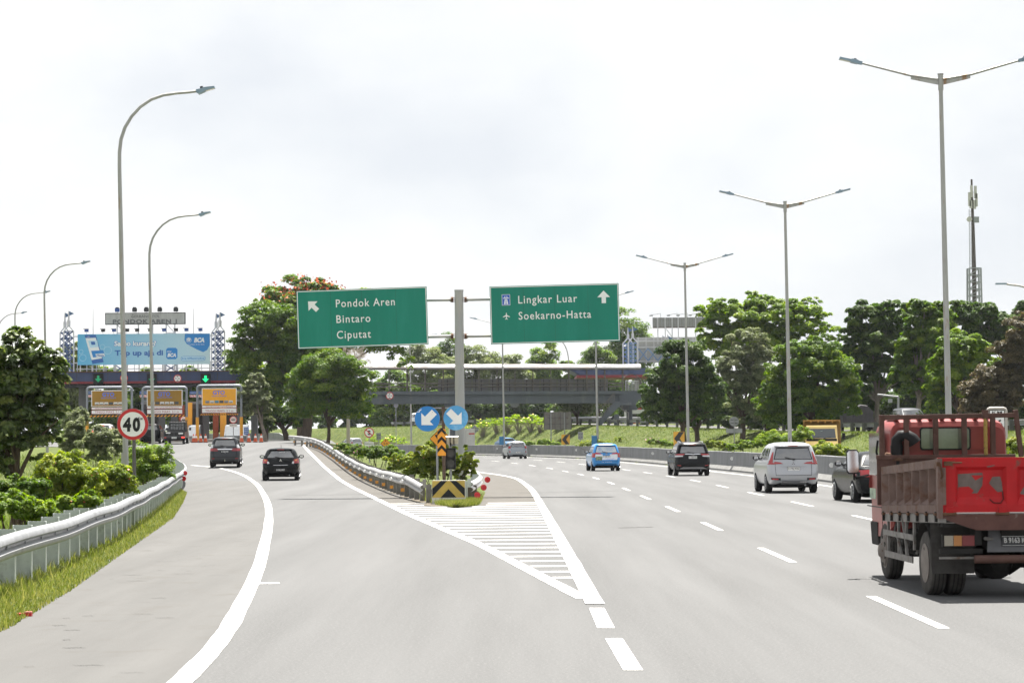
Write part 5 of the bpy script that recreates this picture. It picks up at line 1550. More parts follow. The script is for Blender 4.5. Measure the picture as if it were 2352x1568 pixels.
# ------------------------------------------------------------ vehicles
TYRE = mat('tyre_rubber', (.014, .014, .015), .85, var=.2, vscale=20)
RIM = mat('alloy_rim', (.4, .4, .41), .35, .7)
GLASS = mat('tinted_glass', (.012, .014, .016), .04, spec=.9)
REARGLASS = mat('rear_glass', (.035, .038, .042), .05, spec=.5, coat=.6)
REARGLASS.node_tree.nodes['Principled BSDF'].inputs['IOR'].default_value = 2.5
GLASS.node_tree.nodes['Principled BSDF'].inputs['IOR'].default_value = 1.8
TRIM = mat('black_plastic_trim', (.014, .014, .015), .6, spec=.2)
CHROME = mat('chrome', (.75, .75, .76), .12, .95)
TAIL = mat('tail_lamp_red', (.33, .008, .012), .12, spec=.7, coat=.5)
TAILC = mat('tail_lamp_clear', (.6, .6, .62), .12, spec=.7, coat=.5)
TAILA = mat('tail_lamp_amber', (.65, .2, .02), .15, spec=.7, coat=.5)
BRAKE = mat('lit_brake_lamp', (.9, .03, .02), .2, emit=1.5)
PLB = mat('plate_black', (.02, .02, .022), .5)
PLW = mat('plate_white', (.7, .7, .68), .5)
UNDER = mat('underbody', (.012, .012, .012), .9)
SEAMC = mat('panel_gap', (.008, .008, .009), .7)
def paint(name, col, metal=.0, rough=.3, coat=.4): return mat(name, col, rough, metal, spec=min(.3, coat*1.2), coat=coat)
# each level of a body: height, half width, rear y, front y, corner radius
MPV = [(.27, .72, .25, 4.05, .22), (.31, .79, .12, 4.22, .24), (.45, .845, .03, 4.33, .26), (.6, .86, .0, 4.36, .26), (.74, .865, .04, 4.33, .25), (.9, .86, .10, 4.2, .24), (1.0, .85, .12, 3.9, .22), (1.06, .835, .13, 3.35, .2), (1.10, .82, .14, 3.18, .16), (1.3, .765, .21, 2.85, .14), (1.48, .705, .28, 2.55, .14), (1.57, .665, .31, 2.38, .15), (1.63, .60, .37, 2.2, .2), (1.675, .46, .55, 1.95, .28), (1.69, .25, .95, 1.7, .25)]
SEDAN = [(.24, .72, .25, 4.25, .22), (.28, .79, .12, 4.4, .24), (.42, .84, .03, 4.5, .26), (.58, .86, .0, 4.53, .28), (.74, .862, .03, 4.5, .28), (.86, .85, .08, 4.3, .27), (.96, .83, .14, 3.75, .24), (1.0, .8, .22, 3.4, .2), (1.03, .79, .62, 3.25, .18), (1.18, .72, .82, 2.85, .15), (1.32, .64, 1.02, 2.5, .15), (1.39, .58, 1.18, 2.3, .2), (1.43, .46, 1.4, 2.1, .28), (1.45, .25, 1.65, 1.9, .2)]
class Body:
    def __init__(s, levels, L_=1.0, W=1.0, H=1.0, bulge=.07):
        s.lv = np.array([(z*H, w_*W, r_*L_, f_*L_, c) for z, w_, r_, f_, c in levels]); s.b = bulge
        s.H = s.lv[-1, 0]
    def prm(s, z):
        return [float(np.interp(z, s.lv[:, 0], s.lv[:, k])) for k in (1, 2, 3, 4)]
    def pt(s, t, z):
        """t -1..1 across the rear, 1..2 right side to the front, 2..4 the front, 4..5 left side back (or -2..-1)"""
        w_, r_, f_, c = s.prm(z)
        if t < -1: t += 6
        c = min(c, w_*.6, (f_ - r_)*.3)
        if t <= 1 or (2 <= t <= 4):
            rear = t <= 1
            u_ = t if rear else 3 - t
            sg = 1 if u_ >= 0 else -1; a_ = abs(u_)
            Ls = w_ - c; La = c*math.pi/4; d = a_*(Ls + La)
            if d < Ls: x, dy = d, 0
            else:
                an = (d - Ls)/c; x = w_ - c + c*math.sin(an); dy = c - c*math.cos(an)
            dy += s.b*(x/w_)**2
            return Vector((sg*x, (r_ + dy) if rear else (f_ - dy - .10*(x/w_)**2), z))
        right = t < 3
        k = (t - 1) if right else (5 - t)
        La = c*math.pi/4; Lm = f_ - r_ - 2*c - 2*s.b - .1; d = k*(2*La + Lm)
        if d < La:
            an = math.pi/4 + d/c; x = w_ - c + c*math.sin(an); y = r_ + s.b + c - c*math.cos(an)
        elif d < La + Lm:
            x = w_; y = r_ + s.b + c + (d - La)
        else:
            an = math.pi/2 + (d - La - Lm)/c; x = w_ - c + c*math.sin(an); y = f_ - s.b - .1 - c + c*(-math.cos(an))
        return Vector((x if right else -x, y, z))
    def side_t(s, y, z, right=True):
        """parameter of the side point at length y"""
        lo, hi = 1.0, 2.0
        for _ in range(26):
            m_ = (lo + hi)/2
            if s.pt(m_, z).y < y: lo = m_
            else: hi = m_
        return lo if right else -lo
    def nrm(s, t, z):
        e = .01
        a = s.pt(t + e, z) - s.pt(t - e, z); b = s.pt(t, z + e) - s.pt(t, z - e)
        n = a.cross(b)
        return n.normalized() if n.length > 1e-9 else Vector((0, -1, 0))
    def shell(s, mb, m_, low=None, zlow=.0):
        zs = []
        for a, b in zip(s.lv[:-1, 0], s.lv[1:, 0]):
            k = max(1, int((b - a)/.09)); zs += [a + (b - a)*i/k for i in range(k)]
        zs.append(s.lv[-1, 0])
        ts = list(np.linspace(-1, 1, 15)[:-1]) + list(np.linspace(1, 2, 23)[:-1]) + list(np.linspace(2, 4, 13)[:-1]) + list(np.linspace(4, 5, 23)[:-1])
        rings = [[s.pt(t, z) for t in ts] for z in zs]
        mb.loft(rings, m_)
    def patch(s, mb, cs, m_, off=.006, n=(6, 4), mirror=False):
        """quad patch laid on the skin: corners (t, z) in order"""
        for mir in ((1, -1) if mirror else (1,)):
            vs = []; fs = []
            for j in range(n[1] + 1):
                v = j/n[1]
                for i in range(n[0] + 1):
                    u_ = i/n[0]
                    a = [(cs[0][k]*(1-u_) + cs[1][k]*u_)*(1-v) + (cs[3][k]*(1-u_) + cs[2][k]*u_)*v for k in (0, 1)]
                    p = s.pt(a[0], a[1]) + s.nrm(a[0], a[1])*off
                    vs.append((p.x*mir, p.y, p.z))
            for j in range(n[1]):
                for i in range(n[0]):
                    a = j*(n[0]+1) + i; f = (a, a+1, a+n[0]+2, a+n[0]+1)
                    fs.append(f if mir > 0 else f[::-1])
            mb.add(vs, fs, m_)
def wheel(root, x, y, r, wd=.2, style=5):
    sg = 1 if x > 0 else -1
    mb = MB(); prof = [(r*.62, -wd/2), (r*.93, -wd/2), (r, -wd*.36), (r, wd*.36), (r*.93, wd/2), (r*.62, wd/2)]
    n_ = 24; rings = []
    for q, h in prof:
        rings.append([(x + h, y + q*math.cos(2*math.pi*k/n_), r + q*math.sin(2*math.pi*k/n_)) for k in range(n_)])
    mb.loft(rings, TYRE)
    wo = mb.build('wheel', root, smooth=40)
    mb = MB(); xo = x + sg*(wd/2 - .02)
    mb.cyl((xo, y, r), 'X', r*.62, .02, SEAMC, 20)
    for k in range(style):
        a = 2*math.pi*k/style; c = Vector((xo + sg*.014, y, r))
        mb.beam(c, c + Vector((0, math.cos(a)*r*.6, math.sin(a)*r*.6)), .07, .02, RIM)
    mb.cyl((xo + sg*.014, y, r), 'X', r*.16, .03, RIM, 12)
    mb.tube([(xo + sg*.012, y + r*.62*math.cos(t), r + r*.62*math.sin(t)) for t in np.linspace(0, 2*math.pi, 21)], .018, RIM, 5, caps=False)
    mb.build('rim', wo)
def plate(parent, bd, z, txt, white, w_=.43, h=.135, x=0, sub='05.28', off=.02):
    y = bd.pt(x/ max(.3, bd.prm(z)[0]), z).y - off
    mb = MB(); mb.bx(x - w_/2, x + w_/2, y, y + .05, z - h/2, z + h/2, PLB if white else TRIM)
    mb.bx(x - w_/2 + .008, x + w_/2 - .008, y - .003, y, z - h/2 + .008, z + h/2 - .008, PLW if white else PLB)
    ink = PLB if white else mat('plate_lettering', (.7, .7, .7), .5)
    po = mb.build('licence_plate', parent)
    mb = MB(); mb.text(txt, x, z - h*.15, h*.46, ink, y=y - .006, width=w_*.84, bold=.02); mb.text(sub, x, z - h*.38, h*.15, ink, y=y - .006); mb.build('lettering', po)
def car(name, label, cat, loc, rz, bd, pnt, r=.30, axles=(.78, 3.42), glass_z=(1.12, 1.50), rear_w=(.80, .80), style=5, mirrors=True, group=None, wiper=True, side_windows=True, lamps=None, spoiler=True, gl=REARGLASS, arch=True, antenna=True, seams=True):
    root = thing(name, label, cat, loc, rz, group)
    H = bd.H
    mb = MB(); bd.shell(mb, pnt); body = mb.build('body', root, smooth=32)
    z0, z1 = glass_z
    mb = MB(); bd.patch(mb, [(-rear_w[0], z0), (rear_w[0], z0), (rear_w[1], z1), (-rear_w[1], z1)], SEAMC, .004, (12, 6)); k = .04
    bd.patch(mb, [(-rear_w[0] + k, z0 + .02), (rear_w[0] - k, z0 + .02), (rear_w[1] - k, z1 - .03), (-rear_w[1] + k, z1 - .03)], gl, .008, (12, 6)); mb.build('rear_window', root, smooth=60)
    # front windscreen
    mb = MB(); bd.patch(mb, [(2.15, z0), (3.85, z0), (3.85, z1), (2.15, z1)], GLASS, .006, (10, 6)); mb.build('windscreen', root, smooth=60)
    if side_windows:
        cuts = side_windows if isinstance(side_windows, (list, tuple)) else [(1.04, 1.22), (1.25, 1.56), (1.59, 1.9)]
        for a, b in cuts:
            for mir in (1, -1):
                mb = MB(); q = [(a + .0, z0 + .03), (b, z0 + .0), (b - .02, z1 - .02), (a + .03, z1 - .02)]
                if mir > 0: bd.patch(mb, q, GLASS, .005, (5, 4))
                else: bd.patch(mb, [(-t, z) for t, z in q][::-1], GLASS, .005, (4, 5))
                mb.build('side_window', root, smooth=60)
    mb = MB()
    zl = bd.lv[0, 0]
    mb.bx(-.62, .62, .35, bd.lv[0, 3] - .25, zl - .09, zl + .1, UNDER); mb.cyl((0, axles[0], r*.95), 'X', .05, 1.2, UNDER, 8); mb.box((0, axles[0], r*.9), (.26, .24, .2), UNDER)
    mb.bx(.32, .56, .2, .75, zl - .05, zl + .1, UNDER); mb.tube([(.4, .12, zl), (.4, .6, zl)], .03, BACKG, 8)
    mb.build('underbody', root)
    if arch:
        mb = MB()
        for ya in axles:
            for sg in (1, -1):
                R_ = r + .07; n_ = 16; vs = []
                pts = [(ya + R_*math.cos(t), max(zl, r + R_*math.sin(t))) for t in np.linspace(-.35, math.pi + .35, n_)]
                ctr = bd.pt(bd.side_t(ya, max(zl + .02, r)), max(zl + .02, r)); xs_ = ctr.x + .004
                vs = [(sg*(min(xs_, bd.prm(max(zl + .01, z))[0] + .006)), y, z) for y, z in pts]
                f = list(range(n_)); mb.add(vs, [f if sg > 0 else f[::-1]], UNDER)
        mb.build('wheel_arch', root)
    wmax = max(bd.lv[:, 1])
    for ya in axles:
        for sg in (1, -1):
            wheel(root, sg*(wmax - .105), ya, r, .21, style)
    if mirrors:
        for sg in (1, -1):
            mb = MB(); ym = bd.lv[-1, 3] + .95*bd.lv[7, 3]/3.35*.9; zz = z0 + .05; xw = bd.prm(zz)[0]
            rings = []
            for t in range(5):
                k = (.4, .85, 1, .95, .6)[t]; rings.append([(sg*(xw + .15 + .125*k*math.cos(a)), ym + .03*t - .05, zz + .09*k*math.sin(a)) for a in np.linspace(0, 2*math.pi, 11)[:-1]][::sg])
            mb.loft(rings, TRIM); mb.beam((sg*(xw - .02), ym + .05, zz - .03), (sg*(xw + .1), ym + .03, zz - .02), .04, .05, TRIM)
            mo = mb.build('mirror', root, smooth=50)
            mb = MB(); mb.box((sg*(xw + .15), ym - .055, zz), (.14, .01, .09), CHROME); mb.build('mirror_glass', mo)
    if spoiler:
        mb = MB(); w_, r_, f_, c = bd.prm(z1 + .06); ys = r_
        mb.loft([[(x, ys - .14 + .10*(x/w_)**2, z1 + .045), (x, ys - .12 + .10*(x/w_)**2, z1 + .075), (x, ys + .25, bd.H - .055 - .05*(x/w_)**2), (x, ys + .2, z1 + .03)][::-1] for x in np.linspace(-w_*.9, w_*.9, 9)], pnt)
        so = mb.build('spoiler', root, smooth=40)
        mb = MB(); mb.bx(-.16, .16, ys - .146, ys - .13, z1 + .045, z1 + .07, TAIL); mb.build('brake_lamp', so)
    if wiper:
        mb = MB(); a = bd.pt(.02, z0 + .01) + Vector((0, -.03, 0)); b = bd.pt(-.36, z0 + .08) + Vector((0, -.03, 0)); mb.tube([a, b], .014, TRIM, 6); mb.box(a, (.08, .04, .05), TRIM); mb.build('wiper', root)
    if antenna:
        mb = MB(); ya = bd.lv[-1, 2] + .1; mb.tube([(0, ya, H - .02), (0, ya - .1, H + .16)], [.012, .005], TRIM, 6); mb.build('antenna', root)
    if seams:
        mb = MB()
        for t in (1.235, 1.575):
            for sg in (1, -1):
                q = [(t, .42), (t + .004, .42), (t + .004, z0 - .02), (t, z0 - .02)]
                bd.patch(mb, q if sg > 0 else [(-a, z) for a, z in q][::-1], SEAMC, .003, (1, 8) if sg > 0 else (8, 1))
        bd.patch(mb, [(1.05, z0 - .0), (1.93, z0 - .03), (1.93, z0 - .012), (1.05, z0 + .018)], SEAMC, .004, (12, 1)); bd.patch(mb, [(-1.05, z0 + .018), (-1.93, z0 - .012), (-1.93, z0 - .03), (-1.05, z0)], SEAMC, .004, (12, 1))
        mb.build('door_gap', body)
    return root, body
def lamp_part(root, bd, cs, m_, name='tail_lamp', off=.012, n=(6, 4)):
    """the same lamp left and right, two parts"""
    for sg in (1, -1):
        mb = MB()
        for c, mt in zip(cs, m_):
            if sg > 0: bd.patch(mb, c, mt, off, n)
            else: bd.patch(mb, [(-t, z) for t, z in c][::-1], mt, off, n)
        mb.build(name, root, smooth=40)
def gate_seam(body, bd, z0, z1, w0, w1):
    mb = MB(); k = .014
    bd.patch(mb, [(-w0, z0), (w0, z0), (w0, z0 + k), (-w0, z0 + k)], SEAMC, .004, (12, 1))
    for sg in (1, -1):
        q = [(w0*sg - k/2, z0), (w0*sg + k/2, z0), (w1*sg + k/2, z1), (w1*sg - k/2, z1)]
        bd.patch(mb, q, SEAMC, .004, (1, 10))
    mb.build('tailgate_gap', body)
def emblem(root, bd, z, kind):
    mb = MB(); p = bd.pt(0, z); y = p.y - .02
    if kind == 'three':
        for a in (90, 210, 330):
            d = Vector((math.cos(R(a)), 0, math.sin(R(a)))); s_ = Vector((math.cos(R(a + 90)), 0, math.sin(R(a + 90)))); o_ = Vector((0, y, z))
            mb.add([o_, o_ + d*.035 + s_*.019, o_ + d*.07, o_ + d*.035 - s_*.019], [(0, 1, 2, 3)], CHROME)
    else:
        mb.tube([(.06*math.cos(t), y, z + .042*math.sin(t)) for t in np.linspace(0, 2*math.pi, 17)], .008, CHROME, 5, caps=False); mb.tube([(-.03, y, z - .015), (0, y, z + .03), (.03, y, z - .015)], .007, CHROME, 5)
    mb.build('emblem', root)

# silver people carrier
def on_road(px, D): return base(px, D)
bd = Body(MPV, 1.02, 1.01, 1.025)
SILVER = paint('silver_paint', (.40, .41, .43), .35, .28)
b = G(1818, 1131)
root, body = car('silver_people_carrier', 'silver people carrier with white plate beside the barrier', 'car', (b.x, b.y - .8, 0), R(1.5), bd, SILVER, r=.345, axles=(.82, 3.5), glass_z=(1.14, 1.55), rear_w=(.84, .82))
lamp_part(root, bd, [[(.80, .98), (1.03, .98), (1.0, 1.06), (.80, 1.03)], [(.42, 1.0), (.80, .985), (.80, 1.075), (.55, 1.05)], [(.86, 1.05), (1.02, 1.05), (.94, 1.40), (.90, 1.40)]], [TAIL, TAIL, TAIL])
lamp_part(root, bd, [[(.56, .44), (.97, .46), (.97, .53), (.56, .52)]], [TRIM], 'bumper_slot', .006); lamp_part(root, bd, [[(.66, .455), (.92, .465), (.92, .515), (.66, .505)]], [TAIL], 'reflector', .012)
mb = MB(); bd.patch(mb, [(-.97, .285), (.97, .285), (.62, .36), (-.62, .36)], TRIM, .012, (10, 2)); bd.patch(mb, [(-.6, .31), (.6, .31), (.5, .42), (-.5, .42)], mat('grey_diffuser', (.16, .165, .17), .5), .018, (10, 3)); 
for s_ in (-1, 1): mb.bx(s_*.2, s_*.42, -.04, -.02, .375, .4, CHROME)
mb.build('lower_bumper', root)
gate_seam(body, bd, .60, 1.0, .74, .76); plate(root, bd, .83, 'B 1796 WZG', True, sub='06.28'); emblem(root, bd, 1.01, 'three')
mb = MB(); bd.patch(mb, [(-.5, .90), (.5, .90), (.56, .97), (-.56, .97)], SILVER, .03, (10, 2)); mb.build('tailgate_ridge', body)

# black sport utility
bd = Body(MPV, .99, 1.02, 1.01)
BLACKP = paint('black_paint_gloss', (.006, .007, .008), 0, .25, .1)
b = G(1590, 1092)
root, body = car('black_sport_utility', 'black sport utility car with white plate and silver roof rails', 'car', (b.x, b.y - .7, 0), R(2.5), bd, BLACKP, r=.36, axles=(.8, 3.4), glass_z=(1.13, 1.50), rear_w=(.84, .82))
lamp_part(root, bd, [[(.56, 1.03), (1.06, 1.03), (1.06, 1.11), (.50, 1.11)]], [TAIL]); lamp_part(root, bd, [[(.6, .97), (1.04, .95), (1.04, 1.025), (.6, 1.025)]], [TAILC], 'lower_lamp')
mb = MB(); bd.patch(mb, [(-.48, 1.075), (.48, 1.075), (.48, 1.115), (-.48, 1.115)], CHROME, .02, (10, 1)); mb.build('chrome_bar', root)
lamp_part(root, bd, [[(.74, .50), (.96, .52), (.96, .56), (.74, .54)]], [TAIL], 'reflector')
mb = MB(); bd.patch(mb, [(-.92, .36), (.92, .36), (.62, .45), (-.62, .45)], mat('silver_skid', (.45, .45, .46), .35, .4), .02, (12, 2)); bd.patch(mb, [(-1, .28), (1, .28), (1, .36), (-1, .36)], TRIM, .01, (10, 1)); mb.build('skid_plate', root)
for s_ in (-1, 1):
    mb = MB(); mb.tube([(s_*.56, .6, 1.63), (s_*.57, .8, 1.72), (s_*.55, 1.9, 1.73), (s_*.52, 2.15, 1.66)], .022, CHROME, 6); mb.build('roof_rail', root, smooth=50)
gate_seam(body, bd, .60, 1.0, .74, .78); plate(root, bd, .93, 'F 1586 RU', True); emblem(root, bd, 1.06, 'ring')

# blue wrapped hatch
bd = Body(MPV, .95, .965, .965)
SKYB = mat('blue_wrap', (.006, .22, .58), .3, spec=.5, coat=.8); WWRAP = mat('white_wrap', (.68, .72, .76), .35, coat=.5)
b = G(1393, 1081)
root, body = car('blue_wrapped_car', 'bright blue car with white advertising wrap on its rear', 'car', (b.x, b.y - .6, gz1(b.x, b.y)), R(4.5), bd, SKYB, r=.30, axles=(.72, 3.25), glass_z=(1.07, 1.46), rear_w=(.86, .84), gl=mat('printed_window_film', (.55, .6, .64), .3, spec=.5, coat=.4, var=.08))
lamp_part(root, bd, [[(.86, .80), (1.08, .80), (1.08, 1.06), (.84, 1.06)], [(.42, .98), (.86, 1.0), (.84, 1.07), (.42, 1.03)]], [TAIL, mat('tail_lamp_bright', (.6, .02, .03), .2, coat=.4)])
mb = MB(); bd.patch(mb, [(-.84, .80), (.86, .80), (.84, .98), (-.84, .98)], WWRAP, .008, (10, 3)); bd.patch(mb, [(-.40, .66), (.80, .66), (.84, .80), (-.3, .80)], WWRAP, .008, (10, 2)); bd.patch(mb, [(-.84, .64), (-.36, .62), (-.32, .86), (-.78, .86)], mat('print_photo', (.16, .2, .12), .5, var=.7, vscale=9), .012, (6, 3)); bd.patch(mb, [(-.3, .9), (.28, .9), (.2, 1.04), (-.28, 1.04)], SKYB, .012, (6, 2)); mb.build('wrap_print', root)
mb = MB(); y_ = bd.pt(0, 1.3).y - .03
xf = Matrix.Translation((0, bd.pt(0, 1.25).y - .02, 0)) 
for k, tx in enumerate(('Jl. Raya Bogor No.', 'Info pemasaran', 'dan layanan')):
    zz = 1.36 - .07*k; mb.text(tx, .02, zz, .042, SKYB, y=bd.pt(0, zz).y - .018, width=.5 - .07*k, align='L')
mb.text('Olympia City', -.38, 1.17, .05, SKYB, y=bd.pt(0, 1.2).y - .02, width=.34); mb.disc(-.38, 1.30, .075, bd.pt(0, 1.3).y - .012, SKYB, 16); mb.disc(-.37, 1.31, .04, bd.pt(0, 1.3).y - .016, WHITE, 12)
for k, tx in enumerate(('Perumahan dan Komersial', 'di kota Bogor')): mb.text(tx, .2, .73 - .06*k, .035, GTOB, y=bd.pt(0, .7).y - .02, width=.6 - .2*k)
mb.text('www.olympiacity.id', .0, .52, .04, WHITE, y=bd.pt(0, .52).y - .02, width=.6); mb.build('lettering', root)
mb = MB(); bd.patch(mb, [(-1.0, .26), (1.0, .26), (.9, .36), (-.9, .36)], TRIM, .012, (12, 2)); bd.patch(mb, [(-.8, .40), (.8, .40), (.76, .425), (-.76, .425)], TRIM, .01, (12, 1)); mb.build('lower_bumper', root)
gate_seam(body, bd, .56, .98, .80, .82); plate(root, bd, .84, 'F 1082 RT', True); emblem(root, bd, 1.0, 'ring')

# grey hatchback
HB = [(z*.93, w_*.985, r_*.9, f_*.87, c) for z, w_, r_, f_, c in MPV]
bd = Body(HB, 1.0, .99, .965)
GREYP = paint('grey_blue_paint', (.30, .33, .36), .35, .3)
b = G(1190, 1053)
root, body = car('grey_hatchback', 'small blue-grey hatchback far down the road by the barrier', 'car', (b.x, b.y - .6, gz1(b.x, b.y)), R(9), bd, GREYP, r=.30, axles=(.62, 3.05), glass_z=(1.02, 1.34), rear_w=(.82, .72))
lamp_part(root, bd, [[(.80, .90), (1.06, .90), (1.02, 1.10), (.84, 1.12)]], [TAIL]); lamp_part(root, bd, [[(.84, .54), (.94, .54), (.94, .68), (.84, .68)]], [TAIL], 'reflector')
mb = MB(); bd.patch(mb, [(-.7, .27), (.7, .27), (.6, .36), (-.6, .36)], TRIM, .012, (12, 2)); mb.build('lower_bumper', root)
gate_seam(body, bd, .70, 1.0, .72, .76); plate(root, bd, .56, 'F 1808 UO', True)

# dark grey people carrier on the exit road
bd = Body(MPV, .985, .97, 1.0)
DGREYP = paint('dark_grey_paint', (.032, .034, .039), .3, .3, .2)
b = G(519, 1074)
root, body = car('dark_grey_people_carrier', 'dark grey people carrier heading for the toll lanes, chrome bar on its tailgate', 'car', (b.x, b.y - .5, gz1(b.x, b.y + 1)), R(4.5), bd, DGREYP, r=.315, axles=(.75, 3.35), glass_z=(1.17, 1.55), rear_w=(.86, .80))
root.rotation_euler[0] = R(.9)
lamp_part(root, bd, [[(.86, 1.10), (1.06, 1.08), (1.02, 1.28), (.88, 1.28)]], [TAILC], 'clear_lamp'); lamp_part(root, bd, [[(.84, .92), (1.08, .92), (1.08, 1.07), (.84, 1.07)], [(.5, .93), (.84, .92), (.84, .98), (.46, .97)], [(.5, 1.02), (.84, 1.01), (.84, 1.07), (.5, 1.06)]], [TAIL]*3)
mb = MB(); bd.patch(mb, [(-.5, .99), (.5, .99), (.54, 1.05), (-.54, 1.05)], CHROME, .022, (12, 2)); mb.build('chrome_bar', root)
lamp_part(root, bd, [[(.74, .49), (.95, .49), (.95, .525), (.74, .525)]], [TAIL], 'reflector')
mb = MB(); bd.patch(mb, [(-1, .27), (1, .27), (1, .38), (-1, .38)], TRIM, .012, (12, 2)); mb.cyl((0, -.03, .4), 'Z', .02, .1, CHROME, 8); mb.build('lower_bumper', root)
gate_seam(body, bd, .58, 1.2, .80, .82); plate(root, bd, .88, 'B 1622 DFN', False, w_=.45, h=.15); emblem(root, bd, 1.11, 'ring')

# black hatchback on the exit road
HB2 = [(z, w_*.97, r_, f_, c) for z, w_, r_, f_, c in [(.25, .72, .25, 3.5, .22), (.29, .79, .1, 3.6, .26), (.45, .84, .01, 3.68, .28), (.62, .855, .0, 3.7, .28), (.76, .86, .03, 3.66, .28), (.9, .85, .06, 3.5, .27), (.98, .84, .09, 3.2, .24), (1.02, .82, .12, 2.9, .2), (1.08, .79, .16, 2.7, .16), (1.25, .72, .27, 2.4, .15), (1.38, .66, .36, 2.15, .15), (1.43, .6, .44, 2.0, .2), (1.47, .46, .62, 1.8, .28), (1.49, .25, .95, 1.6, .2)]]
bd = Body(HB2, 1.0, 1.0, 1.0, .09)
b = G(647, 1103)
root, body = car('black_hatchback', 'small glossy black hatchback with round cornered red tail lamps on the exit road', 'car', (b.x, b.y - .5, gz1(b.x, b.y)), R(4.0), bd, BLACKP, r=.285, axles=(.62, 3.05), glass_z=(1.03, 1.37), rear_w=(.86, .72), side_windows=[(1.06, 1.2), (1.23, 1.55), (1.58, 1.88)])
root.rotation_euler[0] = R(.3)
lamp_part(root, bd, [[(.76, .80), (1.06, .80), (1.04, 1.0), (.78, .97)], [(.84, .9), (1.0, .9), (.98, .98), (.86, .96)], [(.66, .785), (.78, .77), (.80, .88), (.7, .87)]], [TAIL, TAILA, TAILC], off=.014)
mb = MB(); bd.patch(mb, [(-.42, .70), (.42, .70), (.42, .715), (-.42, .715)], CHROME, .02, (8, 1)); bd.patch(mb, [(-.46, .42), (.46, .42), (.36, .56), (-.36, .56)], TRIM, .006, (8, 2)); mb.build('lower_tailgate', root)
gate_seam(body, bd, .67, .95, .6, .66); plate(root, bd, .49, 'B 1061 NGZ', False); emblem(root, bd, .93, 'three')
mb = MB(); zz = 1.33; mb.text('PREMIUM', .05, zz - .04, .03, WHITE, y=bd.pt(0, zz - .04).y - .02, width=.26); mb.build('window_sticker', root)

# black saloon beside the truck
bd = Body(SEDAN, 1.0, 1.03, 1.02)
b = G(2030, 1153)
root, body = car('black_saloon', 'black saloon with bright alloy wheels half hidden behind the red truck', 'car', (b.x + .05, b.y - .75, 0), R(3.2), bd, BLACKP, r=.335, axles=(.95, 3.7), glass_z=(1.06, 1.36), rear_w=(.84, .74), style=9, spoiler=False, wiper=False, antenna=False)
lamp_part(root, bd, [[(.56, .74), (1.16, .76), (1.14, .93), (.58, .95)]], [TAIL]); plate(root, bd, .62, 'B 1405 KVT', True)
mb = MB(); bd.patch(mb, [(-.5, .985), (.5, .985), (.5, 1.0), (-.5, 1.0)], BLACKP, .04, (8, 1)); mb.build('boot_lip', root)

# vehicles at the toll lanes
bd = Body(MPV, 1.0, 1.01, 1.0)
WHITEP = paint('white_paint', (.72, .73, .74), 0, .3)
b = base(233, 197); 
root, body = car('white_people_carrier', 'white people carrier with lit brake lamps waiting at the toll lane', 'car', (b.x, 197, b.z), R(2), bd, WHITEP, r=.33, glass_z=(1.14, 1.55), rear_w=(.84, .80), seams=False)
lamp_part(root, bd, [[(.72, .98), (1.05, .98), (1.0, 1.08), (.74, 1.06)], [(.9, 1.08), (1.02, 1.08), (.96, 1.4), (.92, 1.4)]], [BRAKE, TAIL])
mb = MB(); w_, r_, f_, c = bd.prm(1.6); mb.bx(-.18, .18, r_ - .16, r_ - .13, 1.57, 1.62, BRAKE); mb.build('high_brake_lamp', root)
b = base(344, 199)
root, body = car('black_people_carrier', 'black car passing the toll lane, seen between speed sign and lamp post', 'car', (b.x, 199, b.z), R(2), Body(MPV, 1, 1, .98), BLACKP, r=.31, glass_z=(1.12, 1.5), rear_w=(.84, .80), seams=False)
# black pickup with a canvas cab guard
b = base(400, 196)
t_ = thing('black_pickup', 'small black pickup truck with slatted bed guard waiting at the toll lane', 'pickup', (b.x, 196, b.z), R(2))
PB = mat('pickup_black', (.018, .02, .024), .4, coat=.4)
mb = MB(); mb.bx(-.85, .85, 0, .04, .62, 1.02, PB); mb.bx(-.85, -.81, .04, 2.4, .62, 1.02, PB); mb.bx(.81, .85, .04, 2.4, .62, 1.02, PB); mb.bx(-.85, .85, .0, 2.4, .54, .62, PB)
for k in range(4): mb.bx(-.8 + .42*k, -.45 + .42*k, -.012, 0, .7, .96, TRIM)
mb.build('bed', t_, bevel=.01)
mb = MB()
for x in np.linspace(-.78, .78, 8): mb.bx(x - .02, x + .02, 2.2, 2.24, 1.02, 1.9, PB)
for z in (1.15, 1.45, 1.85, 1.92): mb.bx(-.86, .86, 2.18, 2.26, z, z + .05, PB)
mb.bx(-.86, .86, 1.4, 2.2, 1.92, 1.96, PB); mb.build('bed_guard', t_)
mb = MB(); mb.loft([[(-.82*k, y, z0), (.82*k, y, z0), (.8*k, y, .95), (.68*k, y, zt), (-.68*k, y, zt), (-.8*k, y, .95)] for y, k, z0, zt in ((2.45, 1, .5, 1.8), (2.7, 1, .5, 1.84), (3.7, 1, .5, 1.8), (4.2, .97, .5, 1.1), (4.35, .92, .5, .9))], PB); cb = mb.build('cab', t_, smooth=30)
mb = MB(); mb.bx(-.6, .6, 2.435, 2.448, 1.2, 1.68, GLASS); mb.build('rear_window', cb)
for s_ in (-1, 1):
    mb = MB(); mb.bx(s_*.62, s_*.82, -.03, 0, .5, .6, BRAKE if s_ > 0 else TAIL); mb.build('tail_lamp', t_)
    mb = MB(); mb.box((s_*.95, 3.5, 1.25), (.16, .1, .22), TRIM); mb.beam((s_*.8, 3.5, 1.2), (s_*.95, 3.5, 1.2), .03, .03, TRIM); mb.build('mirror', t_)
mb = MB(); mb.bx(-.8, .8, -.04, .06, .36, .46, TRIM); mb.bx(-.6, .6, .1, 4.0, .3, .5, UNDER); mb.build('bumper', t_)
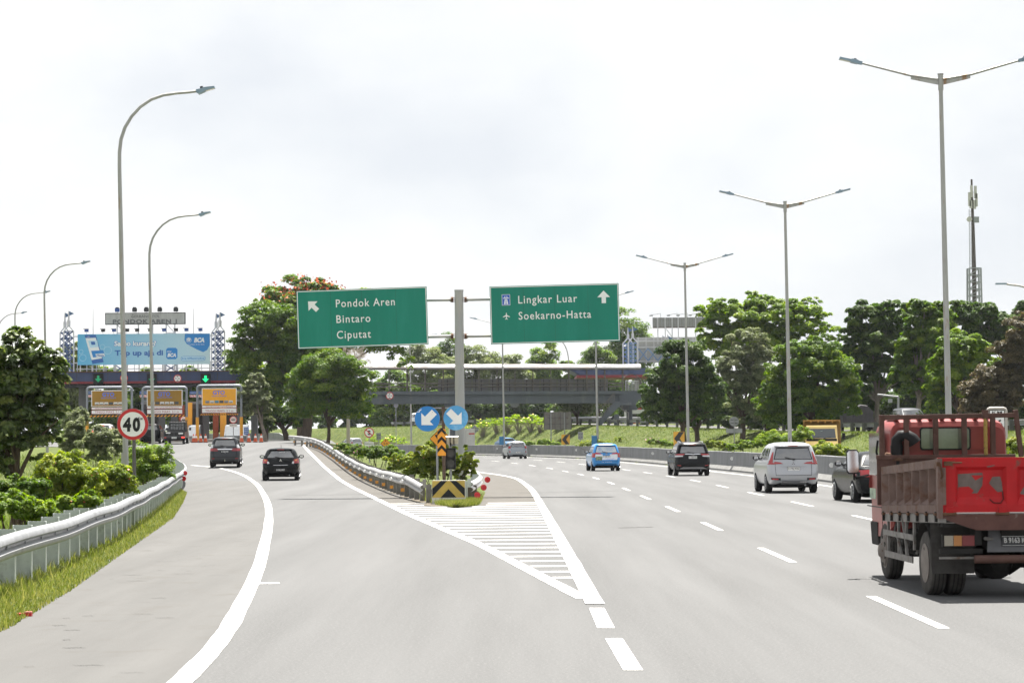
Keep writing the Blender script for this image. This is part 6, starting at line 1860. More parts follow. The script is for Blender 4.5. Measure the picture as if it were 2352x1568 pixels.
mb = MB(); mb.bx(-.2, .2, -.05, -.03, .46, .6, PLW); pl = mb.build('licence_plate', t_)
mb = MB(); mb.text('B 9074 WL', 0, .505, .06, PLB, y=-.056, width=.34, bold=.02); mb.build('lettering', pl)
mb = MB(); mb.bx(-.66, -.3, -.016, -.012, .88, .97, WHITE); mb.bx(.35, .72, -.016, -.012, .82, .93, WHITE); mb.build('sticker', t_)
for y in (.75, 3.5):
    for s_ in (-1, 1): wheel(t_, s_*.72, y, .3, .2)

# cars beyond the barrier and on the upper road
def far_car(name, label, px, D, rz, L_, W, H, pnt, levels=MPV, r=.31, dz=0.0):
    b = base(px, D); bd = Body(levels, L_, W, H)
    root, body = car(name, label, 'car', (b.x, D, b.z + dz), rz, bd, pnt, r=r*H, axles=(.78*L_, 3.42*L_), glass_z=(1.12*H, 1.52*H) if levels is MPV else (1.06*H, 1.34*H), rear_w=(.82, .8), seams=False, wiper=False, antenna=False, spoiler=False)
    lamp_part(root, bd, [[(.8, .95*H), (1.06, .95*H), (1.04, 1.12*H), (.82, 1.12*H)]], [TAIL])
    lamp_part(root, bd, [[(2.05, .72*H), (2.35, .72*H), (2.35, .86*H), (2.05, .86*H)]], [TAILC], 'headlight')
    mb = MB(); bd.patch(mb, [(2.5, .5*H), (3.5, .5*H), (3.5, .75*H), (2.5, .75*H)], TRIM, .01, (6, 3)); mb.build('grille', root)
    return root
far_car('grey_car', 'pale grey car roof showing above the barrier, left of the no stopping sign', 822, 322, R(30), 1, 1, .98, paint('pale_grey_paint', (.4, .42, .44), .3, .3))
far_car('blue_saloon', 'steel blue saloon roof showing just above the barrier near the grey hatchback', 1150, 262, R(200), 1, 1, 1.04, paint('steel_blue_paint', (.1, .2, .34), .3, .3), SEDAN)
far_car('white_car', 'white sport utility car on the upper road under the footbridge', 953, 350, R(212), 1.1, 1.15, 1.2, WHITEP)
far_car('dark_grey_sport_utility', 'dark grey sport utility car on the upper road beyond the truck, facing the camera', 2070, 180, R(188), 1.05, 1.12, 1.06, paint('charcoal_paint', (.05, .055, .06), .3, .3))
# white box lorry behind the pole
b = base(1077, 275)
t_ = thing('white_box_lorry', 'white box lorry mostly hidden behind the sign post and bush', 'lorry', (b.x - .2, 275, b.z), R(22))
mb = MB(); mb.bx(-.95, .95, 0, 3.4, .7, 2.55, mat('box_white', (.6, .6, .58), .6, var=.1)); mb.bx(.2, .9, -.01, 0, 1.9, 2.05, REDS); mb.bx(-.9, -.1, -.01, 0, .9, 2.4, mat('box_door', (.5, .5, .49), .6)); mb.build('box', t_, bevel=.03)
mb = MB(); mb.loft([[(-.85, y, .5), (.85, y, .5), (.8, y, zt), (-.8, y, zt)] for y, zt in ((3.5, 1.95), (4.5, 1.95), (5.0, 1.3), (5.1, .9))], mat('box_white', (.6, .6, .58))); mb.build('cab', t_)
mb = MB(); mb.bx(-.5, .5, .2, 4.8, .45, .7, UNDER); mb.build('chassis', t_)
for y in (.9, 4.3):
    for s_ in (-1, 1): wheel(t_, s_*.8, y, .38, .24)
# tarpaulin covered lorry under the trees
b = base(1984, 194)
t_ = thing('covered_lorry', 'lorry under a grey tarpaulin parked below the dark trees', 'lorry', (b.x, 194, b.z), R(8))
t_.scale = (.75, .75, .75)
TARP = mat('grey_tarpaulin', (.05, .048, .05), .7, var=.3, vscale=2.5, bump=.6, bscale=3)
mb = MB(); rr = []
for k, y in enumerate(np.linspace(0, 4.2, 9)):
    s_ = .07*math.sin(k*2.1); rr.append([(-1.15 - s_, y, .8 + .05*math.sin(k)), (1.15 + s_, y, .8), (1.1, y, 2.2 + s_), (.5, y, 2.75 + .1*math.sin(k*1.3)), (-.3, y, 2.85 + .12*math.sin(k*1.7)), (-1.1, y, 2.3 + s_)])
mb.loft(rr, TARP); mb.build('tarpaulin', t_, smooth=30)
mb = MB(); mb.bx(-1.0, 1.0, 0, 6.0, .55, .8, UNDER); mb.build('chassis', t_)
mb = MB(); mb.loft([[(-.95, y, .6), (.95, y, .6), (.9, y, zt), (-.9, y, zt)] for y, zt in ((4.5, 2.2), (5.6, 2.2), (6.1, 1.4), (6.2, 1.0))], mat('lorry_dark_cab', (.05, .05, .055), .5)); mb.build('cab', t_)
for y in (1.0, 5.3):
    for s_ in (-1, 1): wheel(t_, s_*.9, y, .42, .26)

# yellow tipper coming the other way
b = base(1887, 134)
YT = mat('tipper_yellow', (.62, .44, .15), .45, var=.08, vscale=2, coat=.3)
RB = mat('tipper_bed', (.33, .2, .07), .75, var=.25, vscale=3, col2=(.14, .08, .05), c2=(.55, .68), c2scale=3)
t_ = thing('yellow_tipper', 'yellow tipper truck with rusty bed coming the other way beyond the barrier', 'truck', (b.x, 134, b.z + .0), R(-8))
t_.scale = (1.04, 1.04, 1.06)
# its front faces the camera (-y)
mb = MB(); CW = .86
secs = [(-.0, .6, 1.0, .98), (.04, .5, 1.05, 1), (.30, .5, 1.98, .95), (.36, .5, 2.06, .93), (1.35, .5, 2.08, .93), (1.45, .5, 2.0, .93)]
mb.loft([[(-CW, y, z0), (CW, y, z0), (CW, y, 1.15 if zt > 1.2 else zt), (CW*k, y, zt), (-CW*k, y, zt), (-CW, y, 1.15 if zt > 1.2 else zt)] for y, z0, zt, k in secs], YT); cb = mb.build('cab', t_, smooth=25)
mb = MB()
def scr(x, z): return (x, .04 + (z - 1.05)/.93*.26 - .012, z)
mb.add([scr(-.76, 1.4), scr(.76, 1.4), scr(.7, 1.9), scr(-.7, 1.9)], [(0, 1, 2, 3)], mat('windscreen_glass', (.07, .08, .085), .08, spec=.9)); mb.add([scr(-.82, 1.25), scr(.82, 1.25), scr(.8, 1.38), scr(-.8, 1.38)], [(0, 1, 2, 3)], TRIM)
for x0 in (-.5, .1): mb.tube([scr(x0, 1.38), scr(x0 + .4, 1.46)], .012, TRIM, 5)
ws = mb.build('windscreen', cb)
mb = MB(); mb.bx(-.55, -.3, .14, .16, 1.36, 1.44, WHITE); mb.bx(-.7, -.62, .22, .24, 1.62, 1.7, mat('sticker_green', (.1, .5, .4), .5)); mb.box((0, .24, 1.72), (.12, .02, .12), mat('sticker_pale', (.45, .6, .5), .5)); mb.build('sticker', ws)
mb = MB(); mb.bx(-.84, .84, -.04, .0, .56, .72, TRIM); mb.text('MITSUBISHI FUSO', .0, .62, .07, WHITE, y=-.05, width=1.0, bold=.03); mb.build('grille', cb)
for s_ in (-1, 1):
    mb = MB(); mb.bx(s_*.6, s_*.84, -.05, .0, .74, .86, TAILC); mb.build('headlight', cb)
    mb = MB(); mb.bx(s_*CW - .006, s_*CW + .006, .45, 1.2, 1.2, 1.85, GLASS); mb.build('side_window', cb)
    mb = MB(); mb.tube([(s_*.86, .2, 1.2), (s_*1.15, .05, 1.25), (s_*1.17, .05, 1.4)], .018, TRIM, 6); mb.box((s_*1.17, .03, 1.5), (.17, .06, .32), TRIM); mb.build('mirror', t_, bevel=.02)
mb = MB(); mb.bx(-.9, .9, -.1, .1, .32, .56, TRIM); mb.build('bumper', t_, bevel=.03)
mb = MB(); mb.bx(-1.0, 1.0, 1.6, 1.66, .9, 2.3, RB); mb.bx(-1.0, -.94, 1.66, 4.4, .9, 1.9, RB); mb.bx(.94, 1.0, 1.66, 4.4, .9, 1.9, RB); mb.bx(-1, 1, 1.6, 4.4, .82, .9, RB); mb.bx(-1.0, 1.0, .9, 1.66, 2.3, 2.36, RB)
for x in np.linspace(-.95, .95, 6): mb.bx(x - .03, x + .03, .9, 1.64, 2.2, 2.3, RB)
mb.build('tipper_bed', t_)
mb = MB(); mb.bx(-.4, .4, .4, 4.3, .5, .8, UNDER); mb.build('chassis', t_)
for y in (.75, 3.4):
    for s_ in (-1, 1): wheel(t_, s_*.76, y, .38, .24)
# ------------------------------------------------------------ the red truck
TRED = mat('truck_red_tailgate', (.38, .010, .013), .5, var=.18, vscale=3, spec=.22, coat=.04, col2=(.12, .06, .045), c2=(.60, .70), c2scale=5.5, bump=.2, bscale=9)
TCAB = mat('truck_faded_red_cab', (.24, .044, .038), .42, var=.12, vscale=2, spec=.3, coat=.12, bump=.05, bscale=6)
TBED = mat('truck_brown_bed', (.15, .103, .089), .75, var=.22, vscale=4, col2=(.11, .055, .035), c2=(.5, .68), c2scale=4.5, bump=.3, bscale=14)
TRACK = mat('truck_headboard_brown', (.10, .055, .045), .7, var=.2, vscale=5, col2=(.07, .04, .03), c2=(.55, .7), c2scale=6)
TDARK = mat('truck_chassis_dark', (.025, .024, .023), .8, var=.3, vscale=6)
TGREY = mat('truck_worn_grey', (.2, .19, .18), .7, .2, var=.2, vscale=6, col2=(.12, .08, .06), c2=(.55, .7), c2scale=8)
TSCR = mat('bare_scraped_metal', (.13, .105, .095), .75, var=.25, vscale=9)
TMUD = mat('mud_flap_rubber', (.05, .047, .044), .8, var=.35, vscale=5)
TTYRE = mat('dusty_tyre', (.06, .056, .052), .9, var=.3, vscale=6)
THUB = mat('dusty_wheel', (.17, .15, .135), .75, var=.2, vscale=6)
tk = thing('red_truck', 'old red truck with brown dropside bed and scraped red tailgate, close at the picture edge', 'truck', (5.83, 28.3, 0), R(1.9))
HB_ = .87
zb0, zt0, zt1 = 1.0, 1.635, 1.50
# tailgate: a pressed panel with a sunk field, its bevels catch the light
mb = MB()
W_ = HB_ - .005; X1, X2 = W_ - .26, W_ - .30
zs = (zb0 + .01, 1.10, 1.185, 1.5, 1.54, zt0)
def fr(x0, x1, z0, z1, y0, y1, y2, y3):
    mb.add([(x0, y0, z0), (x1, y1, z0), (x1, y2, z1), (x0, y3, z1)], [(0, 1, 2, 3)], TRED)
fld = [(-W_ + .20, -.06), (.06, W_ - .20)]
o0, o1 = 0.0, .045
mb.bx(-W_, W_, .05, .065, zs[0], zs[5], TBED)
fr(-W_, W_, zs[0], zs[1], o0, o0, o0, o0)
fr(-W_, W_, zs[4], zs[5], o0, o0, o0, o0)
for x0, x1 in ((-W_, fld[0][0]), (fld[0][1], fld[1][0]), (fld[1][1], W_)):
    fr(x0, x1, zs[1], zs[4], o0, o0, o0, o0)
for x0, x1 in fld:
    fr(x0 + .04, x1 - .04, zs[2], zs[3], o1, o1, o1, o1)
    mb.add([(x0, o0, zs[1]), (x1, o0, zs[1]), (x1 - .04, o1, zs[2]), (x0 + .04, o1, zs[2])], [(0, 1, 2, 3)], TRED)
    mb.add([(x0, o0, zs[4]), (x1, o0, zs[4]), (x1 - .04, o1, zs[3]), (x0 + .04, o1, zs[3])], [(3, 2, 1, 0)], TRED)
    mb.add([(x0, o0, zs[1]), (x0, o0, zs[4]), (x0 + .04, o1, zs[3]), (x0 + .04, o1, zs[2])], [(3, 2, 1, 0)], TRED)
    mb.add([(x1, o0, zs[1]), (x1, o0, zs[4]), (x1 - .04, o1, zs[3]), (x1 - .04, o1, zs[2])], [(0, 1, 2, 3)], TRED)
mb.bx(-W_, W_, .0, .065, zs[5], zs[5] + .012, TRED)
mb.bx(-W_, W_, -.006, .05, zs[0] - .012, zs[0], mat('edge_bare_steel', (.5, .46, .44), .5, .3))
tg = mb.build('tailgate', tk)
mb = MB()
mb.flat([(-.66, 1.30), (-.655, 1.455), (-.34, 1.47), (-.33, 1.44), (-.47, 1.44), (-.42, 1.38), (-.33, 1.43), (-.34, 1.32), (-.40, 1.23), (-.47, 1.23), (-.44, 1.26), (-.50, 1.31)], .041, TSCR)
mb.flat([(-.26, 1.35), (-.22, 1.42), (-.13, 1.425), (-.11, 1.36), (-.10, 1.25), (-.16, 1.24), (-.2, 1.28), (-.25, 1.33)], .041, TSCR)
mb.flat([(.1, 1.22), (.15, 1.30), (.22, 1.37), (.34, 1.33), (.3, 1.24), (.2, 1.2)], .041, TSCR)
mb.flat([(-.30, 1.545), (-.2, 1.56), (-.2, 1.55), (-.28, 1.53)], -.003, TSCR)
mb.tube([(-.105, .035, 1.25), (-.10, .02, 1.16), (-.14, -.006, 1.115), (-.22, .0, 1.12), (-.26, .02, 1.16)], .006, TDARK, 5)
mb.build('paint_scrape', tg)
for x in (-.74, -.12, .5):
    mb = MB(); mb.bx(x - .045, x + .045, -.02, .0, 1.005, 1.075, TRED); mb.cyl((x, -.012, .992), 'X', .018, .16, RUST, 8); mb.bx(x - .025, x + .025, -.024, -.02, 1.02, 1.06, TRED); mb.build('hinge', tg)
mb = MB(); mb.bx(-.80, -.70, -.03, .0, 1.555, 1.605, RUST); mb.cyl((-.65, -.02, 1.59), 'X', .01, .12, RUST, 6); mb.tube([(-.85, -.02, 1.58), (-.84, -.03, 1.52), (-.82, -.02, 1.44), (-.835, -.01, 1.40)], .012, RUST, 6); mb.bx(-.885, -.845, -.02, .02, 1.55, 1.6, RUST); mb.build('latch', tg)
# bed side
def bed_side(sg):
    mb = MB(); n_ = 7; L0, L1 = .03, 3.58; x_o = sg*HB_; x_i = sg*(HB_ - .085)
    top = lambda y: zt0 + (zt1 - zt0)*y/L1
    bot = lambda y: zb0 - .10*y/L1
    def quad(a, b, c, d): mb.add([a, b, c, d], [(0, 1, 2, 3) if sg < 0 else (3, 2, 1, 0)], TBED)
    quad((x_i, L0, bot(L0)), (x_i, L0, top(L0)), (x_i, L1, top(L1)), (x_i, L1, bot(L1)))
    for y0, y1 in ((L0, L1),):
        for za, zb in ((lambda y: top(y) - .1, top), (bot, lambda y: bot(y) + .1)):
            mb.add([(x_o, y0, za(y0)), (x_o, y0, zb(y0)), (x_o, y1, zb(y1)), (x_o, y1, za(y1)), (x_i, y0, za(y0)), (x_i, y0, zb(y0)), (x_i, y1, zb(y1)), (x_i, y1, za(y1))], [(0, 1, 2, 3), (7, 6, 5, 4), (1, 5, 6, 2), (4, 0, 3, 7), (4, 5, 1, 0), (3, 2, 6, 7)], TBED)
    for k in range(n_ + 1):
        y = L0 + .02 + (L1 - L0 - .05)*k/n_; w_ = .05 if 0 < k < n_ else .09
        za, zb = bot(y) + .1, top(y) - .1
        vs = [(x_o, y - w_*.25, za), (x_o, y + w_*.25, za), (x_i, y + w_, za), (x_i, y - w_, za), (x_o, y - w_*.25, zb), (x_o, y + w_*.25, zb), (x_i, y + w_, zb), (x_i, y - w_, zb)]
        mb.add(vs, [(3, 2, 1, 0), (4, 5, 6, 7), (0, 1, 5, 4), (1, 2, 6, 5), (2, 3, 7, 6), (3, 0, 4, 7)], TBED)
    for k in range(n_):                                       # sloped ledges at the foot of each bay
        ya, yb = L0 + .06 + (L1 - L0 - .05)*k/n_, L0 + (L1 - L0 - .05)*(k+1)/n_ - .02
        za = bot(ya) + .1
        quad((x_o, ya, za), (x_i, ya, za + .07), (x_i, yb, za + .07), (x_o, yb, za))
        zc = top(ya) - .1
        quad((x_i, ya, zc - .04), (x_o, ya, zc), (x_o, yb, zc), (x_i, yb, zc - .04))
    o_ = mb.build('side_board', tk)
    for k in range(7):
        y = .12 + 3.3*k/6; mb = MB(); dz_ = -.10*y/L1; mb.bx(sg*(HB_ - .02), sg*(HB_ + .02), y - .02, y + .02, .9 + dz_, 1.02 + dz_, TDARK); mb.cyl((sg*(HB_ + .01), y, .99 + dz_), 'Y', .018, .1, RUST, 8); mb.build('hinge', o_)
    mb = MB(); mb.beam((sg*(HB_ - .05), .0, .94), (sg*(HB_ - .05), 3.6, .84), .08, .10, TGREY)
    mb.build('side_rail', tk)
bed_side(-1); bed_side(1)
mb = MB(); mb.bx(-HB_ + .06, HB_ - .06, .07, 3.56, .84, .885, TDARK)
for k in range(8): mb.bx(-HB_ + .05, HB_ - .05, .2 + .42*k, .26 + .42*k, .84, .93, TDARK)
mb.build('bed_floor', tk)
mb = MB()                                                      # rear sill, deeper in the middle
mb.prism([(-HB_, .985), (HB_, .985), (HB_, .93), (.42, .80), (-.42, .80), (-HB_, .955)], .0, .07, mat('sill_brown', (.10, .05, .042), .65, var=.2, vscale=5, col2=(.2, .15, .13), c2=(.62, .7), c2scale=9)); mb.bx(-HB_ - .005, -HB_ + .05, -.015, .09, .94, 1.64, TBED); mb.bx(HB_ - .05, HB_ + .005, -.015, .09, .94, 1.64, TBED); mb.build('rear_sill', tk)
# headboard rack
mb = MB(); yh = 3.63; zr = 2.17; hw = .885; tk_x = .045
mb.beam((-hw + .04, yh, zr - .02), (hw + .05, yh, zr), .06, .06, TRACK); mb.bx(-hw - .03, hw + .03, yh - .02, yh + .02, 1.0, 1.655, TRACK); mb.bx(-hw - .035, hw + .035, yh - .04, yh + .04, 1.6, 1.655, TRACK)
for x, top in ((-hw + .04, 2.185), (-.52, 2.15), (-.13, 2.15), (.25, 2.15), (.63, 2.15)):
    mb.bx(x - .033, x + .033, yh - .03, yh + .03, 1.62, top, TRACK)
mb.beam((hw + .12, yh, 1.62), (hw + .05, yh, 2.24), .06, .06, TRACK); mb.bx(.48, .51, yh - .06, yh - .03, 2.12, 2.24, TRACK); mb.build('headboard_rack', tk, bevel=.006)
mb = MB(); mb.tube([(.52, yh - .06, 1.65), (.52, yh - .06, 2.15)], .026, mat('worn_yellow_bar', (.36, .25, .07), .8, var=.3, vscale=14, col2=(.1, .06, .04), c2=(.5, .62), c2scale=14), 8); mb.bx(.485, .555, yh - .09, yh - .02, 2.13, 2.24, TRACK); mb.build('yellow_bar', tk)
# cab, standing slightly narrower at its roof
cy0, cy1 = 3.76, 5.2; cw = .78
mb = MB()
def ring(y, wb, wt, zb, zm, zt, rr):
    n_ = 6; P_ = [(-wb, y, zb), (wb, y, zb), (wb, y, zm)]
    for k in range(n_ + 1):
        a = math.pi/2*k/n_; P_.append((wt - rr + rr*math.cos(a), y, zt - rr + rr*math.sin(a)))
    P_.append((0, y, zt + .012))
    for k in range(n_ + 1):
        a = math.pi/2*(1 - k/n_); P_.append((-(wt - rr + rr*math.cos(a)), y, zt - rr + rr*math.sin(a)))
    P_.append((-wb, y, zm)); return [(x + .07, y_, z) for x, y_, z in P_]
rings = [ring(cy0, cw - .04, .75, .72, 1.35, 2.02, .14), ring(cy0 + .035, cw, .77, .68, 1.35, 2.085, .15), ring(cy0 + .15, cw, .775, .6, 1.35, 2.12, .16), ring(cy0 + .9, cw, .775, .55, 1.35, 2.13, .16), ring(cy0 + 1.12, cw, .76, .55, 1.35, 2.10, .16), ring(cy0 + 1.4, cw, .80, .5, 1.32, 1.5, .12), ring(cy1 - .05, cw, .82, .45, 1.15, 1.28, .06), ring(cy1, cw - .03, .78, .45, 1.1, 1.2, .06)]
mb.loft(rings, TCAB)
for k in range(9):
    x = -.6 + .15*k; mb.bx(x - .03, x + .03, cy0 + .05, cy0 + .75, 2.118, 2.142, TCAB)
for x0, x1 in ((-.66, -.31), (.34, .66)):                      # pressed panels beside the rear window
    mb.prism([(x0, 1.72), (x1, 1.72), (x1, 1.98), (x0 + .05, 1.98), (x0, 1.93)], cy0 - .015, cy0 + .01, TCAB)
mb.bx(-.7, .7, cy0 - .012, cy0 + .01, 1.64, 1.66, TCAB)
for k in range(10): mb.bx(-.65 + .14*k, -.56 + .14*k, cy0 - .018, cy0 + .01, 1.5, 1.62, TCAB)
cab = mb.build('cab', tk, smooth=28, bevel=.012)
mb = MB()
rw = [(-.28, 1.735), (.32, 1.735), (.34, 1.76), (.34, 1.975), (.32, 2.0), (-.28, 2.0), (-.30, 1.975), (-.30, 1.76)]
mb.prism([(x*1.06, 1.867 + (z - 1.867)*1.13) for x, z in rw], cy0 - .022, cy0 + .005, TRIM)
mb.flat(rw, cy0 - .026, mat('truck_rear_glass', (.13, .16, .12), .06, spec=1.0, var=.45, vscale=2.2)); mb.build('rear_window', cab)
mb = MB(); mb.bx(-cw - .004, -cw + .0, cy0 + .25, cy0 + 1.15, 1.38, 1.95, GLASS); mb.build('side_window', cab)
mb = MB(); mb.bx(-cw - .012, -cw, cy0 + .3, cy0 + 1.3, .95, .965, TRIM); mb.bx(-cw - .006, -cw, cy0 + .22, cy0 + .235, .7, 1.9, SEAMC); mb.bx(-cw - .008, -cw - .002, cy0 + .7, cy0 + 1.1, 1.06, 1.2, mat('faded_door_lettering', (.3, .38, .28), .6, var=.5, vscale=12)); mb.tube([(-cw - .03, cy0 + .35, 1.6), (-cw - .05, cy0 + .35, 1.7), (-cw - .03, cy0 + .35, 1.85)], .015, TRIM, 6); mb.build('door', cab)
mb = MB(); mb.loft([[(-cw + .07, y, .42), (-cw + .2, y, .42), (-cw + .2, y, .74), (-cw + .05, y, .74)] for y in (cy1 - .5, cy1)], TDARK); mb.build('bumper_corner', cab, bevel=.02)
# snorkel intake
mb = MB(); xs = -.64; ys = cy0 - .08
mb.tube([(xs, ys, 1.2), (xs, ys, 1.6), (xs, ys, 1.78)], [.07, .075, .085], TRIM, 14)
mb.tube([(xs, ys, 1.77), (xs, ys, 1.85), (xs + .05, ys - .01, 1.91), (xs + .13, ys - .02, 1.91), (xs + .20, ys - .02, 1.87), (xs + .24, ys - .02, 1.81)], [.075, .075, .075, .08, .085, .09], TRIM, 14)
mb.tube([(xs - .02, ys, 1.63), (xs - .14, ys, 1.66), (xs - .16, ys, 1.62)], .035, RUST, 8); mb.cyl((xs, ys, 1.6), 'Z', .1, .04, RUST, 14); mb.build('air_intake', tk, smooth=50)
# mirror on its long arms
mp_ = (-1.04, cy0 + 1.0, 1.56)
mb = MB()
for dz in (-.17, -.24):
    mb.tube([(-.84, cy0 + .9, 1.36 + (dz + .2)*.6), (-.98, cy0 + 1.1, 1.38 + dz*.2), (mp_[0] + .02, mp_[1], 1.56 + dz)], .014, TRIM, 6)
mb.tube([(mp_[0] + .02, mp_[1] + .02, 1.32), (mp_[0] + .02, mp_[1] + .02, 1.7)], .012, TRIM, 6)
ring_ = lambda y, k: [(mp_[0] + .085*k*sx*1.0, y, mp_[2] + .165*k*sz) for sx, sz in ((-.7, -1), (.7, -1), (1, -.8), (1, .8), (.7, 1), (-.7, 1), (-1, .8), (-1, -.8))]
mb.loft([ring_(mp_[1] - .012, 1), ring_(mp_[1], 1.02), ring_(mp_[1] + .05, .7)], TRIM); mo = mb.build('mirror', tk, smooth=40)
mb = MB(); mb.add([(x, mp_[1] - .05 + .10*(z - mp_[2] + .17), z) for x, y, z in ring_(0, .9)], [tuple(range(8))], CHROME); mb.build('mirror_glass', mo)
mb = MB(); mb.tube([(.84, cy0 + .9, 1.5), (1.0, cy0 + 1.1, 1.62)], .014, TRIM, 6); mb.box((1.02, cy0 + 1.1, 1.66), (.15, .05, .26), TRIM); mb.build('mirror', tk, bevel=.02)
# chassis, axle, tanks
mb = MB()
for s_ in (-1, 1): mb.bx(s_*.34, s_*.42, .12, 5.0, .62, .8, TDARK)
mb.tube([(-.85, .9, .38), (-.3, .9, .38), (-.16, .9, .38)], [.07, .07, .16], TDARK, 10); mb.tube([(.85, .9, .38), (.3, .9, .38), (.16, .9, .38)], [.07, .07, .16], TDARK, 10)
mb.tube([(0, .72, .37), (0, .80, .37), (0, .9, .37), (0, 1.1, .4)], [.1, .19, .2, .1], TDARK, 14); mb.tube([(0, 1.0, .42), (0, 3.6, .6)], .05, TDARK, 8)
for s_ in (-1, 1):
    for k in range(4): mb.beam((s_*.46, .35 + .06*k, .5 - .02*k), (s_*.46, 1.5 - .06*k, .5 - .02*k), .07, .018, TDARK)
    mb.tube([(s_*.5, .9, .4), (s_*.44, .8, .8)], .035, TDARK, 8)
mb.bx(-.1, .3, .15, .9, .55, .8, TDARK); mb.tube([(-.84, .9, .55), (-.2, 2.0, .5)], .03, TDARK, 6); mb.tube([(-.5, 4.2, .34), (.5, 4.2, .34)], .05, TDARK, 8); mb.bx(-.5, .5, 3.9, 5.1, .45, .9, TDARK)
mb.bx(.05, .5, 1.4, 2.4, .42, .78, TDARK)
mb.build('chassis', tk)
mb = MB()                                                      # side hangers and guard bars
for y in (1.6, 2.1, 2.6, 3.3):
    mb.bx(-HB_ + .02, -HB_ + .05, y - .03, y + .03, .36 if y > 2 else .5, .9, TGREY); mb.beam((-HB_ + .06, y, .45), (-HB_ + .2, y + .15, .88), .03, .02, TGREY)
mb.bx(-HB_ - .0, -HB_ + .02, 1.5, 3.5, .62, .69, TGREY); mb.bx(-HB_ - .0, -HB_ + .02, 1.6, 3.4, .34, .42, TGREY)
mb.beam((-HB_ + .01, 1.9, .42), (-HB_ + .01, 2.25, .88), .03, .02, TGREY); mb.beam((-HB_ + .01, 2.3, .42), (-HB_ + .01, 2.6, .66), .03, .02, TGREY)
mb.tube([(-.62, 2.0, .56), (-.62, 2.8, .56)], .17, TDARK, 12); mb.build('side_guard', tk)
# rear lights, bumper, plate
for s_ in (-1, 1):
    x0 = s_*.80
    mb = MB(); a, b_ = sorted((x0, x0 - s_*.40)); mb.bx(a, b_, .14, .2, .60, .75, TDARK); lf = mb.build('lamp_cluster', tk, bevel=.008)
    for (u0, u1, m_) in ((.02, .13, mat('dull_clear_lens', (.28, .25, .2), .3)), (.13, .23, mat('dull_amber_lens', (.38, .16, .04), .3)), (.23, .38, mat('dull_red_lens', (.16, .018, .02), .3))):
        mb = MB(); a, b_ = sorted((x0 - s_*u0, x0 - s_*u1)); mb.bx(a + .003, b_ - .003, .125, .14, .615, .735, m_); mb.build('lens', lf)
mb = MB(); mb.bx(-.83, -.32, .16, .2, .52, .58, TDARK); mb.bx(-.83, -.3, .15, .19, .46, .485, TGREY); mb.build('lamp_bracket', tk)
mb = MB(); mb.loft([[(-.24, .22, .82), (.62, .22, .82), (.62, .2, .8), (-.24, .2, .8)], [(-.28, .12, .56), (.66, .12, .56), (.66, .1, .54), (-.28, .1, .54)]], mat('plate_holder_grey', (.09, .09, .095), .6, var=.2)); mb.build('plate_holder', tk)
mb = MB(); xfp = Matrix.Translation((.10, .135, .665)) @ Matrix.Rotation(R(-16), 4, 'X')
mb.bx(-.2, .2, -.012, 0, -.06, .06, PLB, xfp); pl = mb.build('licence_plate', tk)
mb = MB(); mb.text('B 9163 KDA', 0, -.022, .062, mat('dusty_plate_lettering', (.45, .45, .43), .6), y=-.018, width=.35, bold=.03, xf=xfp)
for z_ in (-.056, .052): mb.bx(-.196, .196, -.015, -.012, z_, z_ + .005, MATS['dusty_plate_lettering'], xfp)
mb.build('lettering', pl)
mb = MB(); mb.tube([(-.44, .05, .46), (.75, .05, .46)], .05, TRACK, 10); mb.bx(-.4, -.3, .05, .3, .44, .5, TDARK); mb.bx(.4, .5, .05, .3, .44, .5, TDARK); mb.build('rear_bar', tk, smooth=50)
mb = MB(); mb.tube([(-.16, .2, .68), (-.3, .12, .70)], .022, TGREY, 8); mb.tube([(-.2, .3, .5), (-.2, .25, .42), (-.16, .28, .36)], .02, TDARK, 6); mb.build('pipe', tk)
# wheels
def truck_wheel(xc, y, r, wd, outer, dished):
    sg = -1 if xc < 0 else 1
    mb = MB(); n_ = 36
    prof = [(r*.60, -wd/2 + .01), (r*.90, -wd/2), (r*.975, -wd*.42), (r, -wd*.3), (r, wd*.3), (r*.975, wd*.42), (r*.90, wd/2), (r*.60, wd/2 - .01)]
    mb.loft([[(xc + h, y + q*math.cos(2*math.pi*k/n_), r + q*math.sin(2*math.pi*k/n_)) for k in range(n_)] for q, h in prof], TTYRE)
    for h in (-.25, 0, .25):
        mb.tube([(xc + h*wd, y + (r - .001)*math.cos(t), r + (r - .001)*math.sin(t)) for t in np.linspace(0, 2*math.pi, 37)], .008, TDARK, 4, caps=False)
    wo = mb.build('wheel', tk, smooth=35)
    if outer:
        mb = MB(); xo = xc + sg*wd/2; d = -.12 if dished else .02
        prof = [(r*.62, .0), (r*.58, -.02), (r*.52, d), (r*.3, d + (.02 if not dished else .0)), (r*.2, d + .06), (.01, d + .07)]
        mb.loft([[(xo + sg*h, y + q*math.cos(2*math.pi*k/n_), r + q*math.sin(2*math.pi*k/n_)) for k in range(n_)][::sg] for q, h in prof], THUB)
        for k in range(6):
            a = 2*math.pi*k/6; mb.cyl((xo + sg*(d + .02), y + r*.24*math.cos(a), r + r*.24*math.sin(a)), 'X', .017, .03, RUST, 6)
            mb.cyl((xo + sg*(d + .004), y + r*.42*math.cos(a + .5), r + r*.42*math.sin(a + .5)), 'X', .035, .012, TDARK, 10)
        mb.build('rim', wo, smooth=40)
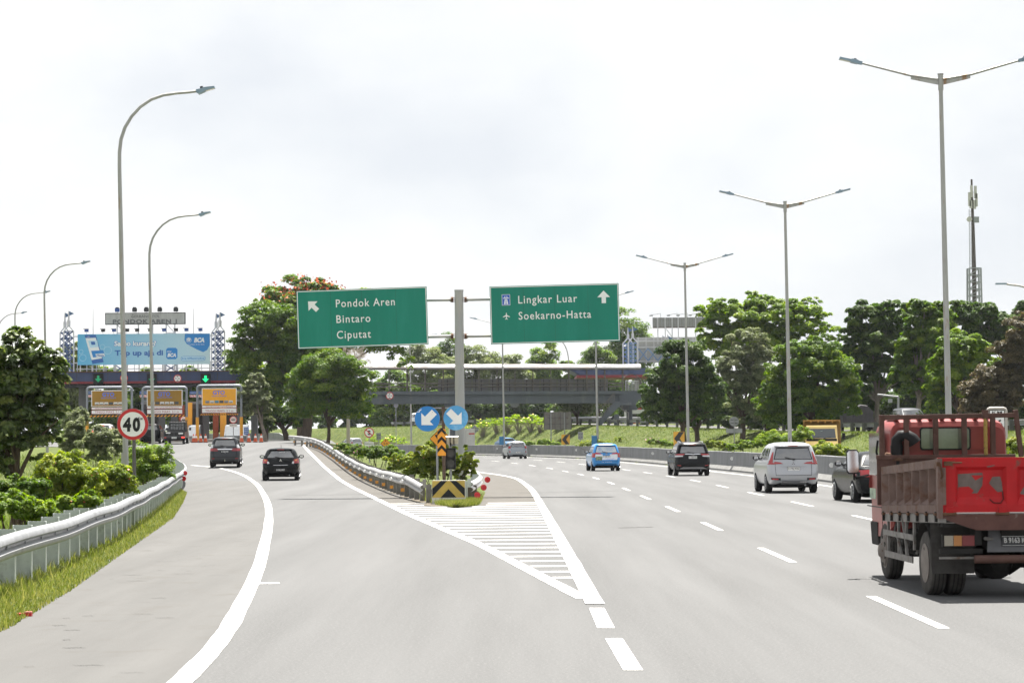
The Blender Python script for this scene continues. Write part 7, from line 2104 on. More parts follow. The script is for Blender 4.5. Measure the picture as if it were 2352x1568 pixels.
for s_ in (-1, 1):
    truck_wheel(s_*.755, .9, .38, .20, True, True); truck_wheel(s_*.525, .9, .38, .20, False, True); truck_wheel(s_*.62, 4.2, .38, .2, True, False)
    mb = MB(); xa, xb = sorted((s_*.885, s_*.38)); n_ = 5
    mb.loft([[(xa, .40 - .012*k + (.02*math.sin(k*2)), .88 - .12*k + .0), (xb, .40 - .012*k, .88 - .12*k), (xb, .412 - .012*k, .88 - .12*k), (xa, .412 - .012*k, .88 - .12*k)][::-1] for k in range(6)], TMUD); mb.build('mud_flap', tk)
    mb = MB(); pts = [(.9 + .47*math.cos(t), .40 + .47*math.sin(t)) for t in np.linspace(.25, math.pi - .15, 12)]
    xa, xb = sorted((s_*.87, s_*.43)); A = [(xa, y, min(z, .86)) for y, z in pts]; B_ = [(xb, y, min(z, .86)) for y, z in pts]; mb.strip(A, B_, TDARK); mb.build('wheel_guard', tk)
# ------------------------------------------------------------ vegetation
L_DARK = leaf_mat('leaf_dark', (.022, .05, .008), (.055, .10, .016), (.13, .19, .038), .42, .5, .22)
L_MID = leaf_mat('leaf_mid', (.042, .09, .009), (.09, .155, .018), (.19, .25, .038), .46, .5, .2)
L_LIGHT = leaf_mat('leaf_bright', (.07, .13, .013), (.145, .225, .025), (.26, .32, .05), .48, .5, .2)
L_YELL = leaf_mat('leaf_yellow_green', (.085, .13, .014), (.18, .235, .03), (.34, .35, .062), .46, .5, .2)
L_OLIVE = leaf_mat('leaf_olive_grey', (.075, .10, .038), (.15, .18, .08), (.28, .30, .16), .4, .5, .3)
L_PALE = leaf_mat('leaf_pale_bamboo', (0.0814, 0.111, 0.0333), (0.148, 0.185, 0.0592), (0.237, 0.266, 0.111), .38, .5, .25)
L_BROWN = leaf_mat('leaf_copper', (.038, .036, .017), (.09, .074, .034), (.17, .135, .07), .35, .5, .3)
L_GLOSS = leaf_mat('leaf_glossy', (.032, .056, .01), (.085, .13, .026), (.25, .28, .08), .33, .34, .5)
L_FLOW = mat('flower_orange', (.68, .12, .03), .6)
L_PINK = mat('flower_pink', (.5, .12, .3), .6)
L_CORAL = mat('flower_coral', (.75, .2, .12), .6)
BARK = mat('bark', (.085, .062, .045), .9, var=.3, vscale=5, bump=.5, bscale=14, stretch=(1, 1, .3))
BARKG = mat('grey_bark', (.2, .175, .145), .9, var=.25, vscale=5, bump=.4, bscale=14)
def leaf_quads(P, Nn, size, rg, aspect=.55, fold=.12):
    """one rhombic leaf per point, its face roughly along Nn"""
    n = len(P)
    r = rg.normal(size=(n, 3)); t = np.cross(Nn, r); t /= np.linalg.norm(t, axis=1)[:, None] + 1e-9
    b = np.cross(Nn, t)
    s = size * rg.uniform(.6, 1.35, n)[:, None]
    V = np.empty((n, 4, 3))
    V[:, 0] = P - t*s*.5; V[:, 1] = P + b*s*.5*aspect + Nn*s*fold; V[:, 2] = P + t*s*.5; V[:, 3] = P - b*s*.5*aspect + Nn*s*fold
    return V.reshape(-1, 3), np.arange(4*n).reshape(n, 4)
def crown_points(blobs, rg, n_sub, sub_r, n_leaf, flat_=.75, inner=.25, low=-.55, rag=.1):
    """leaves in clumps: sub-clumps sit over the outside of the blobs, leaves over the outside of each clump"""
    B = np.array(blobs, float)
    A = (B[:, 3]*B[:, 4] + B[:, 3]*B[:, 5] + B[:, 4]*B[:, 5]); A /= A.sum()
    k = rg.choice(len(B), n_sub, p=A)
    d = rg.normal(size=(n_sub, 3)); d /= np.linalg.norm(d, axis=1)[:, None]
    d[:, 2] = np.where(d[:, 2] < low, -d[:, 2]*.6, d[:, 2]); d /= np.linalg.norm(d, axis=1)[:, None]
    rr = np.where(rg.random(n_sub) < inner, rg.uniform(.35, .8, n_sub), rg.uniform(.8, 1.02 + rag*rg.random(n_sub)**2*2, n_sub))
    C = B[k, :3] + d*B[k, 3:6]*rr[:, None]
    mean_r = (B[k, 3:6].mean(1))
    sr = mean_r*sub_r*rg.uniform(.6, 1.4, n_sub)
    w_ = sr**2; w_ /= w_.sum()
    j = rg.choice(n_sub, n_leaf, p=w_)
    e = rg.normal(size=(n_leaf, 3)); e /= np.linalg.norm(e, axis=1)[:, None]
    e[:, 2] = np.where(e[:, 2] < -.35, -e[:, 2], e[:, 2])
    q = 1 - np.abs(rg.normal(0, .32, n_leaf))
    P = C[j] + e*np.stack([sr[j], sr[j], sr[j]*flat_], 1)*q[:, None]
    Nn = e*.55 + d[j]*.35 + rg.normal(0, .42, (n_leaf, 3)) + np.array([0, 0, .45]); Nn /= np.linalg.norm(Nn, axis=1)[:, None]
    tint = np.clip(.45 + (rg.normal(0, .17, n_sub))[j] + rg.normal(0, .16, n_leaf) + .10*(q - .85), 0, 1)  # random per clump and per leaf, slightly darker deeper inside a clump
    return P, Nn, tint, C
LQ, LS = 2.6, .76
def crown(root, blobs, m_, leaf=.25, n_leaf=9000, n_sub=120, sub_r=.3, seed=1, flowers=None, name='crown', aspect=.55, flat_=.75, inner=.35, low=-.55, rag=.1):
    rg = np.random.default_rng(seed)
    n_leaf = int(n_leaf*LQ); leaf *= LS; sub_r *= 1.06; n_sub = int(n_sub*1.7)
    P, Nn, tint, C = crown_points(blobs, rg, n_sub, sub_r, n_leaf, flat_, inner, low, rag)
    V, F = leaf_quads(P, Nn, leaf, rg, aspect)
    mats = [m_]; mi = np.zeros(len(F), int)
    o = np_mesh(name, V, F, mats, root, tint=tint)
    if flowers:
        fm, nf, sz, zmin = flowers
        B = np.array(blobs, float); zc = zmin
        idx = np.argsort(P[:, 2] - .0*P[:, 0])[::-1]
        top = idx[:int(len(idx)*zc)]
        cs = rg.choice(top, nf)
        FP = np.repeat(P[cs], 7, 0) + rg.normal(0, sz*.9, (nf*7, 3)); FN = rg.normal(0, .5, FP.shape) + [0, 0, .6]; FN /= np.linalg.norm(FN, axis=1)[:, None]
        V2, F2 = leaf_quads(FP, FN, sz, rg, .8)
        np_mesh('flowers', V2, F2, [fm], root)
    return C
def trunk(root, base_r, top, C, m_, rg, limbs=6, lean=(0, 0), fork=.45, base=(0, 0, -.3)):
    mb = MB()
    top = Vector(top); b = Vector(base); f = b + (top - b)*fork + Vector((lean[0], lean[1], 0))
    mb.tube([b, b + (f - b)*.12, b + (f - b)*.5 + Vector((.06, 0, 0)), f], [base_r*1.5, base_r*1.08, base_r*.9, base_r*.8], m_, 10)
    pick = rg.choice(len(C), min(limbs, len(C)), replace=False)
    for k in pick:
        e = Vector(C[k]); m1 = f + (e - f)*.45 + Vector((rg.normal(0, .06), rg.normal(0, .06), .12*(e - f).length)); 
        mb.tube([f - (f - b)*.06, m1, e], [base_r*.45, base_r*.26, base_r*.08], m_, 6)
    mb.build('trunk', root, smooth=60)
def tree(name, label, px, py_base, D, blobs_px, m_, leaf=.28, n_leaf=9000, n_sub=110, sub_r=.3, trunk_r=.2, bark=None, seed=1, depth=.85, flowers=None, limbs=7, group=None, fork=.45, aspect=.55, flat_=.75, ground=True, inner=.35, yoff=0, low=-.55, stems=1):
    """crown blobs are traced in photo pixels and stand at distance D with their own depth"""
    p = at(px, py_base, D)
    z = gz1(p.x, D) if ground else p.z
    root = thing(name, label, 'tree' if 'shrub' not in name and 'bush' not in name else 'shrub', (p.x, D, z), group=group)
    u = D / FPX; bl = []
    rg = np.random.default_rng(seed + 100)
    for cx, cy, rx, ry in blobs_px:
        c = at(cx, cy, D); bl.append((c.x - p.x, rg.uniform(-.2, .2)*rx*u, c.z - z, rx*u, rx*u*depth, ry*u))
    C = crown(root, bl, m_, leaf, n_leaf, n_sub, sub_r, seed, flowers, aspect=aspect, flat_=flat_, inner=inner, low=low, rag=.1 if stems == 1 else .28)
    B = np.array(bl); top = (B[:, 0].mean(), 0, B[:, 2].mean() + B[:, 5].mean()*.2)
    if stems == 1:
        trunk(root, trunk_r, top, C, bark or BARK, rg, limbs, fork=fork)
    else:
        mb = MB(); pk = rg.choice(len(C), min(len(C), stems), replace=False)
        for k in pk:
            e = Vector(C[k]); b_ = Vector((e.x*.35 + rg.normal(0, .05), e.y*.35, -.2)); mb.tube([b_, b_ + (e - b_)*.5 + Vector((rg.normal(0, .05), 0, .08)), e], [trunk_r, trunk_r*.7, trunk_r*.25], bark or BARK, 5)
        mb.build('stems', root, smooth=60)
    return root
# --- left foreground tree and shrubs
tree('leafy_tree', 'large dark glossy leaved tree filling the left edge beside the toll towers', 30, 1120, 62, [(35, 850, 75, 80), (95, 880, 55, 85), (20, 950, 85, 90), (90, 950, 60, 80), (-60, 900, 90, 110), (40, 1030, 75, 60), (-10, 1075, 50, 50), (100, 1010, 40, 45), (60, 790, 28, 26), (125, 830, 26, 24)], L_GLOSS, leaf=.2, n_leaf=19000, n_sub=330, sub_r=.2, trunk_r=.14, seed=11, limbs=14)
HEDGE = [('yellow green shrub with small coral flowers behind the guardrail, left of the speed sign post', 150, 1150, 50, [(140, 1085, 55, 40), (190, 1110, 50, 40), (110, 1120, 45, 35), (150, 1140, 70, 30)], L_YELL, 21), ('spreading yellow green shrub leaning against the speed sign post', 262, 1140, 53, [(250, 1105, 45, 35), (285, 1120, 30, 32), (225, 1125, 40, 30)], L_YELL, 22), ('bright bushy shrub right of the speed sign post, in front of the second lamp post', 345, 1110, 80, [(335, 1060, 45, 40), (375, 1055, 32, 34), (310, 1085, 40, 38), (355, 1095, 45, 34), (392, 1070, 15, 24), (385, 1035, 14, 16)], L_LIGHT, 23), ('low dense shrub at the bottom left corner behind the guardrail', 40, 1210, 40, [(20, 1175, 60, 35), (75, 1180, 45, 30), (-50, 1170, 60, 45), (110, 1195, 40, 20)], L_LIGHT, 24), ('low leafy shrub behind the guardrail between two taller shrubs', 150, 1185, 43, [(150, 1172, 45, 24), (195, 1160, 30, 22), (120, 1180, 30, 22)], L_LIGHT, 25), ('dark green shrub with orange flower left of the yellow shrub', 60, 1150, 47, [(60, 1140, 40, 30), (25, 1130, 35, 30), (85, 1125, 30, 24)], L_MID, 26)]
for lab, px, pb, D, bl, m_, sd in HEDGE:
    tree('flowering_shrub', lab, px, pb, D, bl, m_, leaf=.085, n_leaf=9000, n_sub=120, sub_r=.26, trunk_r=.02, stems=14, seed=sd, flowers=(L_CORAL, 3, .05, .5), group='shrubs behind the guardrail', flat_=.9)
OL = [('grey green olive-like young tree in front of the first toll lane portal', 110*2, 1092, 84, [(228, 1010, 28, 26), (205, 1030, 28, 24), (252, 1032, 26, 24), (230, 1045, 30, 20), (192, 1055, 16, 12)], 31), ('small grey green young tree at the foot of the tall lamp post', 272, 1050, 96, [(270, 1008, 22, 18), (285, 1022, 18, 14), (262, 1025, 16, 12)], 32), ('grey green young tree beside the big leafy tree', 165, 1060, 100, [(170, 1000, 24, 24), (158, 1030, 22, 18), (182, 985, 16, 20)], 33), ('grey green bush under the white waiting car', 195, 1040, 120, [(175, 975, 26, 30), (200, 1005, 26, 18), (185, 950, 14, 16)], 34)]
for lab, px, pb, D, bl, sd in OL:
    tree('young_olive_tree', lab, px, pb, D, bl, L_OLIVE, leaf=.12, n_leaf=6500, n_sub=70, sub_r=.34, trunk_r=.035, seed=sd, aspect=.3, group='grey green young trees on the left', bark=BARKG, limbs=9, fork=.35)
# --- trees between the exit road and the motorway
tree('flame_tree', 'tree topped with orange flowers rising behind the Pondok Aren board', 690, 1000, 244, [(665, 690, 55, 45), (715, 675, 45, 35), (620, 705, 35, 30), (760, 690, 40, 30), (690, 730, 70, 40)], L_MID, leaf=.42, n_leaf=11000, n_sub=90, sub_r=.3, trunk_r=.35, seed=41, flowers=(L_FLOW, 150, .32, .42))
tree('rain_tree', 'huge spreading green tree left of the Pondok Aren board', 700, 1008, 222, [(620, 755, 75, 55), (580, 800, 55, 55), (690, 760, 80, 60), (620, 850, 75, 70), (700, 850, 90, 80), (780, 740, 80, 60), (850, 730, 75, 55), (900, 780, 50, 50), (650, 925, 65, 50), (850, 800, 70, 40), (920, 835, 30, 30), (560, 845, 30, 45)], L_MID, leaf=.34, n_leaf=42000, n_sub=420, sub_r=.25, trunk_r=.5, seed=42, limbs=12, fork=.3, flat_=.72)
tree('round_tree', 'round bushy dark green tree in front of the huge tree, under the Pondok Aren board', 752, 1012, 198, [(760, 870, 75, 60), (710, 890, 55, 55), (815, 890, 48, 55), (760, 930, 80, 45), (705, 940, 40, 40), (820, 935, 38, 40), (735, 835, 40, 30), (790, 845, 40, 30)], L_MID, leaf=.24, n_leaf=26000, n_sub=260, sub_r=.24, trunk_r=.16, seed=43, limbs=12, fork=.35, low=-.7)
tree('background_tree', 'dark tree trunk group behind the guardrail end left of the round tree', 660, 1008, 226, [(640, 960, 40, 30), (600, 940, 40, 40), (690, 965, 40, 24)], L_DARK, leaf=.3, n_leaf=7000, n_sub=80, sub_r=.3, trunk_r=.3, seed=44)
tree('slender_tree', 'leaning pale trunked tree with grey green crown right of the orange board portal', 612, 1008, 206, [(575, 905, 32, 30), (600, 930, 30, 30), (560, 940, 26, 28), (590, 880, 24, 20), (615, 955, 20, 20)], L_OLIVE, leaf=.3, n_leaf=7000, n_sub=70, sub_r=.32, trunk_r=.17, seed=45, bark=BARKG)
# bare tree
p = at(800, 1000, 206); bt = thing('bare_tree', 'leafless pale branches showing between the two crowns below the Pondok Aren board', 'tree', (p.x, 206, gz1(p.x, 206)))
mb = MB(); rg = random.Random(5); TW = mat('bare_twigs', (.42, .37, .32), .9)
def twig(a, d, ln, r_, k):
    b_ = a + d*ln; mb.tube([a, a + d*ln*.5 + Vector((rg.gauss(0, .05), rg.gauss(0, .05), .04))*ln, b_], [r_, r_*.85, r_*.62], TW, 5, caps=False)
    if k == 0: return
    for _ in range(3 if k > 1 else 4):
        dd = (d + Vector((rg.gauss(0, .55), rg.gauss(0, .5), rg.gauss(.1, .4)))).normalized(); twig(b_, dd, ln*rg.uniform(.55, .8), r_*.6, k - 1)
z0 = at(800, 870, 206).z - bt.location.z
mb.tube([(0, 0, -.2), (0, 0, z0)], [.16, .11], TW, 8)
for dx in (-.6, -.2, .3, .7): twig(Vector((0, 0, z0)), Vector((dx, 0, .8)).normalized(), 1.15, .1, 4)
mb.build('branches', bt)
# --- shrubs on the gore
GO = [('flowering_shrub', 'yellow green shrub with red buds behind the twin warning light', 1020, 1105, 80, [(990, 1060, 35, 38), (970, 1085, 35, 28), (1025, 1055, 25, 30), (1035, 1085, 30, 30), (1075, 1060, 18, 34), (1080, 1085, 16, 28)], L_YELL, 51, L_CORAL), ('flowering_shrub', 'low shrub with coral flowers beyond the gore guardrail', 935, 1085, 92, [(940, 1065, 30, 20), (915, 1068, 24, 18), (960, 1075, 25, 20)], L_YELL, 52, L_CORAL), ('flowering_shrub', 'dark shrub with purple flowers under the yellow 5 m diamond', 870, 1065, 112, [(875, 1045, 30, 18), (905, 1048, 24, 16), (845, 1042, 26, 14), (915, 1055, 20, 14)], L_MID, 53, L_PINK), ('flowering_shrub', 'small shrub behind the rail below the no stopping sign', 820, 1055, 130, [(820, 1035, 25, 10), (790, 1028, 18, 8)], L_MID, 54, L_CORAL)]
for nm, lab, px, pb, D, bl, m_, sd, fl in GO:
    tree(nm, lab, px, pb, D, bl, m_, leaf=.10, n_leaf=16000 if sd == 51 else 8000, n_sub=130, sub_r=.26, trunk_r=.02, stems=14, seed=sd, flowers=(fl, 14, .06, .8), group='shrubs on the gore', flat_=.9)
# --- shrubs behind the median barrier
MS = [(1745, 1045, 121, [(1770, 1005, 35, 18), (1840, 1000, 30, 20), (1800, 1010, 40, 16)], 'leafy shrub around the foot of the lamp post behind the silver car', L_LIGHT), (1895, 1050, 106, [(1890, 1035, 40, 18), (1925, 1040, 25, 16), (1855, 1035, 20, 14)], 'rounded green shrub under the yellow tipper', L_MID), (1720, 1030, 130, [(1715, 1022, 22, 12), (1745, 1018, 18, 12), (1690, 1026, 20, 9)], 'low shrub between the black sport utility car and the silver car', L_LIGHT), (1640, 1025, 140, [(1640, 1018, 18, 10), (1665, 1022, 20, 8), (1620, 1020, 10, 14)], 'low shrub just right of the black sport utility car', L_LIGHT), (1510, 1020, 184, [(1505, 1014, 22, 9), (1535, 1018, 15, 6)], 'low shrub with pink flowers left of the near chevron board', L_MID), (1390, 1018, 205, [(1380, 1016, 30, 7), (1420, 1010, 10, 12), (1350, 1018, 25, 6)], 'low shrub above the barrier over the blue car', L_LIGHT), (1240, 1016, 226, [(1250, 1014, 16, 9), (1215, 1016, 16, 6), (1275, 1018, 15, 5)], 'low dark shrub above the barrier right of the grey hatchback', L_MID), (2330, 1050, 82, [(2330, 1030, 40, 22), (2280, 1035, 30, 18)], 'shrub behind the cab of the red truck', L_LIGHT), (2120, 1040, 92, [(2120, 1030, 50, 14), (2180, 1034, 40, 12)], 'shrub hidden behind the red truck rack', L_MID)]
for k, (px, pb, D, bl, lab, m_) in enumerate(MS):
    D = median_D(px, 1.15)
    tree('median_shrub', lab, px, pb, D, [(a, c + 3, e*.85, f*.8) for a, c, e, f in bl], L_YELL if k % 2 else L_LIGHT, leaf=.11, n_leaf=5500, n_sub=80, sub_r=.3, trunk_r=.02, stems=10, seed=60 + k, flowers=(L_PINK, 14, .09, .7) if 'pink' in lab else None, group='shrubs along the median', flat_=.9)
# --- trees on the right
RT = [('dense_round_tree', 'dark round tree overlapping the right end of the footbridge', 1572, 1018, 196, [(1570, 850, 60, 60), (1520, 900, 50, 55), (1620, 900, 45, 60), (1510, 945, 45, 40), (1570, 940, 60, 50), (1590, 810, 35, 28), (1545, 820, 28, 24)], L_DARK, .27, 26000, 240, .24, 71), ('dense_round_tree', 'round green tree rising behind the silver car and yellow tipper', 1885, 1005, 176, [(1860, 840, 75, 55), (1920, 880, 60, 60), (1800, 880, 50, 60), (1840, 930, 80, 55), (1930, 930, 48, 45), (1780, 930, 45, 45), (1880, 800, 40, 30), (1800, 965, 50, 30)], L_MID, .26, 32000, 280, .23, 72), ('acacia_tree', 'broad bright feathery tree top showing above the two round trees', 1720, 1000, 232, [(1690, 740, 75, 40), (1770, 720, 70, 35), (1650, 720, 55, 30), (1830, 740, 70, 40), (1890, 760, 45, 35), (1720, 790, 90, 45), (1640, 780, 55, 40), (1820, 790, 60, 40), (1930, 800, 35, 45), (1900, 850, 30, 40), (1945, 770, 20, 18), (1860, 700, 30, 14), (1630, 692, 25, 10), (1720, 690, 40, 16)], L_LIGHT, .36, 30000, 260, .22, 73), ('grey_green_tree', 'grey green loose tree between the dark round tree and the green round tree', 1705, 1015, 205, [(1720, 800, 45, 45), (1700, 850, 50, 55), (1750, 840, 40, 50), (1680, 900, 45, 45), (1730, 900, 45, 50), (1665, 860, 30, 40), (1710, 950, 40, 30)], L_OLIVE, .26, 17000, 180, .25, 74), ('tall_dark_tree', 'tall dark big leaved tree beside the feathery tree, above the covered lorry', 2010, 975, 205, [(1990, 740, 45, 45), (2050, 730, 50, 45), (1970, 790, 40, 45), (2030, 800, 60, 55), (2090, 760, 45, 50), (1975, 850, 35, 45), (2040, 870, 55, 50), (2090, 850, 40, 50), (1960, 900, 40, 40)], L_DARK, .42, 26000, 230, .23, 75), ('tall_dark_tree', 'tall big leaved tree left of the tallest twin lamp post', 2100, 970, 198, [(2120, 730, 40, 40), (2150, 780, 45, 50), (2110, 810, 50, 50), (2085, 870, 40, 50), (2140, 880, 45, 50), (2165, 720, 30, 30)], L_MID, .42, 19000, 190, .24, 76), ('tall_dark_tree', 'tall dark tree between lamp post and telecom tower', 2225, 965, 214, [(2215, 735, 40, 40), (2260, 740, 45, 40), (2230, 790, 55, 40), (2200, 720, 26, 24), (2300, 760, 35, 40)], L_DARK, .42, 16000, 160, .25, 77), ('mango_tree', 'bright round topped tree right of the tallest twin lamp post', 2205, 965, 178, [(2210, 810, 55, 45), (2180, 840, 40, 50), (2250, 830, 40, 45), (2200, 880, 60, 45), (2160, 890, 35, 45), (2240, 880, 40, 40), (2150, 930, 30, 30)], L_LIGHT, .3, 22000, 210, .24, 78), ('copper_tree', 'brown copper leaved tree at the right edge behind the KM sign', 2310, 965, 160, [(2290, 890, 60, 50), (2330, 840, 50, 60), (2240, 915, 40, 40), (2345, 900, 50, 60), (2270, 940, 60, 30), (2365, 780, 50, 60)], L_BROWN, .2, 26000, 230, .24, 79), ('background_tree', 'dark tree filling the right edge between copper tree and telecom tower', 2330, 965, 236, [(2330, 760, 45, 40), (2370, 740, 50, 40), (2310, 800, 50, 40)], L_DARK, .42, 12000, 120, .27, 80)]
for nm, lab, px, pb, D, bl, m_, lf, nl, ns, sr, sd in RT:
    tree(nm, lab, px, pb, D, bl, m_, leaf=lf, n_leaf=nl, n_sub=ns, sub_r=sr, trunk_r=.24, seed=sd, limbs=14, fork=.4, low=-.7, group='tall dark trees on the right' if nm == 'tall_dark_tree' else None, bark=BARKG if nm == 'tall_dark_tree' else BARK)
# understorey and background belts: each clump of trees of its own
BT = []
def bg(px, top, base_, D, w_, m_, lab, sd, lf=.5, nl=9000):
    h = base_ - top
    bl = [(px, top + h*.35, w_*.55, h*.35), (px - w_*.35, top + h*.5, w_*.4, h*.38), (px + w_*.35, top + h*.48, w_*.42, h*.4), (px, top + h*.72, w_*.6, h*.3)]
    tree('background_tree', lab, px, base_, D, bl, m_, leaf=lf, n_leaf=nl, n_sub=90, sub_r=.3, trunk_r=.25, seed=sd, group='background trees', low=-.8)
bg(975, 790, 985, 405, 75, L_PALE, 'pale feathery background tree behind the footbridge, left of the sign post', 101)
bg(1085, 795, 985, 400, 85, L_PALE, 'pale feathery background tree behind the footbridge, just right of the sign post', 102)
bg(1165, 815, 985, 403, 70, L_PALE, 'pale feathery background tree behind the far lamp post under the Lingkar Luar board', 103)
bg(1250, 788, 985, 417, 50, L_LIGHT, 'conical bright background tree under the middle of the Lingkar Luar board', 104)
bg(1300, 825, 985, 407, 45, L_MID, 'background tree right of the conical one behind the footbridge', 105)
bg(1375, 795, 985, 411, 60, L_MID, 'background tree behind the footbridge roof left of the blue lattice towers', 106)
bg(1440, 715, 950, 430, 75, L_MID, 'background tree rising behind the far lattice towers', 107)
bg(1035, 775, 975, 440, 60, L_MID, 'dark background tree seen just behind the sign post top', 108)
bg(905, 855, 1000, 380, 70, L_MID, 'dark green background tree seen through the left part of the footbridge', 109)
bg(985, 900, 985, 377, 70, L_DARK, 'dark tree mass under the footbridge beside the height sign', 110)
bg(1100, 900, 985, 379, 80, L_DARK, 'dark tree mass under the footbridge right of the round blue signs', 111)
bg(1200, 905, 985, 381, 80, L_DARK, 'dark tree mass under the footbridge in the middle', 112)
bg(1310, 915, 990, 373, 60, L_MID, 'green tree mass under the footbridge behind the gridded sign back', 113)
bg(175, 795, 1000, 250, 60, L_PALE, 'pale background tree left of the toll towers', 114)
bg(560, 800, 960, 262, 60, L_MID, 'background tree right of the toll towers behind the huge tree', 115)
bg(250, 845, 1005, 258, 60, L_MID, 'background tree seen under the toll canopy through the first portal', 116)
bg(340, 850, 1005, 262, 60, L_MID, 'background tree seen under the toll canopy between first and middle portals', 117)
bg(430, 846, 1005, 260, 60, L_MID, 'background tree seen under the toll canopy beside the middle portal', 118)
bg(520, 850, 1005, 258, 60, L_DARK, 'dark background tree behind the orange board portal', 119)
bg(610, 850, 1005, 236, 50, L_DARK, 'dark background tree behind the pale leaning trunk', 120)
for k, (px, top, D, w_, m_) in enumerate(((1600, 900, 216, 60, L_DARK), (1680, 920, 214, 60, L_DARK), (1760, 900, 208, 70, L_DARK), (1840, 900, 200, 70, L_DARK), (1930, 900, 204, 70, L_DARK), (2000, 890, 212, 70, L_DARK), (2080, 890, 210, 70, L_DARK), (2160, 900, 205, 70, L_DARK), (2240, 900, 205, 70, L_DARK), (2330, 900, 200, 70, L_DARK))):
    bg(px, top, 985, D, w_, m_, 'dark undergrowth tree below the crowns, ' + ('behind the footbridge end tree', 'left of the round sign back', 'behind the grey green tree', 'behind the yellow tipper trunk', 'left of the covered lorry', 'right above the covered lorry', 'above the dark parked car', 'left of the tall twin lamp', 'right of the tall twin lamp', 'behind the KM sign')[k], 130 + k, .42, 7000)
tree('umbrella_tree', 'small grey green umbrella shaped tree right of the gridded sign back', 1325, 995, 276, [(1330, 920, 40, 22), (1300, 930, 30, 18), (1360, 928, 30, 20), (1320, 945, 35, 14)], L_OLIVE, leaf=.3, n_leaf=9000, n_sub=90, sub_r=.3, trunk_r=.16, seed=150, limbs=10, fork=.4)
# frangipani along the crest of the slope
fr0 = None
FRG = [(1035, 975, 302), (1062, 980, 304), (1108, 978, 300), (1140, 975, 296), (1166, 972, 292), (1192, 970, 288), (1218, 973, 284), (1240, 975, 280), (862, 985, 318), (895, 965, 322), (920, 985, 312), (1000, 995, 300), (1085, 1000, 290), (1155, 1000, 270), (1205, 998, 262), (1262, 1000, 258)]
WHERE = ['left of the sign post', 'right of the blue round sign', 'right of the diamond sign back', 'left of the far lamp post', 'just right of the far lamp post', 'third right of the far lamp post', 'left of the gridded sign back', 'touching the gridded sign back', 'above the no stopping sign', 'left of the white car', 'below the white car', 'above the yellow warning diamond', 'small one under the diamond sign', 'small one by the lamp post', 'small one above the grey hatchback', 'small one under the gridded sign']
for k, (px, py, D) in enumerate(FRG):
    p = at(px, py, D); small = k >= 11
    lab = 'frangipani bush with leaf tufts on the slope, ' + WHERE[k]
    if fr0 is None:
        t_ = thing('frangipani_bush', lab, 'shrub', (p.x, D, gz1(p.x, D)), group='frangipani bushes on the slope'); fr0 = t_
        rg2 = np.random.default_rng(9); Ps = []; Ns = []; mb = MB(); 
        for j in range(20):
            a = rg2.uniform(0, 6.28); rr = rg2.uniform(.2, 1.15); tip = Vector((rr*math.cos(a), rr*math.sin(a), 1.2 + rg2.uniform(-.3, .55)*(1.2 - .3*rr)))
            mb.tube([(.05*math.cos(a), .05*math.sin(a), -.2), (tip.x*.4, tip.y*.4, tip.z*.5), tip], [.045, .03, .02], BARKG, 5)
            for i in range(12):
                b_ = rg2.uniform(0, 6.28); d = np.array([math.cos(b_), math.sin(b_), rg2.uniform(-.1, .7)]); Ps.append(np.array(tip) + d*.22); Ns.append(np.cross(d, np.array([-math.sin(b_), math.cos(b_), 0])))
        mb.build('stems', t_); Ps = np.array(Ps); Ns = np.array(Ns); Ns /= np.linalg.norm(Ns, axis=1)[:, None]
        V_, F_ = leaf_quads(Ps, Ns, .40, rg2, .3); np_mesh('crown', V_, F_, [L_LIGHT], t_, tint=rg2.uniform(.1, .9, len(F_)))
        FP = Ps[rg2.choice(len(Ps), 14)] + [0, 0, .12]; V_, F_ = leaf_quads(FP, np.tile([0, -.5, .8], (14, 1)), .16, rg2, .9); np_mesh('flowers', V_, F_, [mat('flower_yellow', (.7, .5, .08), .6)], t_)
    else:
        s_ = (.55 if small else 1.0)*random.uniform(.85, 1.2)
        dup(fr0, (p.x, D, gz1(p.x, D)), random.uniform(0, 6), lab, scale=(s_, s_, s_))


# --- the far wood closes the view between and behind the single trees
wd = np.random.default_rng(500); bl = []
for k in range(110):
    px = -250 + 2850*k/109 + wd.uniform(-12, 12)
    D = 300 if px < 640 else (445 if px < 1480 else 290)
    if px > 1480: D = 270 + wd.uniform(0, 40)
    top = 880 + wd.uniform(-18, 18) if px < 640 else (890 + wd.uniform(-12, 14) if px < 1480 else 850 + wd.uniform(-25, 25))
    D += wd.uniform(-8, 8); c = at(px, (top + 1000)/2, D); u = D/FPX
    bl.append((c.x, c.y, c.z, 26*u, 30*u, (1003 - top)/2*u))
P, Nn, tint, C = crown_points(bl, wd, 900, .34, 130000, .8, .4, -.9)
V, F = leaf_quads(P, Nn, .62, wd)
o = np_mesh('distant_woods', V, F, [L_DARK], tint=tint); tag(o, 'dark mass of far-off woods closing the view behind the road', 'woods', kind='stuff')

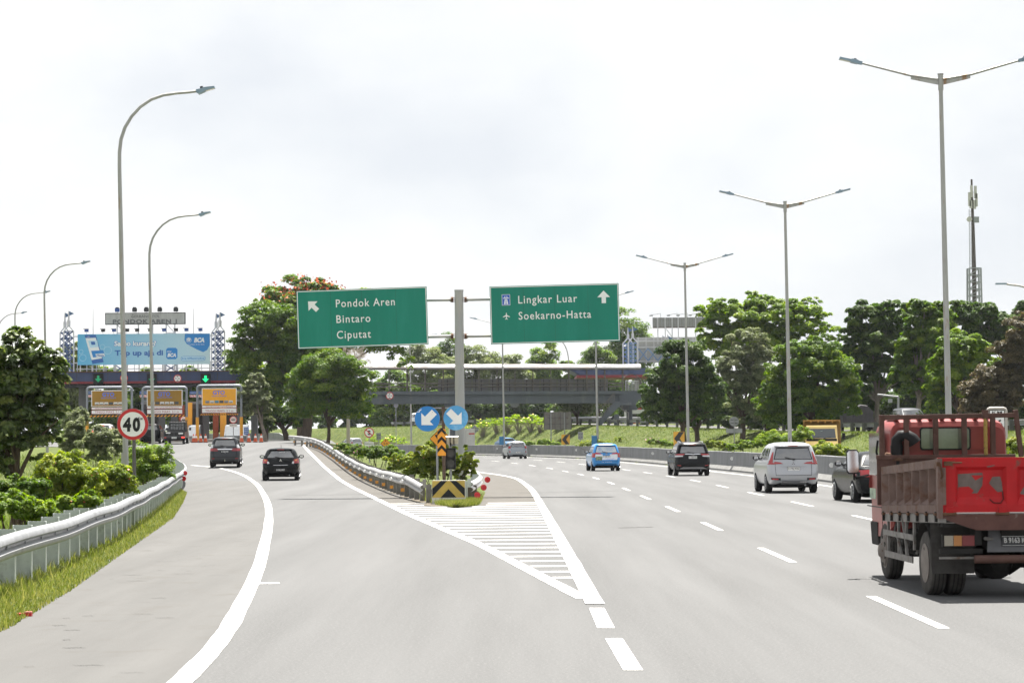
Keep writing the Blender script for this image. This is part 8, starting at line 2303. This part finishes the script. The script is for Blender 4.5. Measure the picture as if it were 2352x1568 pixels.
# --- grass blades: one mass
def blades(name, X_, Y_, h, wd, m_, seed, dz=0.0, spread=.35):
    rg = np.random.default_rng(seed); n = len(X_)
    Zg = gz(X_, Y_) + dz; a = rg.uniform(0, 2*math.pi, n); hh = h*rg.uniform(.45, 1.3, n)
    dx, dy = np.cos(a)*wd/2, np.sin(a)*wd/2; lx_, ly_ = rg.normal(0, spread, n)*hh, rg.normal(0, spread, n)*hh
    V_ = np.empty((n, 3, 3)); V_[:, 0] = np.stack([X_ - dx, Y_ - dy, Zg - .02], 1); V_[:, 1] = np.stack([X_ + dx, Y_ + dy, Zg - .02], 1); V_[:, 2] = np.stack([X_ + lx_, Y_ + ly_, Zg + hh], 1)
    o = np_mesh(name, V_.reshape(-1, 3), np.arange(3*n).reshape(n, 3), [m_], tint=rg.uniform(0, 1, n)); tag(o, kind='stuff')
    return o
L_GRASS = leaf_mat('grass_blade', (.07, .10, .016), (.15, .185, .036), (.30, .285, .1), .35, .6, .2)
L_GRASSD = leaf_mat('slope_grass_blade', (0.0592, 0.0925, 0.0163), (0.107, 0.148, 0.0311), (0.185, 0.215, 0.0629), .35, .6, .2)
rg = np.random.default_rng(77)
n = 75000
y_ = 22 + (110 - 22)*rg.random(n)**1.7; x_ = x_pl(y_) - 2.6*rg.random(n)**1.15 + .08
o = blades('verge_grass', x_, y_, .05, .012, L_GRASS, 1, .02); o['label'] = 'short mown grass along the guardrail verge'
n = 26000
y_ = 22 + 78*rg.random(n)**1.6; x_ = np.minimum(x_pl(y_) - .95 - rg.normal(0, .35, n), x_pl(y_) - .25)
o = blades('tall_verge_grass', x_, y_, .15, .013, L_GRASS, 2, 0, .45); o['label'] = 'taller grass tufts around the guardrail posts'
n = 26000
y_ = NOSE_Y - .1 + 12*rg.random(n)**1.6; x_ = ramp_right(y_) + (main_left(y_) - ramp_right(y_))*rg.random(n)
k_ = (np.abs(y_ - 71.6) > .4) | (np.abs(x_ + 1.93) > .55)
o = blades('gore_grass', x_[k_], y_[k_], .17, .016, L_GRASS, 3, 0, .4); o['label'] = 'rough grass on the nose of the gore around the chevron block'
n = 50000
y_ = 76 + 110*rg.random(n)**1.3; x_ = ramp_right(y_) + 1.0*rg.random(n)
o = blades('gore_edge_grass', x_, y_, .09, .02, L_GRASS, 4, 0, .4); o['label'] = 'mown grass strip between exit road and gore guardrail'
n = 130000
s_ = rg.random(n)*(len(BARC) - 1); i_ = s_.astype(int); f_ = (s_ - i_)[:, None]
C_ = BARC[i_]*(1 - f_) + BARC[np.minimum(i_ + 1, len(BARC) - 1)]*f_; T_ = np.gradient(BARC, axis=0); T_ /= np.linalg.norm(T_, axis=1)[:, None]; d_ = rg.uniform(8.6, 17.4, n)
x_ = C_[:, 0] + T_[i_, 1]*d_; y_ = C_[:, 1] - T_[i_, 0]*d_; k_ = (y_ > 90) & (y_ < 370)
o = blades('slope_grass', x_[k_], y_[k_], .12, .05, L_GRASSD, 5, 0, .5); o['label'] = 'mown grass covering the embankment slope'
n = 60000
y_ = 34 + 130*rg.random(n)**1.2; x_ = x_left(y_) - 1.5 - 26*rg.random(n)
o = blades('field_grass', x_, y_, .2, .035, L_GRASSD, 6, 0, .5); o['label'] = 'long grass in the hollow behind the guardrail'

# ------------------------------------------------------------ thin humid air
hz = bpy.data.materials.new('humid_air'); hz.use_nodes = True; t_ = hz.node_tree; t_.nodes.clear()
vo = t_.nodes.new('ShaderNodeVolumePrincipled'); vo.inputs['Density'].default_value = .00006; vo.inputs['Color'].default_value = (.9, .94, 1, 1); vo.inputs['Anisotropy'].default_value = .2
mo = t_.nodes.new('ShaderNodeOutputMaterial'); t_.links.new(vo.outputs[0], mo.inputs['Volume'])
mb = MB(); mb.bx(-4100, 4100, -420, 7100, -4.0, 62.0, hz)
tag(mb.build('haze'), kind='stuff')
